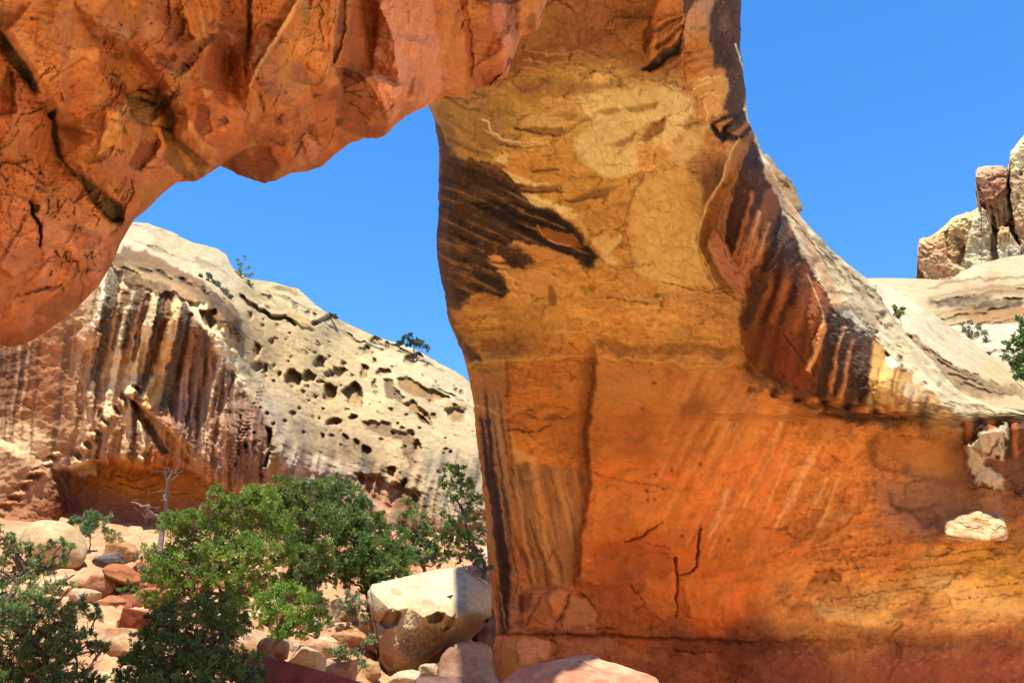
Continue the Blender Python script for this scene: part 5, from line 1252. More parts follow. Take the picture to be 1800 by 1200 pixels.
    for sx, sy, tone, rel, sd in ((46, 60, .22, .10, 41), (17, 22, .18, .045, 42)):
        f1, f2, cid = worley((PX + 9 * s.w1x + 3 * s.w2x) / sx, (PY + .5 * PX + 9 * s.w1y + 3 * s.w2y) / sy, 0 * PX + sd, sd)
        s.C *= (1 + tone * (cid - .5) * (.35 + .65 * rough))[..., None]
        s.H += rel * (cid - .5) * (.3 + .7 * rough)
        e = sm(.06, .0, f2 - f1) * sm(.0, .3, fbm(PX / 40, PY / 40, sd + .5, 3)) * (.3 + .7 * rough)
        s.C *= (1 - .4 * e)[..., None]
        s.H -= rel * .6 * e
    bed = fbm((PX + .35 * PY) / 120, (PY - .2 * PX) / 6, 6.6, 4)
    s.C *= (1 + .12 * bed)[..., None]; s.H += .03 * bed
    g = fbm(PX / 4.5, PY / 4.5, 8.1, 4); g2 = fbm(PX / 11, PY / 9, 9.1, 4)
    s.C *= (1 + .14 * g * (.4 + .8 * rough) + .10 * g2)[..., None]
    s.H += .02 * g * (.3 + rough) + .025 * g2 * (.4 + .8 * rough)
    pit = sm(.42, .6, fbm(PX / 9, PY / 9, 14.1, 4)) * rough
    s.C *= (1 - .3 * pit)[..., None]; s.H -= .05 * pit
    yl = sm(.1, .5, fbm(PX / 48, PY / 60, 19.1, 4))[..., None] * .35
    s.C = s.C * (1 - yl) + lin((196, 122, 62)) * yl
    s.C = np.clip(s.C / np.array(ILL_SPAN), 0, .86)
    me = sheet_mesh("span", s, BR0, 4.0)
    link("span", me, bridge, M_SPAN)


ILL_SPAN = (1.0, 0.79, 1.08)
build_span()


# ================================================================== the far cliff on the left
def k3(*p):
    return [(x / 2.07, 360 + y / 2.07) for x, y in p]


def k4(*p):
    return [(400 + x / 2.5, 420 + y / 2.5) for x, y in p]


def build_cliff():
    cols = np.arange(-260, 960, 2.0)
    TE = [(-260, 320), (0, 345), (150, 378), (225, 391), (245, 391), (260, 393), (290, 403), (312, 412), (322, 422), (350, 430), (380, 436), (398, 448), (408, 470), (425, 486), (440, 492), (470, 494), (500, 502), (525, 508), (540, 522), (550, 532), (572, 548), (590, 560), (600, 564), (640, 582), (680, 598), (700, 604), (722, 611), (745, 622), (775, 640), (800, 652), (822, 668), (860, 700), (960, 770)]
    yt = np.interp(cols, *zip(*TE)) + 2.5 * fbm(cols / 16, 0 * cols, 6.1, 4)
    bot = 985.0
    v = np.linspace(0, 1, 330)
    PX = np.repeat(cols[None], len(v), 0)
    PY = yt[None] + (bot - yt)[None] * v[:, None]
    s = Sheet(PX, PY, 37)
    ctrl = [(-250, 330, 66), (-250, 780, 59), (0, 780, 58.5), (120, 790, 58), (200, 780, 57), (300, 800, 56), (380, 850, 55.2), (-250, 985, 56), (0, 985, 56), (200, 985, 56.5), (400, 985, 55.5), (250, 900, 58.5), (120, 900, 58.5),
            (0, 600, 59.5), (0, 470, 60.5), (215, 470, 58.8), (345, 500, 57.6), (418, 560, 57), (430, 650, 56.6), (480, 720, 56.2), (525, 780, 56), (532, 860, 55.6), (300, 650, 57.2), (200, 650, 57.8),
            (225, 392, 67), (260, 393, 69), (300, 408, 71), (330, 425, 68), (400, 455, 71), (470, 494, 75), (540, 525, 76), (600, 566, 80), (720, 612, 83), (820, 668, 82), (960, 775, 78),
            (350, 470, 62), (450, 560, 64), (600, 700, 67.5), (700, 680, 72), (550, 650, 66.5), (650, 760, 63.5), (780, 780, 66), (500, 600, 66), (560, 560, 73),
            (470, 660, 61), (540, 760, 59.6), (600, 850, 57.8), (680, 900, 57.6), (750, 880, 59), (850, 850, 62), (960, 850, 63), (700, 985, 57), (850, 985, 58), (960, 985, 58), (560, 985, 56)]
    s.D = tps(ctrl, PX, PY, 1e-5)
    W = s.noise_at(); X, Y, Z = W[..., 0], W[..., 1], W[..., 2]
    s.H += .45 * fbm(X * .22, Y * .22, Z * .22, 4)
    s.H += .22 * fbm(X * .9, Y * .9, Z * 1.4, 4)
    s.H += .10 * ridged(X * 2.2, Y * 2.2, Z * 2.6, 4)
    # tones
    O = [(20, 560, (150, 100, 66)), (60, 700, (150, 98, 64)), (30, 640, (128, 82, 54)), (100, 620, (166, 108, 70)), (130, 760, (158, 112, 80)), (200, 640, (190, 150, 108)), (200, 560, (185, 148, 110)), (260, 600, (176, 138, 100)), (320, 640, (172, 128, 95)), (360, 720, (150, 105, 80)), (400, 800, (172, 128, 104)), (440, 760, (160, 118, 90)),
         (240, 410, (240, 224, 190)), (300, 440, (226, 206, 166)), (380, 450, (236, 220, 182)), (470, 520, (235, 212, 164)), (550, 545, (238, 220, 176)), (450, 600, (220, 190, 138)), (430, 680, (222, 198, 158)), (520, 620, (234, 206, 152)), (600, 620, (238, 212, 160)), (700, 640, (243, 224, 180)), (780, 680, (242, 224, 182)),
         (560, 700, (236, 210, 158)), (660, 720, (238, 214, 166)), (760, 760, (238, 214, 168)), (820, 800, (232, 208, 165)), (500, 740, (215, 194, 160)), (600, 790, (205, 178, 138)), (580, 850, (150, 124, 100)), (650, 860, (165, 136, 106)), (700, 830, (226, 198, 152)), (780, 830, (208, 190, 158)), (840, 840, (190, 172, 145)), (700, 930, (170, 120, 76)),
         (30, 850, (222, 170, 126)), (40, 800, (226, 186, 142)), (200, 860, (170, 100, 36)), (280, 880, (160, 88, 34)), (200, 920, (140, 80, 46)), (330, 900, (168, 92, 40)), (120, 900, (150, 92, 58)), (260, 940, (158, 94, 66)), (450, 960, (190, 130, 84))]
    s.C[:] = blend_cols(O, PX, PY, 2.4)
    s.C *= (1 + .22 * fbm(PX / 60, PY / 50, 5.5, 5))[..., None]
    s.C *= (1 + .12 * fbm(PX / 14, PY / 10, 2.2, 4))[..., None]
    # cross bedding on the pale dome
    dome = np.clip(sm(420, 500, PX + .3 * (700 - PY)), 0, 1)
    bed = fbm((PX - 2.2 * PY) / 160, (PY - .55 * PX) / 7, 3.2, 3)
    s.H += dome * .12 * bed
    s.C *= (1 + dome * .10 * bed)[..., None]
    # ---------------- fluted wall
    wall_poly = [(-260, 560), (60, 540), (120, 520), (180, 470), (222, 462), (300, 488), (350, 520), (400, 570), (425, 650), (450, 720), (480, 790), (480, 870), (380, 865), (330, 830), (240, 830), (120, 855), (60, 800), (-260, 770)]
    w, m = s.poly(wall_poly, 10, 10, 5)
    x = PX[w] + .10 * PY[w] * 1.0; y = PY[w]
    right = sm(90, 170, PX[w])
    fl = gn(x / 24 + .5 * s.w1x[w], y / 240, 1.7); fl2 = gn(x / 11 + .6 * s.w1x[w], y / 130, 4.7)
    col_ = (1 - np.abs(fl) * 3.2)
    s.H[w] += m * (right * (.62 * col_ + .22 * (1 - 3 * np.abs(fl2))) + (1 - right) * .12 * col_)
    # knobbly stalactite texture
    s.H[w] += m * right * .22 * ridged(PX[w] / 12, PY[w] / 9, 3.3, 4)
    st = gn(x / 15 + .4 * s.w1x[w] + 30, y / 260, 8.2) + .35 * gn(x / 6 + 50, y / 80, 5.2) + .2 * s.w2x[w]
    dk = sm(.10, .34, st) * m
    s.C[w] = s.C[w] * (1 - (dk * .6)[..., None]) + lin((70, 54, 42)) * (dk * .6)[..., None]
    pk = sm(.1, .35, gn(x / 19 + 9 + .3 * s.w1x[w], y / 180, 2.2)) * m * (.35 + .5 * right)
    s.C[w] = s.C[w] * (1 - pk[..., None] * .5) + lin((160, 116, 84)) * pk[..., None] * .5
    cr = sm(.16, .36, gn(x / 13 + 77 + .4 * s.w1x[w], y / 150, 6.2) + .3 * s.w2x[w]) * m * right
    s.C[w] = s.C[w] * (1 - cr[..., None] * .4) + lin((222, 186, 140)) * cr[..., None] * .4
    # dark broad bands on the smooth left wall
    for x0, x1, wd, c in ((98, 40, 8, (72, 46, 32)), (60, 15, 4, (92, 58, 40)), (30, 5, 4, (90, 60, 42)), (125, 75, 4, (100, 64, 44)), (150, 110, 4, (108, 70, 48)), (15, -15, 5, (84, 54, 38)), (80, 40, 3, (190, 140, 100)), (118, 66, 3, (196, 146, 104))):
        s.pl([(x0 * .5, 560), ((x0 + x1) * .25, 660), (x1 * .5, 770)], c, wd * .8, wd * .5, 3, 5, 3, .75)
    kc = lambda *q: [(x / 2.0, 352 + y / 2.0) for x, y in q]

    def rib(pts, w0, w1, c, dep, brk=.0, amt=.9, soft=2.0):
        s.pl(kc(*pts), c, w0 / 2.0, w1 / 2.0, soft, 4, 4, amt, dep, brk, 5)
    BK = (50, 41, 33); CRM = (236, 206, 160); BRN = (134, 94, 68); TAN = (186, 142, 102)
    s.pp(kc((250, 520), (400, 400), (480, 560), (450, 690), (560, 760), (480, 930), (250, 880)), (182, 138, 104), 8, 8, 5, .6, 0, .2)
    s.pp(kc((480, 280), (660, 350), (600, 600), (560, 750), (440, 690)), (150, 108, 78), 6, 6, 4, .8)
    s.pp(kc((655, 390), (740, 450), (765, 560), (835, 640), (925, 720), (940, 1010), (800, 1010), (640, 830), (590, 740)), (128, 92, 72), 5, 7, 5, .9, .25)
    w, m = s.poly(kc((600, 600), (760, 540), (930, 720), (940, 1010), (800, 1010), (590, 780)), 10, 8, 4)
    n1 = gn((PX[w] + .06 * PY[w] + 3 * s.w2x[w]) / 8, PY[w] / 110, 5.5) + .5 * gn((PX[w] + 2 * s.w2x[w]) / 3.6, PY[w] / 60, 7.5)
    a = (sm(.05, .4, n1) * m * .6)[..., None]; s.C[w] = s.C[w] * (1 - a) + lin((184, 138, 110)) * a
    a = (sm(-.1, -.45, n1) * m * .7)[..., None]; s.C[w] = s.C[w] * (1 - a) + lin((66, 48, 40)) * a
    s.H[w] += .3 * n1 * m
    # ribs, from left to right: pale flank, black crest, brown gully
    rib(((300, 430), (285, 560), (260, 820)), 10, 14, TAN, .2, .2)
    rib(((372, 285), (352, 400), (325, 450)), 16, 12, (246, 224, 186), .35, .15)
    rib(((412, 215), (380, 380), (345, 560), (318, 720)), 26, 18, BK, .45, .22)
    rib(((440, 330), (420, 420), (400, 520)), 14, 10, (110, 78, 58), -.4)
    rib(((452, 380), (410, 560), (380, 760)), 14, 14, CRM, .3, .15)
    rib(((488, 320), (455, 430), (432, 520)), 16, 12, BK, .2, .2)
    rib(((500, 440), (478, 480), (450, 640), (440, 900)), 12, 16, (214, 176, 130), .3, .3)
    rib(((520, 340), (488, 470), (470, 560)), 12, 10, (120, 84, 62), -.5)
    rib(((545, 330), (508, 520), (456, 690)), 16, 18, CRM, .35, .1)
    rib(((570, 325), (545, 480), (500, 690)), 15, 15, BK, .4, .18)
    rib(((592, 340), (572, 480), (540, 600)), 14, 14, BRN, -.55)
    rib(((618, 370), (580, 540), (522, 720)), 20, 20, (226, 186, 132), .3, .1)
    rib(((648, 375), (616, 560), (575, 735)), 17, 17, BK, .45, .18)
    rib(((668, 400), (640, 560), (610, 740)), 8, 10, (110, 76, 58), -.4)
    rib(((700, 480), (680, 640), (650, 800)), 10, 10, (96, 70, 54), -.2, .3)
    rib(((770, 560), (745, 700), (720, 900)), 9, 9, (206, 166, 130), .2, .3)
    rib(((800, 620), (785, 740), (760, 900)), 8, 8, (200, 158, 124), .2, .3)
    rib(((330, 640), (310, 760), (300, 880)), 12, 14, (216, 178, 134), .25, .4)
    rib(((360, 740), (350, 820), (345, 900)), 8, 8, (84, 64, 50), -.3, .3)
    rib(((480, 740), (470, 820), (455, 900)), 12, 12, BK, .2, .4)
    rib(((500, 780), (520, 850), (500, 900)), 14, 12, CRM, .2, .3)
    rib(((850, 760), (838, 860), (826, 930)), 3, 3, (50, 36, 28), -.5)
    rib(((945, 810), (950, 870), (935, 930)), 8, 6, (60, 42, 32), -.7)
    s.pp(kc((270, 470), (320, 430), (350, 460), (340, 510), (300, 520), (268, 500)), (206, 158, 116), 3, 7, 6, .8, .45, .2)
    for k in range(70):
        x = 270 + 240 * ((k * .618) % 1); y = 640 + 280 * ((k * .38) % 1)
        r = 5 + 9 * ((k * .29) % 1)
        s.pp(kc((x - r, y), (x, y - r), (x + r, y + 2), (x, y + r)), ((222, 186, 142), (104, 74, 56), (170, 124, 92))[k % 3], 1.6, 4, 4, .6, (.3, -.3, .15)[k % 3])
    # cap of the wall: a rough, overhanging brow
    s.pp(kc((400, 235), (440, 160), (500, 170), (600, 220), (700, 280), (760, 330), (840, 400), (858, 470), (850, 500), (790, 440), (740, 410), (722, 350), (660, 360), (600, 330), (520, 310), (450, 270)), (152, 116, 76), 2.5, 9, 7, .92, .7)
    for k in range(80):
        t = (k * .618) % 1; u = (k * .38) % 1
        x = np.interp(t, (0, .3, .6, .85, 1), (410, 540, 690, 790, 850)); y = np.interp(t, (0, .3, .6, .85, 1), (200, 230, 310, 380, 450)) + 80 * (u - .45)
        r = 6 + 10 * ((k * .29) % 1)
        s.pp(kc((x - r, y - 3), (x, y - r * .6), (x + r, y + 4), (x, y + r * .6)), ((60, 46, 35), (206, 168, 116), (100, 76, 52))[k % 3], 1.6, 5, 4, .7, (-.3, .3, -.2)[k % 3])
    s.pp(kc((705, 385), (760, 385), (765, 430), (735, 465), (712, 420)), (110, 70, 44), 2, 4, 3, .85, -1.2)
    s.pp(kc((430, 235), (520, 270), (600, 300), (590, 325), (510, 300), (440, 260)), (64, 50, 38), 2.5, 8, 6, .75, -.1, .35)
    s.pp(kc((700, 300), (770, 350), (840, 430), (850, 490), (790, 440), (745, 370)), (84, 62, 46), 3, 8, 6, .75, 0, .35)
    # pale lobe running down right of the wall
    s.pp(kc((655, 362), (700, 400), (760, 470), (860, 560), (960, 680), (1040, 800), (1070, 960), (1000, 930), (960, 800), (860, 660), (780, 570), (740, 470)), (226, 202, 162), 4, 8, 5, .88, .3)
    s.pp(k4((130, 640), (220, 740), (290, 900), (330, 1010), (340, 1060), (280, 1040), (230, 900), (160, 760)), (168, 160, 150), 7, 12, 7, .75, 0, .35)
    
    for k in range(90):
        x = 400 + 68 * ((k * .618) % 1); y = 680 + 160 * ((k * .38) % 1)
        s.pp([(x - 3, y), (x, y - 3), (x + 3, y), (x, y + 3)], ((186, 140, 108), (84, 58, 44))[k % 2], 1.5, 3, 3, .55, (.15, -.15)[k % 2])
    s.crack(k4((65, 790), (55, 900), (38, 1030)), (60, 40, 30), 1.8, .5)
    s.crack(k4((175, 850), (185, 920), (165, 1000)), (60, 42, 32), 4, .7)
    # diagonal roof: the mass on its right overhangs
    s.step(k3((750, 1010), (640, 850), (540, 760), (470, 700)), 1.6, 60, 5, 3)
    s.pp(k3((465, 690), (520, 730), (560, 760), (640, 820), (720, 920), (775, 1000), (750, 1012), (700, 950), (620, 880), (560, 830), (500, 740)), (176, 122, 68), 3, 5, 3, .8, -.2)
    s.pp(k3((470, 700), (500, 720), (600, 870), (620, 900), (590, 905), (530, 810)), (120, 78, 48), 3, 5, 4, .8, -.9)
    s.pp(k3((560, 580), (600, 560), (590, 700), (545, 760), (520, 720)), (206, 158, 100), 4, 5, 4, .8, .15)
    # alcove under the wall
    s.dent([(95, 835), (170, 815), (240, 828), (330, 830), (385, 868), (400, 985), (110, 985), (100, 900)], -2.6, 8, 8, 5)
    s.pp(k3((370, 970), (430, 930), (560, 950), (640, 960), (740, 1010), (800, 1020), (780, 1060), (600, 1080), (420, 1070), (350, 1010)), (178, 104, 32), 7, 14, 8, .8, 0, .2)
    s.pp(k3((250, 990), (350, 1000), (400, 1060), (380, 1100), (250, 1080)), (150, 90, 44), 8, 12, 7, .7)
    s.pp(k3((220, 1050), (420, 1060), (620, 1090), (780, 1080), (800, 1200), (400, 1200), (250, 1150)), (148, 86, 58), 10, 14, 8, .7)
    for p in (((420, 980), (480, 1000), (560, 985)), ((430, 1010), (520, 1035), (600, 1000), (640, 1020)), ((600, 1060), (680, 1050), (740, 1080)), ((380, 1020), (440, 1045))):
        s.crack(k3(*p), (86, 50, 20), 2.0, .4)
    s.pp(k3((255, 930), (300, 920), (340, 930), (345, 990), (260, 985), (245, 950)), (214, 170, 122), 4, 8, 5, .8, .5)
    # pinkish lower shelf on the far left
    s.dent([(-260, 770), (0, 780), (70, 815), (105, 850), (120, 940), (110, 985), (-260, 985)], 2.2, 8, 8, 6)
    for k in range(26):
        x = 110 * ((k * .618) % 1); y = 790 + 120 * ((k * .38) % 1)
        s.pp([(x - 16, y), (x - 4, y - 6), (x + 14, y - 3), (x + 5, y + 5)], ((150, 88, 56), (240, 204, 160), (172, 104, 70))[k % 3], 3, 8, 6, .6, (-.35, .3, -.25)[k % 3])
    s.pp([(-20, 880), (60, 870), (115, 905), (110, 930), (0, 930)], (196, 128, 84), 7, 10, 6, .6)
    # ---------------- hollows (tafoni) of the dome
    holes = [(125, 490, 17, 34), (132, 560, 25, 18), (290, 615, 35, 42), (360, 608, 26, 26), (405, 545, 22, 28), (447, 595, 18, 15), (488, 585, 32, 28), (510, 548, 10, 14), (450, 672, 36, 36), (552, 688, 44, 48), (607, 487, 18, 22), (808, 530, 32, 22),
             (680, 590, 30, 18), (595, 590, 20, 32), (470, 803, 40, 13), (565, 905, 14, 25), (655, 440, 22, 16), (190, 258, 12, 12), (715, 745, 11, 8), (168, 570, 13, 16), (290, 768, 12, 14), (420, 862, 11, 14), (520, 880, 13, 18), (640, 645, 14, 20), (848, 518, 18, 14),
             (882, 557, 8, 8), (1005, 668, 9, 10), (1033, 676, 9, 12), (190, 455, 10, 14), (228, 598, 7, 14), (302, 295, 10, 14), (355, 322, 10, 16), (384, 338, 8, 16), (148, 382, 10, 10), (100, 340, 12, 20), (700, 470, 12, 20), (550, 780, 18, 14), (830, 920, 12, 40), (610, 930, 22, 22), (720, 1020, 20, 26), (775, 1070, 12, 20), (930, 1030, 10, 8), (180, 880, 14, 40), (905, 778, 13, 14), (450, 520, 9, 8), (205, 560, 6, 9), (630, 505, 8, 12), (640, 540, 10, 12), (165, 603, 6, 8), (380, 695, 6, 8), (410, 630, 14, 8), (352, 650, 6, 9), (460, 860, 10, 8)]
    for (hx, hy, rx, ry) in holes:
        big = max(rx, ry) > 24
        n = 9; pts = []
        for i in range(n):
            a = i / n * 2 * math.pi
            pts.append((hx + rx * math.cos(a) * (1.0 + .22 * math.sin(2 * a + hx) + .12 * math.sin(5 * a + hy)), hy + ry * math.sin(a) * (1.0 + .22 * math.cos(3 * a + hy))))
        dpt = .046 * math.sqrt(rx * ry) * (1.0 if big else 1.15) + .25
        s.dent(k4(*pts), -dpt, 2.4, 5, 3)
        s.pp(k4(*pts), (190, 150, 98) if big else (150, 116, 80), 2.2, 5, 3, .6)
    R = random.Random(3)
    for k in range(150):
        x = R.uniform(430, 840); y = R.uniform(510, 800)
        if y < np.interp(x, *zip(*TE)) + 12:
            continue
        r = R.uniform(1.6, 4.5)
        s.pp([(x - r, y), (x, y - r), (x + r, y), (x, y + r)], (120, 92, 64), 1.4, 3, 2, .6, -R.uniform(.25, .7))
    # ledges on the dome
    def ledge(p, dep=.7, c=(104, 78, 54), wd=3.0):
        s.pl(p, c, wd, wd * .5, 2, 6, 4, .8, -dep)
        s.pl([(a - 3, b - wd * 2.2) for a, b in p], (240, 222, 180), wd * .9, wd * .5, 2.5, 6, 4, .5, dep * .7)
    ledge(k4((60, 260), (140, 310), (200, 350), (270, 350), (300, 380)), 1.0, (110, 80, 54), 4)
    s.pp(k4((255, 320), (300, 318), (350, 350), (378, 398), (330, 385), (280, 350)), (222, 186, 120), 3, 4, 3, .8, .5)
    ledge(k4((380, 375), (430, 360), (470, 345)), .8)
    s.pp(k4((200, 205), (270, 210), (340, 250), (300, 245), (230, 225)), (150, 110, 74), 3, 6, 4, .7, -.5)
    s.pp(k4((745, 615), (800, 610), (860, 640), (930, 670), (975, 700), (900, 710), (820, 690), (770, 650)), (186, 142, 88), 3, 7, 5, .85, -1.3)
    s.pp(k4((680, 630), (720, 628), (780, 690), (760, 712), (700, 690)), (130, 98, 66), 3, 8, 6, .8, -.9)
    s.pp(k4((770, 715), (810, 705), (880, 765), (895, 825), (850, 800), (790, 740)), (196, 156, 98), 3, 6, 4, .85, -1.1)
    s.pp(k4((820, 765), (860, 780), (892, 826), (850, 800)), (80, 58, 40), 2, 4, 3, .8, -.8)
    s.pp(k4((958, 745), (1000, 735), (1042, 760), (1040, 800), (990, 798), (962, 770)), (190, 150, 96), 3, 4, 3, .8, -1.2)
    s.pp(k4((940, 720), (1000, 700), (1050, 720), (1045, 745), (990, 735), (955, 745)), (232, 200, 140), 3, 6, 4, .8, .6)
    s.pp(k4((590, 800), (640, 790), (700, 810), (720, 850), (800, 850), (830, 950), (820, 1010), (790, 960), (770, 890), (700, 880), (640, 850), (600, 830)), (140, 100, 70), 4, 9, 6, .85, -.8, .2)
    s.pp(k4((690, 880), (760, 890), (790, 960), (760, 1010), (700, 980)), (230, 200, 152), 5, 8, 5, .6, .3)
    # grey varnish drips at the foot of the dome
    w, m = s.poly([(500, 780), (560, 770), (640, 790), (700, 830), (770, 800), (850, 800), (870, 900), (780, 940), (700, 930), (640, 900), (560, 860), (505, 850)], 14, 14, 7)
    xx = PX[w] + .25 * PY[w]
    g1 = gn(xx / 17, PY[w] / 150, 3.3) + .3 * s.w2x[w]
    s.H[w] += m * .8 * (1 - 3 * np.abs(gn(xx / 22, PY[w] / 170, 9.3)))
    a = sm(-.02, .25, g1) * m * .8
    s.C[w] = s.C[w] * (1 - a[..., None]) + lin((112, 98, 84)) * a[..., None]
    s.pp(k4((280, 780), (420, 800), (600, 900), (610, 1040), (560, 1060), (440, 1040), (330, 1020), (290, 900)), (132, 112, 92), 9, 14, 9, .55, .3, .5)
    s.pp(k4((560, 1030), (650, 1040), (720, 1080), (860, 1120), (840, 1200), (700, 1180), (600, 1120)), (150, 100, 62), 6, 10, 6, .7, -1.2)
    s.pp(k4((820, 930), (1060, 940), (1100, 1010), (1090, 1060), (900, 1050), (830, 1000)), (170, 152, 128), 9, 14, 9, .55, 0, .5)
    # grey scrub and lichen streaks on top
    for k in range(60):
        x = 235 + 570 * ((k * .618) % 1); y = np.interp(x, *zip(*TE)) + 6 + 40 * ((k * .38) % 1)
        L = 10 + 22 * ((k * .27) % 1)
        s.pl([(x - L, y - L * .45), (x, y), (x + L, y + L * .5)], ((150, 128, 100), (250, 236, 205), (172, 146, 110))[k % 3], 1.6, .8, 1.6, 7, 4, .55, (-.25, .2, -.2)[k % 3])
    f1, f2, cid = worley((PX + 12 * s.w1x) / 22, (PY + 9 * s.w1y) / 12, 0 * PX, 5)
    s.C *= (1 + .16 * (cid - .5))[..., None]; s.H += .10 * (cid - .5)
    s.C *= (1 + .22 * fbm(PX / 5, PY / 4, 9.9, 3))[..., None]
    s.H += .06 * fbm(PX / 5, PY / 4, 3.9, 3)
    K = np.ones(PX.shape + (1,)) * ILL_CLIFF  # fluted wall and alcove lightened to stand in for missing light
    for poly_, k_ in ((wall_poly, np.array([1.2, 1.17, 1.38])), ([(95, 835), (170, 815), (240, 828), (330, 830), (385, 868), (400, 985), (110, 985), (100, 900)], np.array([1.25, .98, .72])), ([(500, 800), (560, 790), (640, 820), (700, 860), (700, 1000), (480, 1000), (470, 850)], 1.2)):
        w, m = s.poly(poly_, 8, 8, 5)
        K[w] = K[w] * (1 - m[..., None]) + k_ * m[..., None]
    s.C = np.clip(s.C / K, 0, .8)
    me = sheet_mesh("cliff", s, np.array([-18, 58, 9.0]), 14.0)
    o = link("cliff", me, None, M_CLIFF)
    o.location = (-18, 58, 9.0)
    tag(o, "fluted cream cliff with a pitted slickrock dome behind the trees", "cliff")


ILL_CLIFF = np.array([2.3, 2.5, 3.0])
build_cliff()


# ================================================================== pale slickrock on the right
def slickrock(name, label, cat, TE, bot, x0, x1, dist, tones, seed, extra=None, thick=14.0, origin=None, step=2.2):
    cols = np.arange(x0, x1, step)
    yt = np.interp(cols, *zip(*TE)) + 1.6 * fbm(cols / 15, 0 * cols, seed + .1, 4)
    v = np.linspace(0, 1, 150)
    PX = np.repeat(cols[None], len(v), 0)
    PY = yt[None] + (bot - yt)[None] * v[:, None]
    s = Sheet(PX, PY, seed)
    s.D = tps(dist, PX, PY, 1e-5)
    W = s.noise_at(); X, Y, Z = W[..., 0], W[..., 1], W[..., 2]
    s.H += .5 * fbm(X * .2, Y * .2, Z * .3, 4) + .2 * fbm(X * .8, Y * .8, Z * 1.6, 4) + .04 * ridged(X * 2, Y * 2, Z * 3, 4)
    s.C[:] = blend_cols(tones, PX, PY, 2.2)
    s.C *= (1 + .10 * fbm(PX / 50, PY / 26, 5.5, 5))[..., None]
    if extra:
        extra(s)
    s.C = s.C / ILL_CLIFF
    og = np.array(origin)
    o = link(name, sheet_mesh(name, s, og, thick), None, M_CLIFF)
    o.location = og
    tag(o, label, cat)


def ex_slab(s):
    bed = fbm((s.PX + s.PY) / 90, (s.PY - .85 * s.PX) / 8, 3.3, 3)
    s.C *= (1 + .10 * bed)[..., None]; s.H += .12 * bed
    s.pp(k8((620, 790), (680, 800), (760, 880), (880, 930), (1000, 960), (1040, 970), (1040, 1010), (900, 1000), (800, 980), (720, 900), (660, 850)), (156, 128, 88), 5, 12, 7, .8, -.3, .3)
    for i in range(9):
        s.pl(k8((640 + i * 22, 795 + i * 20), (760 + i * 20, 880 + i * 12), (960 + i * 8, 960 + i * 6)), ((92, 70, 50), (210, 180, 135))[i % 2], 1.6, 1.2, 1.5, 10, 5, .6, (-.3, .2)[i % 2])
    for k in range(14):
        x = 1560 + 190 * ((k * .618) % 1); y = 520 + 130 * ((k * .38) % 1)
        s.pl([(x - 20, y - 18), (x, y), (x + 20, y + 20)], (190, 160, 116), 1.2, .7, 1.5, 8, 4, .5, -.12)


slickrock("slickrock_slab", "smooth cream slickrock slab sloping down behind the bridge rim", "slickrock slab",
          [(1440, 470), (1500, 486), (1530, 491), (1560, 503), (1590, 521), (1630, 543), (1680, 582), (1730, 617), (1765, 648), (1795, 680), (1830, 705), (2000, 730)], 830, 1440, 2000,
          [(1440, 830, 47), (2000, 830, 45), (1700, 830, 46), (1440, 470, 60), (1530, 491, 60), (1600, 560, 54), (1650, 640, 50), (1720, 710, 47.5), (1800, 720, 47), (1680, 582, 57), (1790, 680, 53), (2000, 730, 55), (1700, 660, 51)],
          [(1550, 500, (246, 234, 205)), (1600, 560, (246, 232, 200)), (1680, 620, (246, 230, 196)), (1740, 670, (238, 214, 168)), (1700, 700, (222, 192, 146)), (1790, 700, (226, 200, 156))], 51, ex_slab, 10.0, (24, 50, 12))


def ex_dome(s):
    for i in range(11):
        y = 492 + i * 8
        s.pl([(1630, y + 14 + i * 3), (1700, y + 2 + i * 2), (1760, y - 6 + i), (1830, y - 8)], ((128, 96, 66), (240, 216, 170), (176, 142, 100))[i % 3], 2.0, 2.4, 2, 9, 5, .6, (-.6, .4, -.3)[i % 3])
    s.pp(k8((680, 670), (760, 660), (840, 640), (1040, 650), (1040, 700), (900, 705), (840, 680), (740, 690)), (82, 64, 48), 4, 12, 7, .8, -.8, .4)
    s.pp(k8((840, 680), (1040, 690), (1040, 720), (900, 735), (830, 715)), (196, 150, 92), 4, 8, 5, .8, -.4)
    s.pp(k8((740, 590), (800, 570), (860, 600), (1040, 600), (1040, 630), (860, 630)), (180, 150, 108), 6, 12, 7, .6, 0, .4)


slickrock("slickrock_dome", "layered cream slickrock dome with dark undercut below the rock towers", "slickrock dome",
          [(1480, 520), (1500, 492), (1530, 489), (1580, 489), (1620, 490), (1650, 492), (1665, 494), (1690, 478), (1720, 464), (1760, 454), (1800, 447), (1900, 440), (2100, 450)], 640, 1480, 2100,
          [(1480, 640, 86), (1700, 640, 80), (2100, 640, 78), (1480, 520, 100), (1550, 489, 106), (1650, 494, 104), (1660, 520, 92), (1720, 464, 104), (1800, 447, 108), (2100, 450, 110), (1740, 530, 88), (1850, 530, 87), (1760, 570, 82)],
          [(1560, 495, (238, 220, 184)), (1620, 500, (230, 210, 172)), (1700, 480, (240, 222, 184)), (1780, 470, (240, 220, 180)), (1750, 510, (206, 178, 134)), (1700, 540, (190, 160, 118)), (1780, 555, (214, 178, 126)), (1640, 540, (220, 196, 152)), (1760, 600, (236, 222, 190))], 57, ex_dome, 20.0, (45, 84, 24))


def ex_bench(s):
    for k in range(16):
        x = 1690 + 150 * ((k * .618) % 1); y = 585 + 60 * ((k * .38) % 1)
        s.pl([(x - 20, y + 3), (x, y), (x + 20, y + 2)], ((150, 120, 86), (245, 232, 205))[k % 2], 1.6, 1, 2, 8, 5, .6, (-.4, .2)[k % 2])


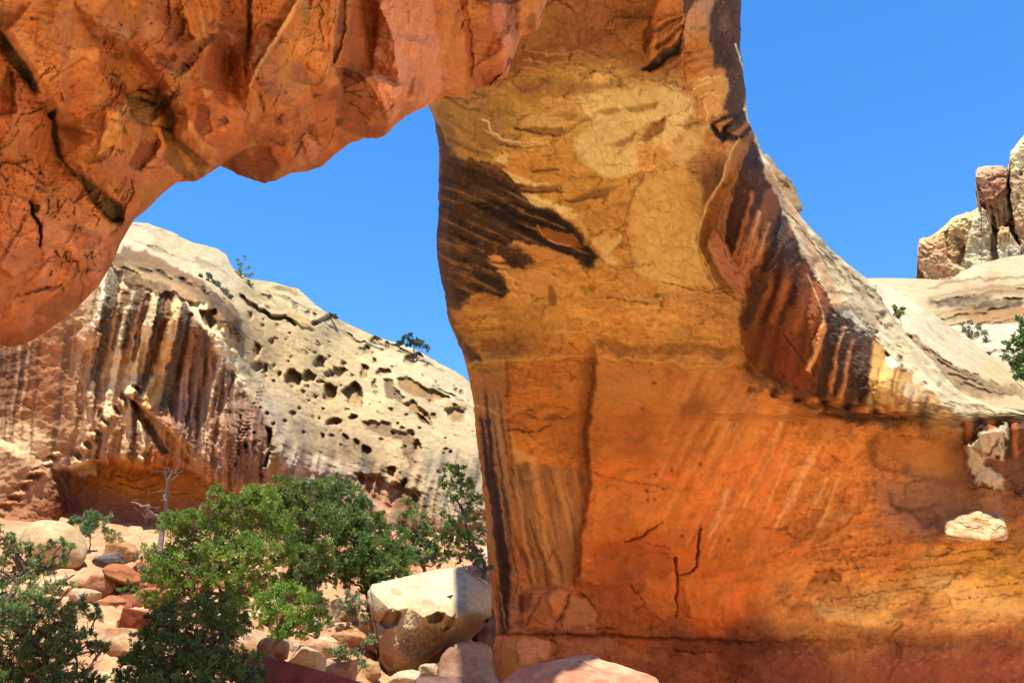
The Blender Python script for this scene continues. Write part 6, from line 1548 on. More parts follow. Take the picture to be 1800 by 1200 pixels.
slickrock("slickrock_bench", "pale flat slickrock bench carrying bushes right of the slab", "slickrock bench",
          [(1640, 575), (1690, 570), (1740, 570), (1800, 568), (1900, 565), (2050, 560)], 760, 1640, 2050,
          [(1640, 760, 60), (2050, 760, 60), (1640, 575, 76), (1740, 570, 78), (1900, 565, 80), (2050, 560, 80), (1750, 650, 66), (1900, 650, 66)],
          [(1700, 600, (236, 224, 196)), (1780, 600, (240, 230, 205)), (1760, 660, (224, 202, 160)), (1850, 640, (232, 214, 176))], 63, ex_bench, 10.0, (40, 66, 14))


# ================================================================== rocks
def ico(sub):
    bm = bmesh.new()
    bmesh.ops.create_icosphere(bm, subdivisions=sub, radius=1.0)
    V = np.array([v.co[:] for v in bm.verts]); T = np.array([[v.index for v in f.verts] for f in bm.faces])
    bm.free()
    return V / np.linalg.norm(V, axis=1)[:, None], T


ICO = {k: ico(k) for k in (3, 4, 5, 6, 7)}


def rock_shape(planes_n, planes_d, sub, p=14):
    D, T = ICO[sub]
    dots = np.clip(D @ planes_n.T, 0, None) / planes_d[None]
    r = (dots ** p).sum(1) ** (-1.0 / p)
    return D, T, r


def rough_rock(V, D, amp, sc, seed):
    q = V * sc + seed * 3.7
    h = amp * (.9 * fbm(q[:, 0] * .6, q[:, 1] * .6, q[:, 2] * .6, 3) + .35 * ridged(q[:, 0] * 1.4, q[:, 1] * 1.4, q[:, 2] * 1.8, 4) + .15 * fbm(q[:, 0] * 5, q[:, 1] * 5, q[:, 2] * 5, 4))
    f1, f2, c = worley(q[:, 0] * .9, q[:, 1] * .9, q[:, 2] * .9, 9)
    h += amp * .5 * (c - .5)
    return V + D * h[:, None]


def rock_cols(V, base, second, seed, var=.25, k=1.0):
    q = V * k + seed * 1.3
    m = sm(-.1, .4, fbm(q[:, 0] * .9, q[:, 1] * .9, q[:, 2] * 1.6, 5))[:, None]
    c = lin(base) * (1 - m) + lin(second) * m
    return c * (1 + var * fbm(q[:, 0] * 4, q[:, 1] * 4, q[:, 2] * 6, 4))[:, None]


def hull_planes(P):
    bm = bmesh.new()
    for p in P:
        bm.verts.new(p)
    bmesh.ops.convex_hull(bm, input=bm.verts)
    c = np.mean(P, 0)
    ns, ds = [], []
    for f in bm.faces:
        f.normal_update()
        n = np.array(f.normal[:]); q = np.array(f.verts[0].co[:]) - c
        d = n @ q
        if d < 0:
            n, d = -n, -d
        if d > 1e-3:
            ns.append(n); ds.append(d)
    bm.free()
    return c, np.array(ns), np.array(ds)


def hull_rock(name, label, cat, pts, base, second, seed, sub=6, amp=.12, sc=1.0, p=18, ill=1.7, mat=None, group=None, stain=None):
    P = np.array([pt(*q) for q in pts])
    c, n, d = hull_planes(P)
    D, T, r = rock_shape(n, d, sub, p)
    V = D * r[:, None]
    V2 = rough_rock(V, D, amp, sc, seed)
    C = rock_cols(V2, base, second, seed, .25, sc)
    if stain:
        C = stain(V2 + c, V2, C)
    o = link(name, mesh_np(name, V2, None, T, C / (ill * 1.35)), None, mat or M_ROCK)
    o.location = c
    tag(o, label, cat, group)
    return o


def rock(name, label, cat, px, py, Y, wpx, hpx, base, second, seed, deep=1.0, sub=5, amp=.1, nplanes=13, ill=1.7, tilt=0.0, group=None, mat=None, p=16):
    R = np.random.RandomState(seed)
    c = pt(px, py, Y)
    m = mpp(px, py, Y)
    rx, rz = wpx * m / 2, hpx * m / 2
    ry = rx * deep
    n = R.normal(size=(nplanes, 3)); n /= np.linalg.norm(n, axis=1)[:, None]
    n = np.concatenate([n, np.array([[1, 0, 0], [-1, 0, 0], [0, 1, 0], [0, -1, 0], [0, 0, 1], [0, 0, -1.0]]) + R.normal(size=(6, 3)) * .15])
    n /= np.linalg.norm(n, axis=1)[:, None]
    d = R.uniform(.78, 1.0, len(n))
    D, T, r = rock_shape(n, d, sub, p)
    V = D * r[:, None] * np.array([rx, ry, rz])
    size = max(rx, rz)
    V = rough_rock(V, D, amp * size, 1.6 / size, seed)
    if tilt:
        ct, st = math.cos(tilt), math.sin(tilt)
        V = np.stack([V[:, 0] * ct + V[:, 2] * st, V[:, 1], -V[:, 0] * st + V[:, 2] * ct], -1)
    C = rock_cols(V, base, second, seed, .25, 1.2 / size)
    o = link(name, mesh_np(name, V, None, T, C / (ill * 1.35)), None, mat or M_ROCK)
    o.location = c
    tag(o, label, cat, group)
    return o


CREAM = (236, 208, 160); CREAM2 = (214, 172, 118); PINKC = (226, 170, 126); REDR = (176, 84, 50); REDD = (150, 62, 40)


def big_stain(W, V, C):
    # grey varnish and rusty band on the lower front
    low = sm(.55, -.25, V[:, 2] + .35 * fbm(V[:, 0] * 1.3, V[:, 1] * 1.3, V[:, 2] * 1.3, 4))
    g = sm(-.05, .3, fbm(V[:, 0] * 1.8 + 4, V[:, 1] * 1.8, V[:, 2] * 1.8, 5)) * low * .75
    C = C * (1 - g[:, None]) + lin((128, 96, 66)) * g[:, None]
    return C


def build_boulder():
    TE = [(646, 1040), (650, 1034), (654, 1026), (668, 1022), (690, 1018), (720, 1011), (760, 1002), (790, 998), (812, 996), (820, 1000), (826, 1008), (840, 1014), (856, 1020), (864, 1034)]
    BE = [(646, 1052), (652, 1080), (656, 1120), (664, 1165), (672, 1186), (686, 1202), (700, 1204), (716, 1198), (740, 1184), (775, 1160), (800, 1142), (826, 1124), (848, 1104), (858, 1092), (864, 1080)]
    cols = np.arange(646, 864.1, 1.0)
    yt = np.interp(cols, *zip(*TE)) + 1.6 * fbm(cols / 11, 0 * cols, 4.1, 3)
    yb = np.interp(cols, *zip(*BE)) + 2.0 * fbm(cols / 11, 0 * cols, 7.1, 3)
    v = np.linspace(0, 1, 190)
    PX = np.repeat(cols[None], len(v), 0); PY = yt[None] + (yb - yt)[None] * v[:, None]
    s = Sheet(PX, PY, 71)
    fc = [(646, 1040, 31.6), (654, 1026, 32.2), (690, 1018, 32.6), (760, 1001, 33.2), (812, 996, 33.4), (826, 1008, 32.8), (864, 1034, 32.6), (864, 1080, 32.4), (690, 1032, 31.2), (760, 1026, 30.9), (820, 1024, 31.2),
          (656, 1040, 30.4), (662, 1048, 29.6), (676, 1060, 29.1), (690, 1074, 28.7), (720, 1066, 29.2), (745, 1084, 28.5), (770, 1072, 28.9), (800, 1086, 28.4), (822, 1076, 28.8), (842, 1074, 29.8), (858, 1080, 31),
          (648, 1060, 31.0), (654, 1090, 30.9), (658, 1120, 31.0), (664, 1165, 31.2), (660, 1075, 29.7), (666, 1120, 29.5), (672, 1160, 29.7), (690, 1100, 29.1), (686, 1130, 29.3), (700, 1140, 29.2), (730, 1106, 29.0), (760, 1108, 29.25), (790, 1108, 29.1), (815, 1100, 29.8), (840, 1096, 31.0),
          (680, 1180, 29.9), (690, 1204, 30.5), (716, 1198, 30.4), (715, 1165, 29.5), (745, 1150, 29.7), (740, 1184, 30.5), (775, 1130, 29.7), (775, 1160, 30.9), (800, 1142, 31.7), (826, 1124, 32.0), (848, 1104, 32.3)]
    s.D = .8 * facet(fc, PX + 2 * s.w1x, PY + 2 * s.w1y) + .2 * tps(fc, PX, PY, 3e-3)
    W = s.noise_at(); X, Y, Z = W[..., 0], W[..., 1], W[..., 2]
    s.H += .14 * fbm(X * 1.3, Y * 1.3, Z * 1.3, 4) + .05 * ridged(X * 4, Y * 4, Z * 4, 4) + .02 * fbm(X * 14, Y * 14, Z * 14, 3)
    s.C[:] = blend_cols([(700, 1040, (246, 226, 178)), (780, 1030, (248, 230, 186)), (840, 1050, (232, 206, 160)), (720, 1090, (236, 206, 150)), (790, 1090, (232, 200, 144)), (670, 1120, (232, 184, 126)), (700, 1150, (206, 170, 124)), (760, 1140, (184, 142, 94)), (800, 1120, (176, 128, 78)), (700, 1190, (224, 176, 124)), (830, 1100, (150, 100, 62))], PX, PY, 2.2)  # shade of the lower front and right side mixed into the tones
    s.C *= (1 + .2 * fbm(PX / 26, PY / 18, 5.5, 5))[..., None]
    s.C *= (1 + .16 * fbm(PX / 6, PY / 4, 6.5, 3))[..., None]
    q = lambda *t: [(400 + x / 3.0, 800 + y / 3.0) for x, y in t]
    s.pp(q((840, 830), (880, 805), (920, 830), (900, 890), (840, 910), (800, 890)), (170, 118, 70), 2.5, 4, 3, .7, -.32)
    s.pp(q((1050, 850), (1110, 822), (1150, 835), (1120, 870), (1060, 880)), (176, 124, 72), 2.5, 4, 3, .7, -.3)
    s.pp(q((1150, 880), (1200, 830), (1190, 900), (1140, 930)), (170, 118, 70), 2.5, 4, 3, .6, -.25)
    s.pp(q((860, 700), (920, 715), (920, 745), (870, 730)), (206, 166, 110), 2.5, 4, 3, .6, -.12)
    s.pp(q((1150, 745), (1190, 735), (1180, 758)), (70, 50, 34), 1.5, 2, 2, .8, -.2)
    s.pp(q((1030, 760), (1080, 770), (1090, 785), (1040, 780)), (206, 166, 112), 2, 3, 3, .6, -.08)
    s.pp(q((960, 900), (1040, 890), (1150, 920), (1120, 1010), (1020, 1090), (940, 1080), (900, 1010)), (120, 92, 66), 5, 8, 5, .75, 0, .55, 6)
    s.pp(q((790, 920), (850, 920), (860, 1000), (810, 1040), (790, 1000)), (222, 164, 100), 4, 5, 4, .7)
    s.pp(q((805, 1040), (860, 1050), (865, 1120), (820, 1090)), (184, 120, 74), 3, 5, 4, .7, -.12)
    for i in range(7):
        s.pl(q((1230 - i * 18, 880 + i * 22), (1200 - i * 18, 950 + i * 20), (1150 - i * 20, 1010 + i * 14)), ((210, 150, 86), (140, 92, 54))[i % 2], 1.8, 1.2, 1.6, 3, 2, .6, .04)
    s.crack(q((755, 700), (775, 850), (790, 1000), (815, 1080)), (120, 84, 54), 2.4, .2, 4, 3)
    s.crack(q((1000, 620), (1020, 640), (1000, 660)), (150, 116, 78), 1.2, .06)
    s.C = np.clip(s.C / 2.3, 0, .8)
    og = pt(750, 1190, 30.5)
    o = link("boulder", sheet_mesh("boulder", s, og, 3.2), None, M_ROCK)
    o.location = og
    tag(o, "largest cream boulder, leaning against the foot of the bridge", "boulder")


build_boulder()
hull_rock("boulder", "rounded boulder under the largest boulder, half in shadow", "boulder",
          [(766, 1165, 28.5), (778, 1145, 28.5), (800, 1128, 28.7), (840, 1124, 29), (868, 1140, 29.5), (872, 1200, 29), (770, 1200, 28.2), (800, 1215, 28), (870, 1215, 28), (800, 1130, 31), (860, 1135, 31.5), (800, 1210, 31.5)], (206, 160, 124), (184, 132, 98), 5, 6, .06, 1.2, 12)
rock("boulder", "dark boulder wedged between the largest boulder and bridge wall", "boulder", 852, 1105, 33.5, 46, 90, (150, 104, 80), (120, 80, 60), 6, 1.2, 5, .08)
rock("rock", "dark red rock at the bottom edge right of small cream rocks", "rock", 775, 1212, 26, 90, 46, (150, 110, 96), (130, 90, 76), 7, 1.0, 5, .08)
rock("rock", "small cream rock on the bottom edge below the largest boulder", "rock", 712, 1196, 26, 62, 34, CREAM, (250, 226, 180), 8, 1.0, 5, .09)
rock("rock", "knobbly cream rock in front of the half shadowed boulder", "rock", 752, 1178, 27.4, 40, 26, (226, 190, 140), CREAM, 9, 1.0, 5, .12)
rock("rock", "orange cream rock beside the left foot of the largest boulder", "rock", 647, 1182, 27.8, 52, 44, (224, 178, 116), CREAM2, 10, 1.0, 5, .1)
# foreground red rocks
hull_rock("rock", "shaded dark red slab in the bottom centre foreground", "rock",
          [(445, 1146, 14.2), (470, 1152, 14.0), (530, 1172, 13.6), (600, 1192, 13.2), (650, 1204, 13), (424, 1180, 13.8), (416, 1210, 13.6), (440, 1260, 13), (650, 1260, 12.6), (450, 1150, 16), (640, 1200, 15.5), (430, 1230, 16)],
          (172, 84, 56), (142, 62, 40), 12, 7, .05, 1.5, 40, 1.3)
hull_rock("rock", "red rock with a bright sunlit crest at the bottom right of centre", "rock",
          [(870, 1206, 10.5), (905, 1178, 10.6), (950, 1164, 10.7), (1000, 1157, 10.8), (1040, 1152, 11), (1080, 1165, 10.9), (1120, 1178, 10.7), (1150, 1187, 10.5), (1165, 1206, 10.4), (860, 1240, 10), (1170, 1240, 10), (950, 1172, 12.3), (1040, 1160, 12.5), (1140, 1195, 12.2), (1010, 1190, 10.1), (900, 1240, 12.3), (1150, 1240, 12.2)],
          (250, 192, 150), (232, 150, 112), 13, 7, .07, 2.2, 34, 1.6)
# rocks on the left slope
hull_rock("boulder", "smooth round cream boulder on the left among the bushes", "boulder",
          [(36, 930, 40), (50, 918, 40), (90, 911, 40.3), (125, 918, 40.5), (148, 935, 40.6), (160, 965, 40.4), (158, 985, 40), (135, 1004, 39.6), (100, 1000, 39), (40, 975, 39), (28, 950, 40), (60, 990, 42.5), (140, 940, 43), (60, 915, 43), (95, 945, 38.4), (120, 1005, 42)], (240, 208, 150), (232, 192, 130), 15, 6, .06, .9, 12)
hull_rock("rock_ledge", "rusty layered ledge below the round boulder, dark underneath", "rock ledge",
          [(178, 1000, 30), (190, 988, 30.5), (225, 990, 31), (246, 1008, 31), (248, 1022, 30.6), (225, 1026, 29.6), (185, 1010, 29.2), (200, 1030, 31.5), (240, 1030, 32)], (206, 130, 76), (168, 92, 50), 16, 6, .07, 1.6, 14)
rock("rock", "red block under the rusty ledge", "rock", 215, 1040, 31.5, 70, 60, (176, 88, 52), (140, 66, 38), 17, 1.0, 5, .14)
rock("rock", "pinkish block left of the rusty ledge's foot", "rock", 178, 1032, 30, 52, 46, (222, 158, 112), (196, 120, 80), 18, 1.0, 5, .14)
rock("rock", "cream block right of the round boulder above the rusty ledge", "rock", 212, 972, 38, 66, 34, (220, 172, 112), (190, 130, 74), 19, 1.0, 5, .12)
rock("rock", "standing red slab right of the rusty ledge", "rock", 254, 1056, 27, 44, 50, (206, 128, 84), (180, 96, 58), 20, .8, 5, .1, tilt=.35)
rock("rock", "leaning red slab beside the big bright juniper", "rock", 276, 1066, 26.5, 36, 52, (200, 118, 76), (176, 92, 54), 21, .8, 5, .1, tilt=.5)
rock("rock", "round white stone under the big bright juniper", "rock", 292, 1100, 22, 40, 34, (236, 206, 180), (205, 160, 130), 22, 1.0, 5, .06)
hull_rock("rock_slab", "broad pale tan slab sloping toward the left foreground pine", "rock slab",
          [(120, 1062, 25), (170, 1054, 26), (205, 1066, 26), (250, 1100, 24), (262, 1140, 21), (230, 1180, 18.5), (180, 1210, 17), (110, 1210, 17), (100, 1130, 21), (140, 1180, 21), (230, 1110, 27), (130, 1100, 27)], (238, 196, 140), (226, 176, 118), 24, 6, .06, 1.1, 16)
rock("rock", "cream stone left of the pale tan slab's top", "rock", 148, 1046, 27, 50, 26, (236, 200, 148), CREAM, 25, 1.0, 5, .1)
rock("rock", "tan rock in the gap between big bright juniper and dark junipers", "rock", 530, 1030, 34, 60, 60, (222, 160, 106), (196, 126, 80), 26, 1.0, 5, .14)
rock("rock", "reddish rock behind the trunk of the big bright juniper", "rock", 445, 1035, 33, 60, 50, (206, 124, 80), (226, 170, 120), 27, 1.0, 5, .14)
rock("rock", "pale rock behind the small bright juniper", "rock", 600, 1075, 33, 60, 44, (232, 190, 140), (214, 160, 108), 28, 1.0, 5, .12)
rock("rock", "orange rock left of the largest boulder in the sun", "rock", 612, 1125, 30, 66, 40, (224, 168, 112), (196, 126, 76), 29, 1.0, 5, .13)
rock("rock", "flat cream rock under the small bright juniper", "rock", 560, 1140, 26, 70, 34, (232, 186, 132), (206, 150, 98), 30, 1.0, 5, .1)
rock("rock", "low tan rock touching the dark red slab's upper edge", "rock", 480, 1140, 21, 60, 36, (222, 170, 116), (200, 140, 90), 31, 1.0, 5, .1)
rock("rock", "leaning cream rock at the left edge of the largest boulder", "rock", 655, 1110, 31.5, 44, 80, (226, 176, 122), (200, 138, 88), 32, 1.0, 5, .1)
rock("rock", "thin grey stone on top of the rusty ledge", "rock", 190, 985, 33, 56, 26, (140, 128, 118), (110, 98, 90), 33, .8, 5, .08)

rock("rock", "angular cream block on the sand right of the corner pine", "rock", 152, 1088, 23.5, 66, 46, (240, 206, 156), (222, 172, 120), 61, .9, 5, .05, 9, tilt=.2, p=44)
rock("rock", "large tan angular block between the corner pine and the dark pine", "rock", 206, 1136, 19, 92, 62, (234, 194, 142), (212, 158, 106), 62, .9, 6, .05, 9, tilt=-.15, p=44)
rock("rock", "rust red block beside the left side of the dark pine", "rock", 236, 1092, 22, 50, 42, (196, 112, 72), (168, 86, 52), 63, .9, 5, .06, 9, tilt=.3, p=44)
rock("rock", "pale block above the middle of the dark red slab", "rock", 540, 1160, 20.5, 66, 44, (238, 202, 152), (216, 166, 114), 64, .9, 5, .05, 9, tilt=.15, p=44)
rock("rock", "orange angular block above the right end of the dark red slab", "rock", 600, 1182, 19.5, 56, 40, (226, 170, 116), (198, 128, 80), 65, .9, 5, .06, 9, tilt=-.2, p=44)

def block_layers(W, V, C):
    l = gn(V[:, 0] * .3, V[:, 1] * .3, V[:, 2] * 7 + .6 * V[:, 0])
    return C * (1 + .5 * np.clip(l, -.8, .6))[:, None]


# rock block in the alcove that catches the sun
hull_rock("rock_block", "bright sunlit layered block on the alcove wall at the right", "rock block",
          [(1658, 925, 38.0), (1662, 915, 38.5), (1690, 905, 38.9), (1720, 899, 39.1), (1750, 904, 38.9), (1762, 905, 38.7), (1770, 935, 37.9), (1768, 946, 37.7), (1740, 951, 37.5), (1700, 949, 37.5), (1660, 944, 37.8), (1662, 920, 41.5), (1760, 905, 41.5), (1766, 945, 41.5), (1664, 945, 41.5)],
          (226, 194, 142), (190, 140, 86), 41, 7, .2, 2.0, 12, 1.3, None, None, block_layers)

# ridge fin and towers
hull_rock("rock_fin", "knobbly tan rock fin on the skyline behind the bridge rim", "rock fin",
          [(1336, 268, 48), (1350, 270, 48.5), (1362, 290, 48), (1372, 305, 48), (1385, 318, 48), (1396, 335, 48), (1412, 358, 47.5), (1412, 372, 47.5), (1398, 378, 47), (1330, 380, 48), (1330, 280, 49), (1380, 330, 51), (1345, 275, 51), (1400, 375, 50)], (196, 164, 112), (170, 134, 86), 43, 6, .35, 1.0, 14, 1.6, M_CLIFF)


def build_outcrop():
    k = lambda *t: [(1590 + x / 4.286, 220 + y / 4.286) for x, y in t]
    TEc = [(80, 1180), (90, 1160), (96, 940), (112, 858), (150, 846), (190, 850), (206, 828), (225, 822), (250, 834), (258, 796), (320, 742), (345, 712), (372, 690), (450, 668), (462, 655), (492, 654), (524, 672), (538, 630), (566, 612), (578, 606), (580, 345), (600, 316), (660, 306), (740, 306), (772, 326), (784, 330), (788, 260), (800, 196), (845, 156), (862, 120), (900, 76), (1000, 40), (1120, 60), (1300, 90)]
    TE = k(*TEc)
    cols = np.concatenate([np.arange(1608.5, 1880, .9)])
    yt = np.interp(cols, *zip(*TE)) + 1.6 * fbm(cols / 6, 0 * cols, 9.1, 4)
    # the overhanging left side of the cap
    v = np.linspace(0, 1, 260)
    bot = 512.0
    PX = np.repeat(cols[None], len(v), 0); PY = yt[None] + (bot - yt)[None] * v[:, None]
    # lean the cap out over its neck: columns just right of the cap's left edge are pushed left at its height
    cap = sm(580, 640, (PY - 220) * 4.286 + 40) * 0 + sm(610, 540, (PY - 220) * 4.286) * np.exp(-((PX - 1726) / 16.0) ** 2) * (PX > 1724.5)
    PX = PX - 10.5 * cap
    s = Sheet(PX, PY, 83)
    s.D = 131 + 0 * PX
    W = s.noise_at(); X, Y, Z = W[..., 0], W[..., 1], W[..., 2]
    def blk(poly, off, soft=1.6):
        w, m = s.poly(poly, soft, 4, 2.5)
        if w is not None:
            s.D[w] = s.D[w] * (1 - m) + off * m
    blk(k((240, 850), (320, 735), (450, 650), (530, 660), (540, 800), (470, 1100), (240, 1180)), 130)
    blk(k((60, 1200), (90, 850), (260, 820), (310, 900), (330, 1000), (400, 1060), (450, 1080), (440, 1200)), 126.5)
    blk(k((455, 1100), (470, 900), (520, 700), (560, 610), (620, 650), (650, 800), (650, 1080)), 127.5)
    blk(k((510, 300), (780, 290), (780, 480), (700, 540), (580, 610), (520, 500)), 127.8)
    blk(k((580, 590), (700, 540), (780, 470), (800, 700), (750, 760), (700, 800), (650, 760)), 129.3)
    blk(k((780, 60), (1400, 20), (1400, 1000), (880, 980), (800, 650)), 127)
    blk(k((700, 830), (730, 765), (780, 770), (830, 860), (870, 920), (875, 1000), (700, 1010)), 125.5)
    # tops lean back
    top = (PY - yt[None])
    s.D += 2.4 * np.exp(-top / 5.0)
    s.H += .9 * fbm(X * .25, Y * .25, Z * .3, 4) + .5 * ridged(X * .5, Y * .5, Z * .6, 4) + .25 * fbm(X * 1.5, Y * 1.5, Z * 2.2, 4)
    f1, f2, cid = worley((PX + 3 * s.w2x) / 9, (PY + 3 * s.w2y) / 7, 0 * PX, 8)
    s.H += .6 * (cid - .5)
    s.C[:] = blend_cols([(1600 + x / 4.286 - 10, 220 + y / 4.286, c) for x, y, c in ((140, 900, (206, 160, 120)), (180, 1000, (196, 150, 116)), (280, 1080, (214, 160, 120)), (230, 850, (210, 140, 100)), (300, 800, (214, 178, 128)), (420, 720, (222, 190, 140)), (380, 850, (190, 146, 100)), (420, 960, (186, 140, 96)),
        (560, 700, (206, 184, 152)), (560, 900, (196, 172, 144)), (500, 1000, (214, 196, 164)), (600, 380, (204, 154, 126)), (700, 330, (196, 150, 120)), (600, 480, (150, 98, 78)), (700, 460, (176, 120, 98)), (740, 420, (186, 130, 104)), (640, 600, (160, 104, 80)), (740, 620, (190, 148, 108)), (720, 700, (170, 116, 84)),
        (860, 250, (218, 196, 158)), (840, 380, (206, 176, 136)), (840, 560, (200, 166, 126)), (900, 600, (210, 180, 140)), (850, 700, (180, 132, 96)), (880, 850, (180, 130, 100)), (1000, 300, (214, 188, 148)), (760, 850, (206, 168, 116)), (800, 950, (206, 190, 168)))], PX, PY, 2.6)  # sunlit tops painted lighter
    s.C *= (1 + .24 * fbm(PX / 14, PY / 9, 5.5, 5))[..., None]
    s.C *= (1 + .22 * (cid - .5))[..., None]
    s.C *= (1 + .2 * fbm(PX / 3, PY / 2.4, 6.5, 3))[..., None]
    D_ = (84, 54, 42)
    for q_, c_, d_ in (((620, 410, 660, 385, 770, 375, 770, 395, 690, 405, 630, 425), (92, 56, 46), -1.4), ((770, 330, 790, 330, 800, 660, 780, 640), (70, 46, 38), -2.5), ((640, 680, 670, 700, 700, 830, 680, 850, 650, 760), (96, 56, 36), -2.0), ((560, 590, 620, 600, 700, 640, 680, 660, 600, 620), (104, 62, 46), -.8),
                       ((300, 820, 330, 780, 320, 900, 345, 1000, 320, 940), (130, 96, 66), -1.6), ((780, 740, 830, 760, 870, 900, 840, 900, 790, 800), (96, 78, 70), -2.2), ((100, 1090, 140, 1110, 140, 1150, 95, 1160), D_, -1.6), ((100, 940, 130, 890, 220, 970, 150, 1010, 110, 1010), (156, 110, 82), -.8), ((400, 1040, 450, 900, 470, 950, 455, 1070), (130, 92, 64), -1.5),
                       ((380, 850, 440, 870, 470, 930, 420, 960, 390, 900), (150, 110, 74), -1.0), ((860, 340, 890, 350, 890, 400, 850, 380), (130, 96, 72), -1.4), ((840, 510, 870, 520, 870, 560, 840, 550), (120, 88, 66), -1.2), ((520, 440, 560, 460, 600, 560, 570, 590, 540, 530), (104, 64, 52), -.8)):
        pts = [(q_[i], q_[i + 1]) for i in range(0, len(q_), 2)]
        s.pp(k(*pts), c_, 1.6, 3, 2, .6, d_ * .45)
    for i in range(7):
        s.pl(k((590 + i * 26, 590 + i * 4), (610 + i * 24, 680), (640 + i * 20, 760)), ((110, 66, 48), (206, 164, 122))[i % 2], 1.0, .8, 1.0, 2, 1.5, .6, (-.4, .3)[i % 2])
    s.C = np.clip(s.C / np.array([1.35, 1.22, 1.42]), 0, .8)
    og = pt(1700, 500, 128)
    o = link("rock_outcrop", sheet_mesh("rock_outcrop", s, og, 9.0), None, M_FAR)
    o.location = og
    tag(o, "craggy pinkish tan rock towers with a red overhanging cap at the far right skyline", "rock outcrop")


build_outcrop()


# ================================================================== ground
def gpt(px, py, Y):
    return tuple(pt(px, py, Y))


GC = [(-.8, 38, -.7), (0, 41.5, -1.0), (-1.2, 42.5, -.4), (1.5, 44, -1.2), (-2.2, 43, 1.0), gpt(880, 1290, 30), gpt(900, 1300, 38), gpt(820, 1262, 31), gpt(960, 1300, 26), gpt(100, 1195, 15), gpt(300, 1195, 14.5), gpt(480, 1185, 17), gpt(600, 1190, 22), gpt(700, 1222, 27), gpt(850, 1275, 34), gpt(200, 1100, 22), gpt(400, 1100, 22), gpt(560, 1110, 28), gpt(640, 1090, 32), gpt(150, 1040, 31), gpt(250, 965, 45), gpt(150, 945, 50),
      gpt(50, 935, 50), gpt(-150, 940, 50), gpt(400, 960, 46), gpt(600, 975, 44), gpt(750, 985, 48), gpt(840, 1000, 48), gpt(-150, 1190, 15), gpt(-150, 1060, 30), gpt(330, 1010, 36), gpt(520, 1020, 38), gpt(700, 1050, 40),
      (2, 20, -1.3), (10, 20, -1.4), (22, 28, -.4), (5, 40, -1.2), (14, 41, -1.0), (25, 37, -.6), (0.5, 30, -1.0), (0, 0, 0), (0, 9, 0), (-7, 6, .3), (8, 5, -.2), (0, -14, 2.5), (-20, -18, 6), (20, -18, 6), (0, -30, 11), (-40, 0, 9), (30, 5, 3), (35, 25, 4), (-45, 35, 13), (-40, 60, 14), (-10, 66, 10), (12, 62, 8), (30, 60, 8), (40, 50, 7)]


def ground_z(x, y):
    z = tps([(a * 10, b * 10, c) for a, b, c in GC], np.asarray(x, float) * 10, np.asarray(y, float) * 10, 1e-2)
    r = np.sqrt(x ** 2 + (y - 20) ** 2)
    far = sm(50, 90, r)
    z = z - .38 * sm(-1, -3, x) * sm(12, 16, y) * sm(52, 44, y)
    behind = np.clip(-(y + 24), 0, 60) * .55  # unseen slope behind the camera, added to throw warm light forward
    z = z * (1 - far) + (9 + 3 * fbm(x * .02, y * .02, 1.5, 3)) * far + behind
    return z


def build_ground():
    def axis(lo, hi, d, far):
        a = list(np.arange(lo, hi, d)); st = d; x = lo
        left = []
        while x > -far:
            st *= 1.12; x -= st; left.append(x)
        st = d; x = a[-1]; r = []
        while x < far:
            st *= 1.12; x += st; r.append(x)
        return np.array(left[::-1] + a + r)
    xs = axis(-24, 8, .12, 900); ys = axis(7, 52, .14, 900)
    X, Y = np.meshgrid(xs, ys, indexing='ij')
    Z = ground_z(X, Y)
    near = sm(80, 45, np.sqrt(X ** 2 + (Y - 20) ** 2))
    slope = sm(0, -4, X) * sm(8, 16, Y)
    f1, f2, cid = worley(X * .9 + .3 * fbm(X, Y, 1, 3), Y * .9, 0 * X, 6)
    g1, g2, gid = worley(X * 2.6, Y * 2.6, 0 * X, 7)
    Z = Z + near * (.35 * fbm(X * .5, Y * .5, 2.2, 4) + .08 * fbm(X * 3, Y * 3, 2.2, 4) + slope * (.28 * (cid - .3) * sm(0, .12, f2 - f1) + .10 * (gid - .3) * sm(0, .15, g2 - g1)))
    c = lin((216, 156, 110)) * np.ones(X.shape + (1,))
    m = sm(-.1, .4, fbm(X * .4, Y * .4, 3.3, 4))[..., None]
    c = c * (1 - m * .5) + lin((232, 182, 132)) * m * .5
    m = sm(.1, .5, fbm(X * .25 + 9, Y * .25, 4.3, 4))[..., None]
    c = c * (1 - m * .5) + lin((206, 132, 88)) * m * .5
    st = (sm(.5, .3, f1) * (cid > .45))[..., None] * slope[..., None]
    c = c * (1 - st * .6) + (lin((232, 186, 136)) * (.6 + .6 * cid[..., None])) * st * .6
    c = c * (1 + .25 * (gid - .5))[..., None]
    bounce_sand = (sm(-3, 0, X) + sm(14, 10, Y)).clip(0, 1)[..., None]  # unseen ground made extra pale to bounce light into the shade
    c = c / 1.75 * (1 - bounce_sand) + np.array([.66, .47, .33]) * (1 + .2 * fbm(X * .8, Y * .8, 6.3, 4))[..., None] * bounce_sand
    R, Cn = X.shape
    idx = np.arange(R * Cn).reshape(R, Cn)
    q = np.stack([idx[:-1, :-1], idx[1:, :-1], idx[1:, 1:], idx[:-1, 1:]], -1).reshape(-1, 4)
    me = mesh_np("ground", np.stack([X, Y, Z], -1).reshape(-1, 3), q, None, c.reshape(-1, 3))
    o = link("ground", me, None, M_GROUND)
    tag(o, None, None, None, "structure")


build_ground()


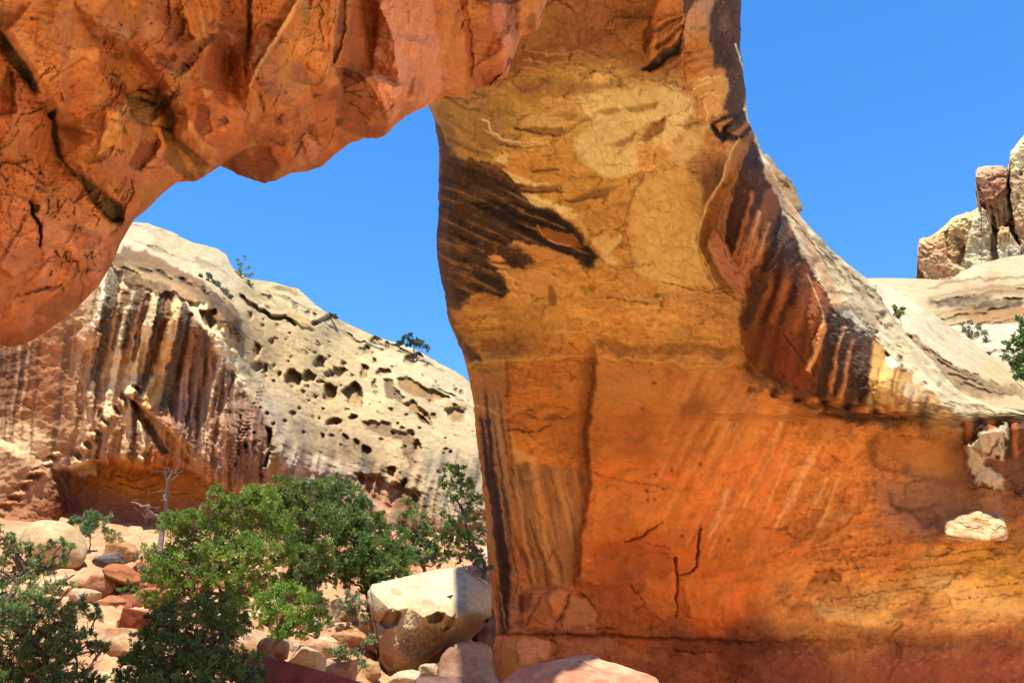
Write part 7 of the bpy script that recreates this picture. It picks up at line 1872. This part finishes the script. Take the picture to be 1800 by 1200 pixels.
# ================================================================== rubble on the slope
def build_rubble():
    R = np.random.RandomState(77)
    D, T = ico(3)
    n = 1100
    x = R.uniform(-17, 1.5, n * 3); y = R.uniform(13, 50, n * 3)
    keep = (np.abs(x) < .66 * y) & (x < -1.0) & ~((x > -.20 * y + .6) & (y > 20) & (x > -.16 * y - .9)) & ~((np.abs(x / y + .46) < .05) & (y < 27))
    x, y = x[keep][:n], y[keep][:n]
    z = ground_z(x, y) + .25 * fbm(x * .5, y * .5, 2.2, 4)
    sz = np.clip(.10 * R.pareto(1.4, len(x)) + .05, .05, .42)
    Vs, Ts, Cs = [], [], []
    pal = [lin(c) for c in ((232, 184, 132), (214, 152, 104), (206, 136, 92), (240, 206, 160), (190, 112, 74), (226, 184, 140))]
    for i in range(len(x)):
        nrm = R.normal(size=(9, 3)); nrm /= np.linalg.norm(nrm, axis=1)[:, None]
        d = R.uniform(.6, 1.0, 9)
        r = (((np.clip(D @ nrm.T, .0, None) / d) ** 26).sum(1) + 1e-4) ** (-1 / 26.)
        v = D * np.clip(r, .3, 1.4)[:, None] * sz[i] * np.array([1.0, R.uniform(.6, 1.1), R.uniform(.5, .9)])
        Vs.append(v + np.array([x[i], y[i], z[i] + sz[i] * .2])); Ts.append(T + i * len(D))
        Cs.append(np.repeat((pal[R.randint(len(pal))] * R.uniform(.7, 1.15))[None], len(D), 0))
    me = mesh_np("rubble", np.concatenate(Vs), None, np.concatenate(Ts), np.concatenate(Cs) / 2.1, False)
    o = link("rubble", me, None, M_GROUND)
    tag(o, None, None, None, "stuff")


build_rubble()


# ================================================================== trees and shrubs
def tube(path, radii, sides=6):
    path = np.asarray(path, float); n = len(path)
    tg = np.gradient(path, axis=0); tg /= np.linalg.norm(tg, axis=1)[:, None] + 1e-9
    ref = np.array([.31, .22, .92]) if abs(tg[0] @ np.array([.31, .22, .92])) < .9 else np.array([1.0, 0, 0])
    u = np.cross(tg, ref); u /= np.linalg.norm(u, axis=1)[:, None] + 1e-9
    w = np.cross(tg, u)
    a = np.arange(sides) / sides * 2 * np.pi
    V = path[:, None] + (u[:, None] * np.cos(a)[None, :, None] + w[:, None] * np.sin(a)[None, :, None]) * np.asarray(radii)[:, None, None]
    idx = np.arange(n * sides).reshape(n, sides)
    nx = np.roll(idx, -1, 1)
    q = np.stack([idx[:-1], nx[:-1], nx[1:], idx[1:]], -1).reshape(-1, 4)
    return V.reshape(-1, 3), q


class Wood:
    def __init__(s):
        s.V, s.Q, s.C, s.n = [], [], [], 0

    def add(s, path, radii, c, sides=6):
        V, q = tube(path, radii, sides)
        s.V.append(V); s.Q.append(q + s.n); s.C.append(np.repeat(lin(c)[None], len(V), 0)); s.n += len(V)

    def mesh(s, name, org):
        return mesh_np(name, np.concatenate(s.V) - org, np.concatenate(s.Q), None, np.concatenate(s.C))


def bend(a, b, n, R, wob, sag=0.0):
    t = np.linspace(0, 1, n)[:, None]
    p = a + (b - a) * t
    L = np.linalg.norm(b - a)
    off = np.cumsum(R.normal(size=(n, 3)), 0); off -= off[0] + (off[-1] - off[0]) * t
    p = p + off * wob * L / math.sqrt(n)
    p[:, 2] += sag * L * np.sin(np.pi * t[:, 0])
    return p


def leaves(cent, prad, npl, size, col, R, up=.5, longf=1.7):
    """small leaf blades in tufts round the given centres"""
    m = len(cent)
    size = size * .85
    nt = 9                                                    # sprays per tuft
    td = R.normal(size=(m, nt, 3)) + np.array([0, 0, .45]); td /= np.linalg.norm(td, axis=2)[:, :, None]
    tl = R.uniform(.7, 1.9, (m, nt))
    pick = R.randint(0, nt, (m, npl)); rows = np.arange(m)[:, None]
    d = td[rows, pick].reshape(-1, 3); ln = tl[rows, pick].reshape(-1)
    c = np.repeat(cent, npl, 0); r = np.repeat(prad, npl)
    t = R.uniform(.1, 1.0, m * npl) ** .8
    p = c + d * (r * ln * t)[:, None] + R.normal(size=d.shape) * (r * .17 * (1.15 - .6 * t))[:, None]
    axis = d + np.array([0, 0, up]) + R.normal(size=d.shape) * .55
    axis /= np.linalg.norm(axis, axis=1)[:, None]
    side = np.cross(axis, R.normal(size=d.shape)); side /= np.linalg.norm(side, axis=1)[:, None] + 1e-9
    L = size * longf * R.uniform(.6, 1.3, m * npl); Wd = size * .33 * R.uniform(.6, 1.3, m * npl)
    a = p; b = p + axis * (L * .5)[:, None] + side * Wd[:, None]; e = p + axis * L[:, None]; f = p + axis * (L * .5)[:, None] - side * Wd[:, None]
    V = np.stack([a, b, e, f], 1).reshape(-1, 3)
    q = np.arange(len(V)).reshape(-1, 4)
    cc = np.repeat(col, npl, 0) * R.uniform(.65, 1.35, m * npl)[:, None]
    C = np.repeat(cc, 4, 0)
    return V, q, C


def tree(name, label, cat, base, blobs, seed, cols, trunk_r=.14, dens=1.0, leafpx=2.4, wood=(112, 92, 78), group=None, dead=(), lean=.0, npl=170, wob=.22, parts=True):
    R = np.random.RandomState(seed)
    bx, by, Yb = base
    B = pt(bx, by, Yb)
    root = empty(name, B)
    tag(root, label, cat, group)
    cen, rad = [], []
    for bl in blobs:
        dy = bl[3] if len(bl) > 3 else R.uniform(-.9, .9) * bl[2] * mpp(bl[0], bl[1], Yb)
        cen.append(pt(bl[0], bl[1], Yb + dy)); rad.append(bl[2] * mpp(bl[0], bl[1], Yb))
    cen = np.array(cen); rad = np.array(rad)
    W = Wood()
    top = cen.mean(0) * .55 + cen[cen[:, 2].argmax()] * .45
    tr = bend(B - np.array([0, 0, .9]), top, 14, R, .10)
    tr_r = np.linspace(trunk_r, trunk_r * .3, 14)
    W.add(tr, tr_r, wood, 8)
    cent, prad, pcol = [], [], []
    c0, c1, c2 = [lin(c) for c in cols]
    for i in range(len(cen)):
        # limb from the trunk
        low = tr[:, 2] < cen[i][2] - .15 * rad[i]
        cand = np.where(low)[0] if low.any() else np.array([0, 1, 2])
        j = cand[np.linalg.norm(tr[cand] - cen[i], axis=1).argmin()]
        j = max(1, min(j, 11))
        lb = bend(tr[j], cen[i], 8, R, wob, .04)
        r0 = max(tr_r[j] * .55, trunk_r * .16)
        W.add(lb, np.linspace(r0, r0 * .3, 8), wood, 6)
        ml = mpp(bx, by, Yb)
        rad[i] *= 1.12
        npf = max(3, int(dens * 19 * (blobs[i][2] / 28.0) ** 1.7))
        d = R.normal(size=(npf, 3)) + np.array([0, 0, .35]); d /= np.linalg.norm(d, axis=1)[:, None]
        rr = R.uniform(.2, 1.1, npf) ** .6
        q = cen[i] + d * (rad[i] * rr)[:, None] * np.array([1.0, .9, .82])
        for k in range(npf):
            if k % 2 == 0:
                st = lb[R.randint(4, 8)]
                W.add(bend(st, q[k], 5, R, .2), np.linspace(r0 * .28, r0 * .08 + .003, 5), wood, 4)
        cent.append(q); prad.append(R.uniform(.15, .27, npf) * rad[i] * (28.0 / blobs[i][2]) ** .25)
        t = R.uniform(0, 1, npf)[:, None]
        s = R.uniform(0, 1, npf)[:, None] ** 3
        pcol.append((c0 * (1 - t) + c1 * t) * (1 - s) + c2 * s)
    for dpt in dead:
        P = [pt(x, y, Yb) for x, y in dpt]
        for a, b in zip(P[:-1], P[1:]):
            W.add(bend(a, b, 6, R, .12), np.linspace(trunk_r * .22, trunk_r * .12, 6), (150, 138, 126), 5)
        for k in range(5):
            st = P[-1] + (P[0] - P[-1]) * R.uniform(0, .7)
            W.add(bend(st, st + R.normal(size=3) * .16 * np.linalg.norm(P[0] - P[-1]) + np.array([0, 0, .1]), 5, R, .2), np.linspace(trunk_r * .1, .004, 5), (140, 128, 116), 4)
    V, q, C = leaves(np.concatenate(cent), np.concatenate(prad), npl, 1.3 * leafpx * mpp(bx, by, Yb), np.concatenate(pcol), R)
    link("trunk", W.mesh("trunk", B), root, M_BARK)
    link("crown", mesh_np("crown", V - B, q, None, C, False), root, M_LEAF)
    return root


JUN = ((92, 126, 48), (118, 148, 56), (150, 166, 76))
JUB = ((100, 140, 48), (126, 160, 58), (154, 174, 80))
PIN = ((92, 118, 68), (118, 144, 82), (146, 166, 102))
PDK = ((66, 90, 48), (86, 112, 58), (112, 134, 74))  # pine greens darkened to stand in for the arch's shade
MIX = ((78, 108, 54), (98, 128, 60), (128, 148, 76))
SAGE = ((124, 136, 104), (146, 154, 120), (164, 164, 132))
BLU = ((96, 126, 82), (118, 146, 96), (140, 160, 108))

tree("juniper_tree", "big bright green juniper left of centre with reddish trunk", "tree", (398, 1125, 20),
     [(428, 884, 34), (462, 886, 32), (390, 902, 30), (498, 912, 26), (340, 915, 26), (302, 922, 24), (328, 945, 40), (400, 935, 42), (455, 930, 40), (505, 935, 22), (275, 985, 30), (320, 995, 42), (385, 990, 42), (450, 985, 40), (500, 975, 26), (290, 1035, 26), (345, 1042, 32), (425, 1035, 34), (470, 1025, 24), (270, 1020, 20), (395, 1060, 22), (262, 1055, 20), (350, 1020, 26), (300, 1062, 24), (350, 1070, 24), (420, 1068, 24), (380, 1090, 20), (410, 1000, 24), (290, 1010, 24), (330, 970, 30), (430, 960, 30), (380, 865, 18), (445, 868, 18)],
     301, JUN, .15, 1.0, 2.3, (108, 84, 70), dead=[((400, 1060), (430, 1000), (440, 960))])
tree("juniper_tree", "small bright juniper below the big one, right of the shaded pine", "tree", (455, 1165, 19),
     [(470, 1060, 26), (505, 1046, 26), (540, 1066, 28), (562, 1088, 20), (488, 1086, 28), (525, 1098, 26), (458, 1092, 20), (500, 1115, 20), (550, 1110, 16)],
     302, JUB, .09, 1.1, 2.3, (104, 80, 66))
tree("pinyon_pine", "dark shaded pine at the bottom left of the red slab", "tree", (335, 1290, 13),
     [(268, 1088, 20), (300, 1075, 22), (350, 1072, 24), (395, 1068, 20), (425, 1085, 18), (290, 1108, 30), (332, 1098, 24), (255, 1130, 28), (300, 1145, 40), (360, 1130, 40), (410, 1115, 30), (250, 1180, 36), (235, 1200, 26), (310, 1190, 44), (370, 1180, 44), (420, 1165, 34), (270, 1225, 40), (350, 1230, 44), (420, 1210, 34), (390, 1090, 24), (290, 1085, 20), (235, 1160, 22), (440, 1190, 26), (345, 1165, 40)],
     303, PDK, .10, 1.0, 2.6, (70, 58, 50))
tree("pinyon_pine", "left edge pine reaching in front of the round cream boulder", "tree", (-60, 1215, 17),
     [(4, 945, 24), (30, 962, 22), (56, 972, 18), (86, 962, 13), (112, 958, 11), (126, 964, 8), (74, 1000, 22), (106, 990, 14), (18, 1005, 28), (58, 1028, 22), (96, 1036, 18), (122, 1032, 12), (-30, 990, 36), (0, 1045, 30), (-40, 1060, 40)],
     304, PIN, .13, .8, 2.4, (84, 70, 60), dead=[((0, 1030), (40, 1015), (70, 990)), ((70, 1040), (110, 1020), (130, 1010))])
tree("pinyon_pine", "lower left corner pine with a pale bare stem on its right", "tree", (60, 1290, 14),
     [(15, 1075, 30), (55, 1066, 28), (95, 1082, 30), (135, 1072, 22), (168, 1078, 16), (30, 1115, 36), (80, 1118, 34), (125, 1108, 24), (160, 1128, 20), (175, 1145, 16), (20, 1160, 38), (70, 1160, 36), (110, 1170, 26), (40, 1200, 40), (95, 1205, 32), (155, 1195, 22), (170, 1215, 20), (-20, 1110, 36), (45, 1090, 30), (110, 1140, 30), (0, 1200, 40), (75, 1230, 40), (130, 1215, 26)],
     305, PIN, .11, .9, 2.5, (92, 78, 68), dead=[((150, 1240), (136, 1190), (132, 1140), (128, 1095)), ((142, 1200), (165, 1160), (192, 1128))])
tree("juniper_tree", "tall olive juniper between the big bright juniper and the pitted dome", "tree", (545, 1060, 33),
     [(494, 850, 15), (490, 872, 20), (520, 862, 18), (548, 858, 22), (480, 905, 26), (515, 900, 30), (550, 895, 30), (500, 945, 30), (540, 940, 34), (575, 930, 26), (515, 985, 32), (555, 985, 32), (500, 1020, 22), (545, 1025, 28), (580, 1005, 22), (572, 970, 22), (530, 875, 22), (565, 910, 24), (490, 925, 22), (500, 970, 26), (530, 1010, 26)],
     306, MIX, .14, 1.15, 2.2, (104, 86, 74), dead=[((545, 900), (543, 850), (540, 838))])
tree("juniper_tree", "broad dark green juniper above the largest boulder", "tree", (650, 1050, 35),
     [(585, 858, 24), (608, 870, 24), (575, 885, 24), (620, 895, 26), (640, 888, 14), (600, 915, 32), (645, 925, 30), (670, 910, 16), (690, 945, 26), (620, 950, 34), (660, 960, 34), (700, 985, 28), (590, 975, 30), (630, 995, 34), (670, 1005, 30), (720, 1000, 20), (600, 1020, 24), (655, 1030, 22), (560, 930, 24), (560, 1000, 26), (612, 940, 30), (625, 880, 16), (640, 1010, 30), (690, 1015, 24), (675, 975, 26)],
     307, MIX, .15, 1.15, 2.2, (96, 80, 70), dead=[((600, 960), (630, 930), (650, 905)), ((610, 1000), (625, 985), (640, 975))])
tree("juniper_tree", "thin juniper with bare grey branches behind the largest boulder", "tree", (752, 1010, 41),
     [(716, 885, 13), (706, 905, 12), (728, 910, 18), (742, 935, 22), (715, 950, 18), (735, 965, 24), (762, 975, 20), (720, 985, 22), (748, 992, 20), (775, 985, 14), (728, 940, 20), (752, 960, 20), (705, 970, 20), (770, 955, 14)],
     308, PIN, .13, 1.0, 2.0, (100, 86, 78), dead=[((755, 970), (768, 920), (752, 880), (742, 858)), ((770, 930), (790, 900), (786, 870)), ((740, 960), (708, 930), (698, 905))])
tree("juniper_tree", "tall slender juniper against the bridge's left edge", "tree", (850, 1020, 38),
     [(790, 828, 16), (812, 838, 18), (785, 850, 14), (822, 862, 18), (798, 868, 14), (834, 884, 14), (828, 905, 14), (800, 930, 20), (784, 950, 16), (815, 955, 22), (838, 968, 16), (800, 975, 20), (830, 990, 18), (852, 1000, 12), (780, 905, 8), (845, 940, 10)],
     309, MIX, .12, 1.1, 2.1, (80, 68, 60), dead=[((835, 960), (820, 920), (800, 890), (775, 875), (745, 850)), ((845, 1000), (832, 985), (826, 975))])
tree("shrub", "grey green brush between the junipers and the largest boulder", "shrub", (628, 1105, 31),
     [(606, 1052, 16), (628, 1062, 18), (618, 1082, 16), (642, 1085, 12), (600, 1076, 12)], 310, SAGE, .04, 1.2, 2.0, (140, 124, 108))
tree("shrub", "blue green bush right of the round cream boulder", "shrub", (165, 955, 46),
     [(140, 925, 16), (158, 912, 17), (176, 922, 20), (192, 940, 14), (150, 940, 16), (128, 918, 9)], 311, BLU, .05, 1.3, 2.1, (110, 96, 80))
tree("shrub", "low green bush in the rubble left of the boulder's foot", "shrub", (608, 1185, 25),
     [(588, 1152, 15), (608, 1148, 16), (628, 1150, 14), (642, 1132, 11), (600, 1168, 14), (655, 1122, 8), (632, 1168, 10)], 312, BLU, .03, .9, 2.2, (130, 116, 100))
tree("shrub", "small green bush above the pale tan slab at left", "shrub", (225, 1050, 29), [(214, 1036, 9), (230, 1030, 11), (240, 1040, 8)], 331, MIX, .02, 1.0, 2.0, (120, 104, 88))
tree("shrub", "scrubby bush between tan rocks below the broad dark juniper", "shrub", (560, 1120, 29), [(548, 1100, 12), (568, 1094, 12), (582, 1104, 10), (556, 1112, 10)], 332, SAGE, .03, 1.0, 2.0, (130, 112, 96), dead=[((560, 1115), (566, 1090), (560, 1075))])
tree("shrub", "low scrub at the bottom left edge under the corner pine", "shrub", (175, 1215, 16), [(165, 1192, 12), (185, 1198, 13), (200, 1204, 10)], 333, BLU, .02, .9, 2.2, (120, 104, 88))
tree("shrub", "dry straw tuft beside the blue green bush", "shrub", (200, 962, 44), [(192, 950, 8), (204, 948, 9), (214, 954, 7)], 313, ((170, 160, 100), (190, 176, 116), (200, 186, 130)), .02, 1.2, 2.2, (150, 136, 100))
tree("shrub", "twiggy grey shrub at the left foot of the big bright juniper", "shrub", (248, 1040, 33),
     [(240, 985, 9), (262, 980, 8), (246, 1005, 11), (262, 1015, 12), (250, 1028, 12)], 314, ((112, 112, 84), (136, 132, 100), (158, 150, 120)), .03, .9, 2.0, (140, 124, 108), dead=[((250, 1030), (240, 990), (238, 960)), ((256, 1030), (262, 990), (264, 955))])
tree("shrub", "grey brush on the broad slope right of the standing red slab", "shrub", (275, 1092, 25), [(266, 1082, 10), (280, 1084, 12), (272, 1090, 10)], 315, ((120, 112, 96), (140, 130, 112), (156, 146, 126)), .02, 1.0, 2.0, (130, 118, 104))
tree("juniper_tree", "feathery green juniper on the cliff skyline", "tree", (424, 512, 69),
     [(424, 458, 9), (430, 470, 10), (420, 480, 8), (436, 484, 8), (410, 494, 9), (428, 496, 10), (442, 500, 7), (402, 502, 6)], 316, ((104, 128, 76), (124, 146, 86), (140, 156, 100)), .09, 1.0, 1.7, (110, 96, 80), npl=80)
tree("shrub", "dusky grey green scrub hanging on the cliff rim", "shrub", (388, 535, 60),
     [(352, 490, 7), (366, 498, 9), (380, 506, 10), (394, 516, 10), (404, 528, 9), (410, 540, 7), (372, 486, 6)], 317, ((96, 104, 80), (112, 118, 92), (128, 130, 104)), .04, 1.6, 1.8, (120, 108, 94))
tree("juniper_tree", "lone dark juniper with a dead top on the dome skyline", "tree", (738, 622, 81),
     [(712, 596, 9), (724, 594, 10), (736, 602, 10), (746, 612, 7), (722, 606, 8), (706, 602, 6)], 318, ((58, 80, 52), (76, 98, 62), (92, 110, 72)), .09, 1.6, 1.7, (110, 98, 92), dead=[((738, 618), (744, 600), (742, 585)), ((742, 612), (754, 606), (762, 604)), ((744, 618), (752, 622), (760, 628))])
tree("shrub", "tiny bush on the dome skyline above the pits", "shrub", (580, 566, 77), [(574, 558, 5), (582, 556, 6), (588, 560, 4)], 319, ((84, 98, 66), (100, 112, 76), (112, 122, 88)), .04, 1.6, 1.7, (110, 98, 86))
tree("shrub", "small green bush on the bridge rim before the slab", "shrub", (1580, 562, 49), [(1574, 544, 7), (1582, 550, 7), (1576, 556, 6), (1586, 542, 4)], 320, ((110, 136, 70), (130, 152, 80), (146, 160, 96)), .03, 1.4, 1.8, (120, 106, 90))
tree("shrub", "grey green sage clump on the slickrock bench", "shrub", (1712, 606, 70), [(1698, 572, 9), (1712, 576, 10), (1706, 588, 9), (1722, 592, 11), (1732, 602, 8), (1692, 584, 6)], 321, SAGE, .04, 1.3, 1.8, (140, 128, 110))
tree("juniper_tree", "rich green juniper at the right photo edge by the slab", "tree", (1805, 690, 61),
     [(1790, 566, 10), (1802, 578, 14), (1782, 606, 13), (1796, 602, 16), (1770, 630, 10), (1786, 634, 16), (1802, 640, 18), (1792, 660, 14), (1815, 600, 22), (1822, 650, 26), (1776, 618, 8)], 322, ((70, 104, 50), (92, 128, 60), (116, 146, 76)), .12, 1.4, 1.9, (110, 94, 80))


def bare_tree(name, label, base, limbs, seed, r=.1, col=(118, 104, 92)):
    R = np.random.RandomState(seed)
    B = pt(*base)
    root = empty(name, B); tag(root, label, "tree")
    W = Wood()
    for i, (pts, r0) in enumerate(limbs):
        P = np.array([pt(x, y, base[2] + .3 * math.sin(i * 2.1 + k)) for k, (x, y) in enumerate(pts)])
        full = np.concatenate([bend(a, b, 6, R, .1)[:-1] for a, b in zip(P[:-1], P[1:])] + [P[-1:]])
        W.add(full, np.linspace(r * r0, r * r0 * .3, len(full)), col, 6)
        for k in range(7):
            st = full[R.randint(len(full) // 3, len(full))]
            W.add(bend(st, st + R.normal(size=3) * .35 + np.array([0, 0, .15]), 5, R, .25), np.linspace(r * r0 * .25, .006, 5), col, 4)
    link("trunk", W.mesh("trunk", B), root, M_BARK)


bare_tree("dead_tree", "bare dead tree in front of the orange alcove", (279, 975, 42), [(((279, 985), (285, 935), (292, 900), (294, 870), (298, 840), (304, 826)), 1.5), (((288, 912), (272, 906), (262, 898), (262, 888), (250, 890), (240, 884), (230, 882)), .9), (((291, 880), (288, 872), (293, 866), (296, 862)), .6), (((264, 900), (256, 910), (258, 918)), .5), (((296, 850), (290, 836), (288, 826)), .4), (((300, 846), (310, 836)), .4)], 400, .1)
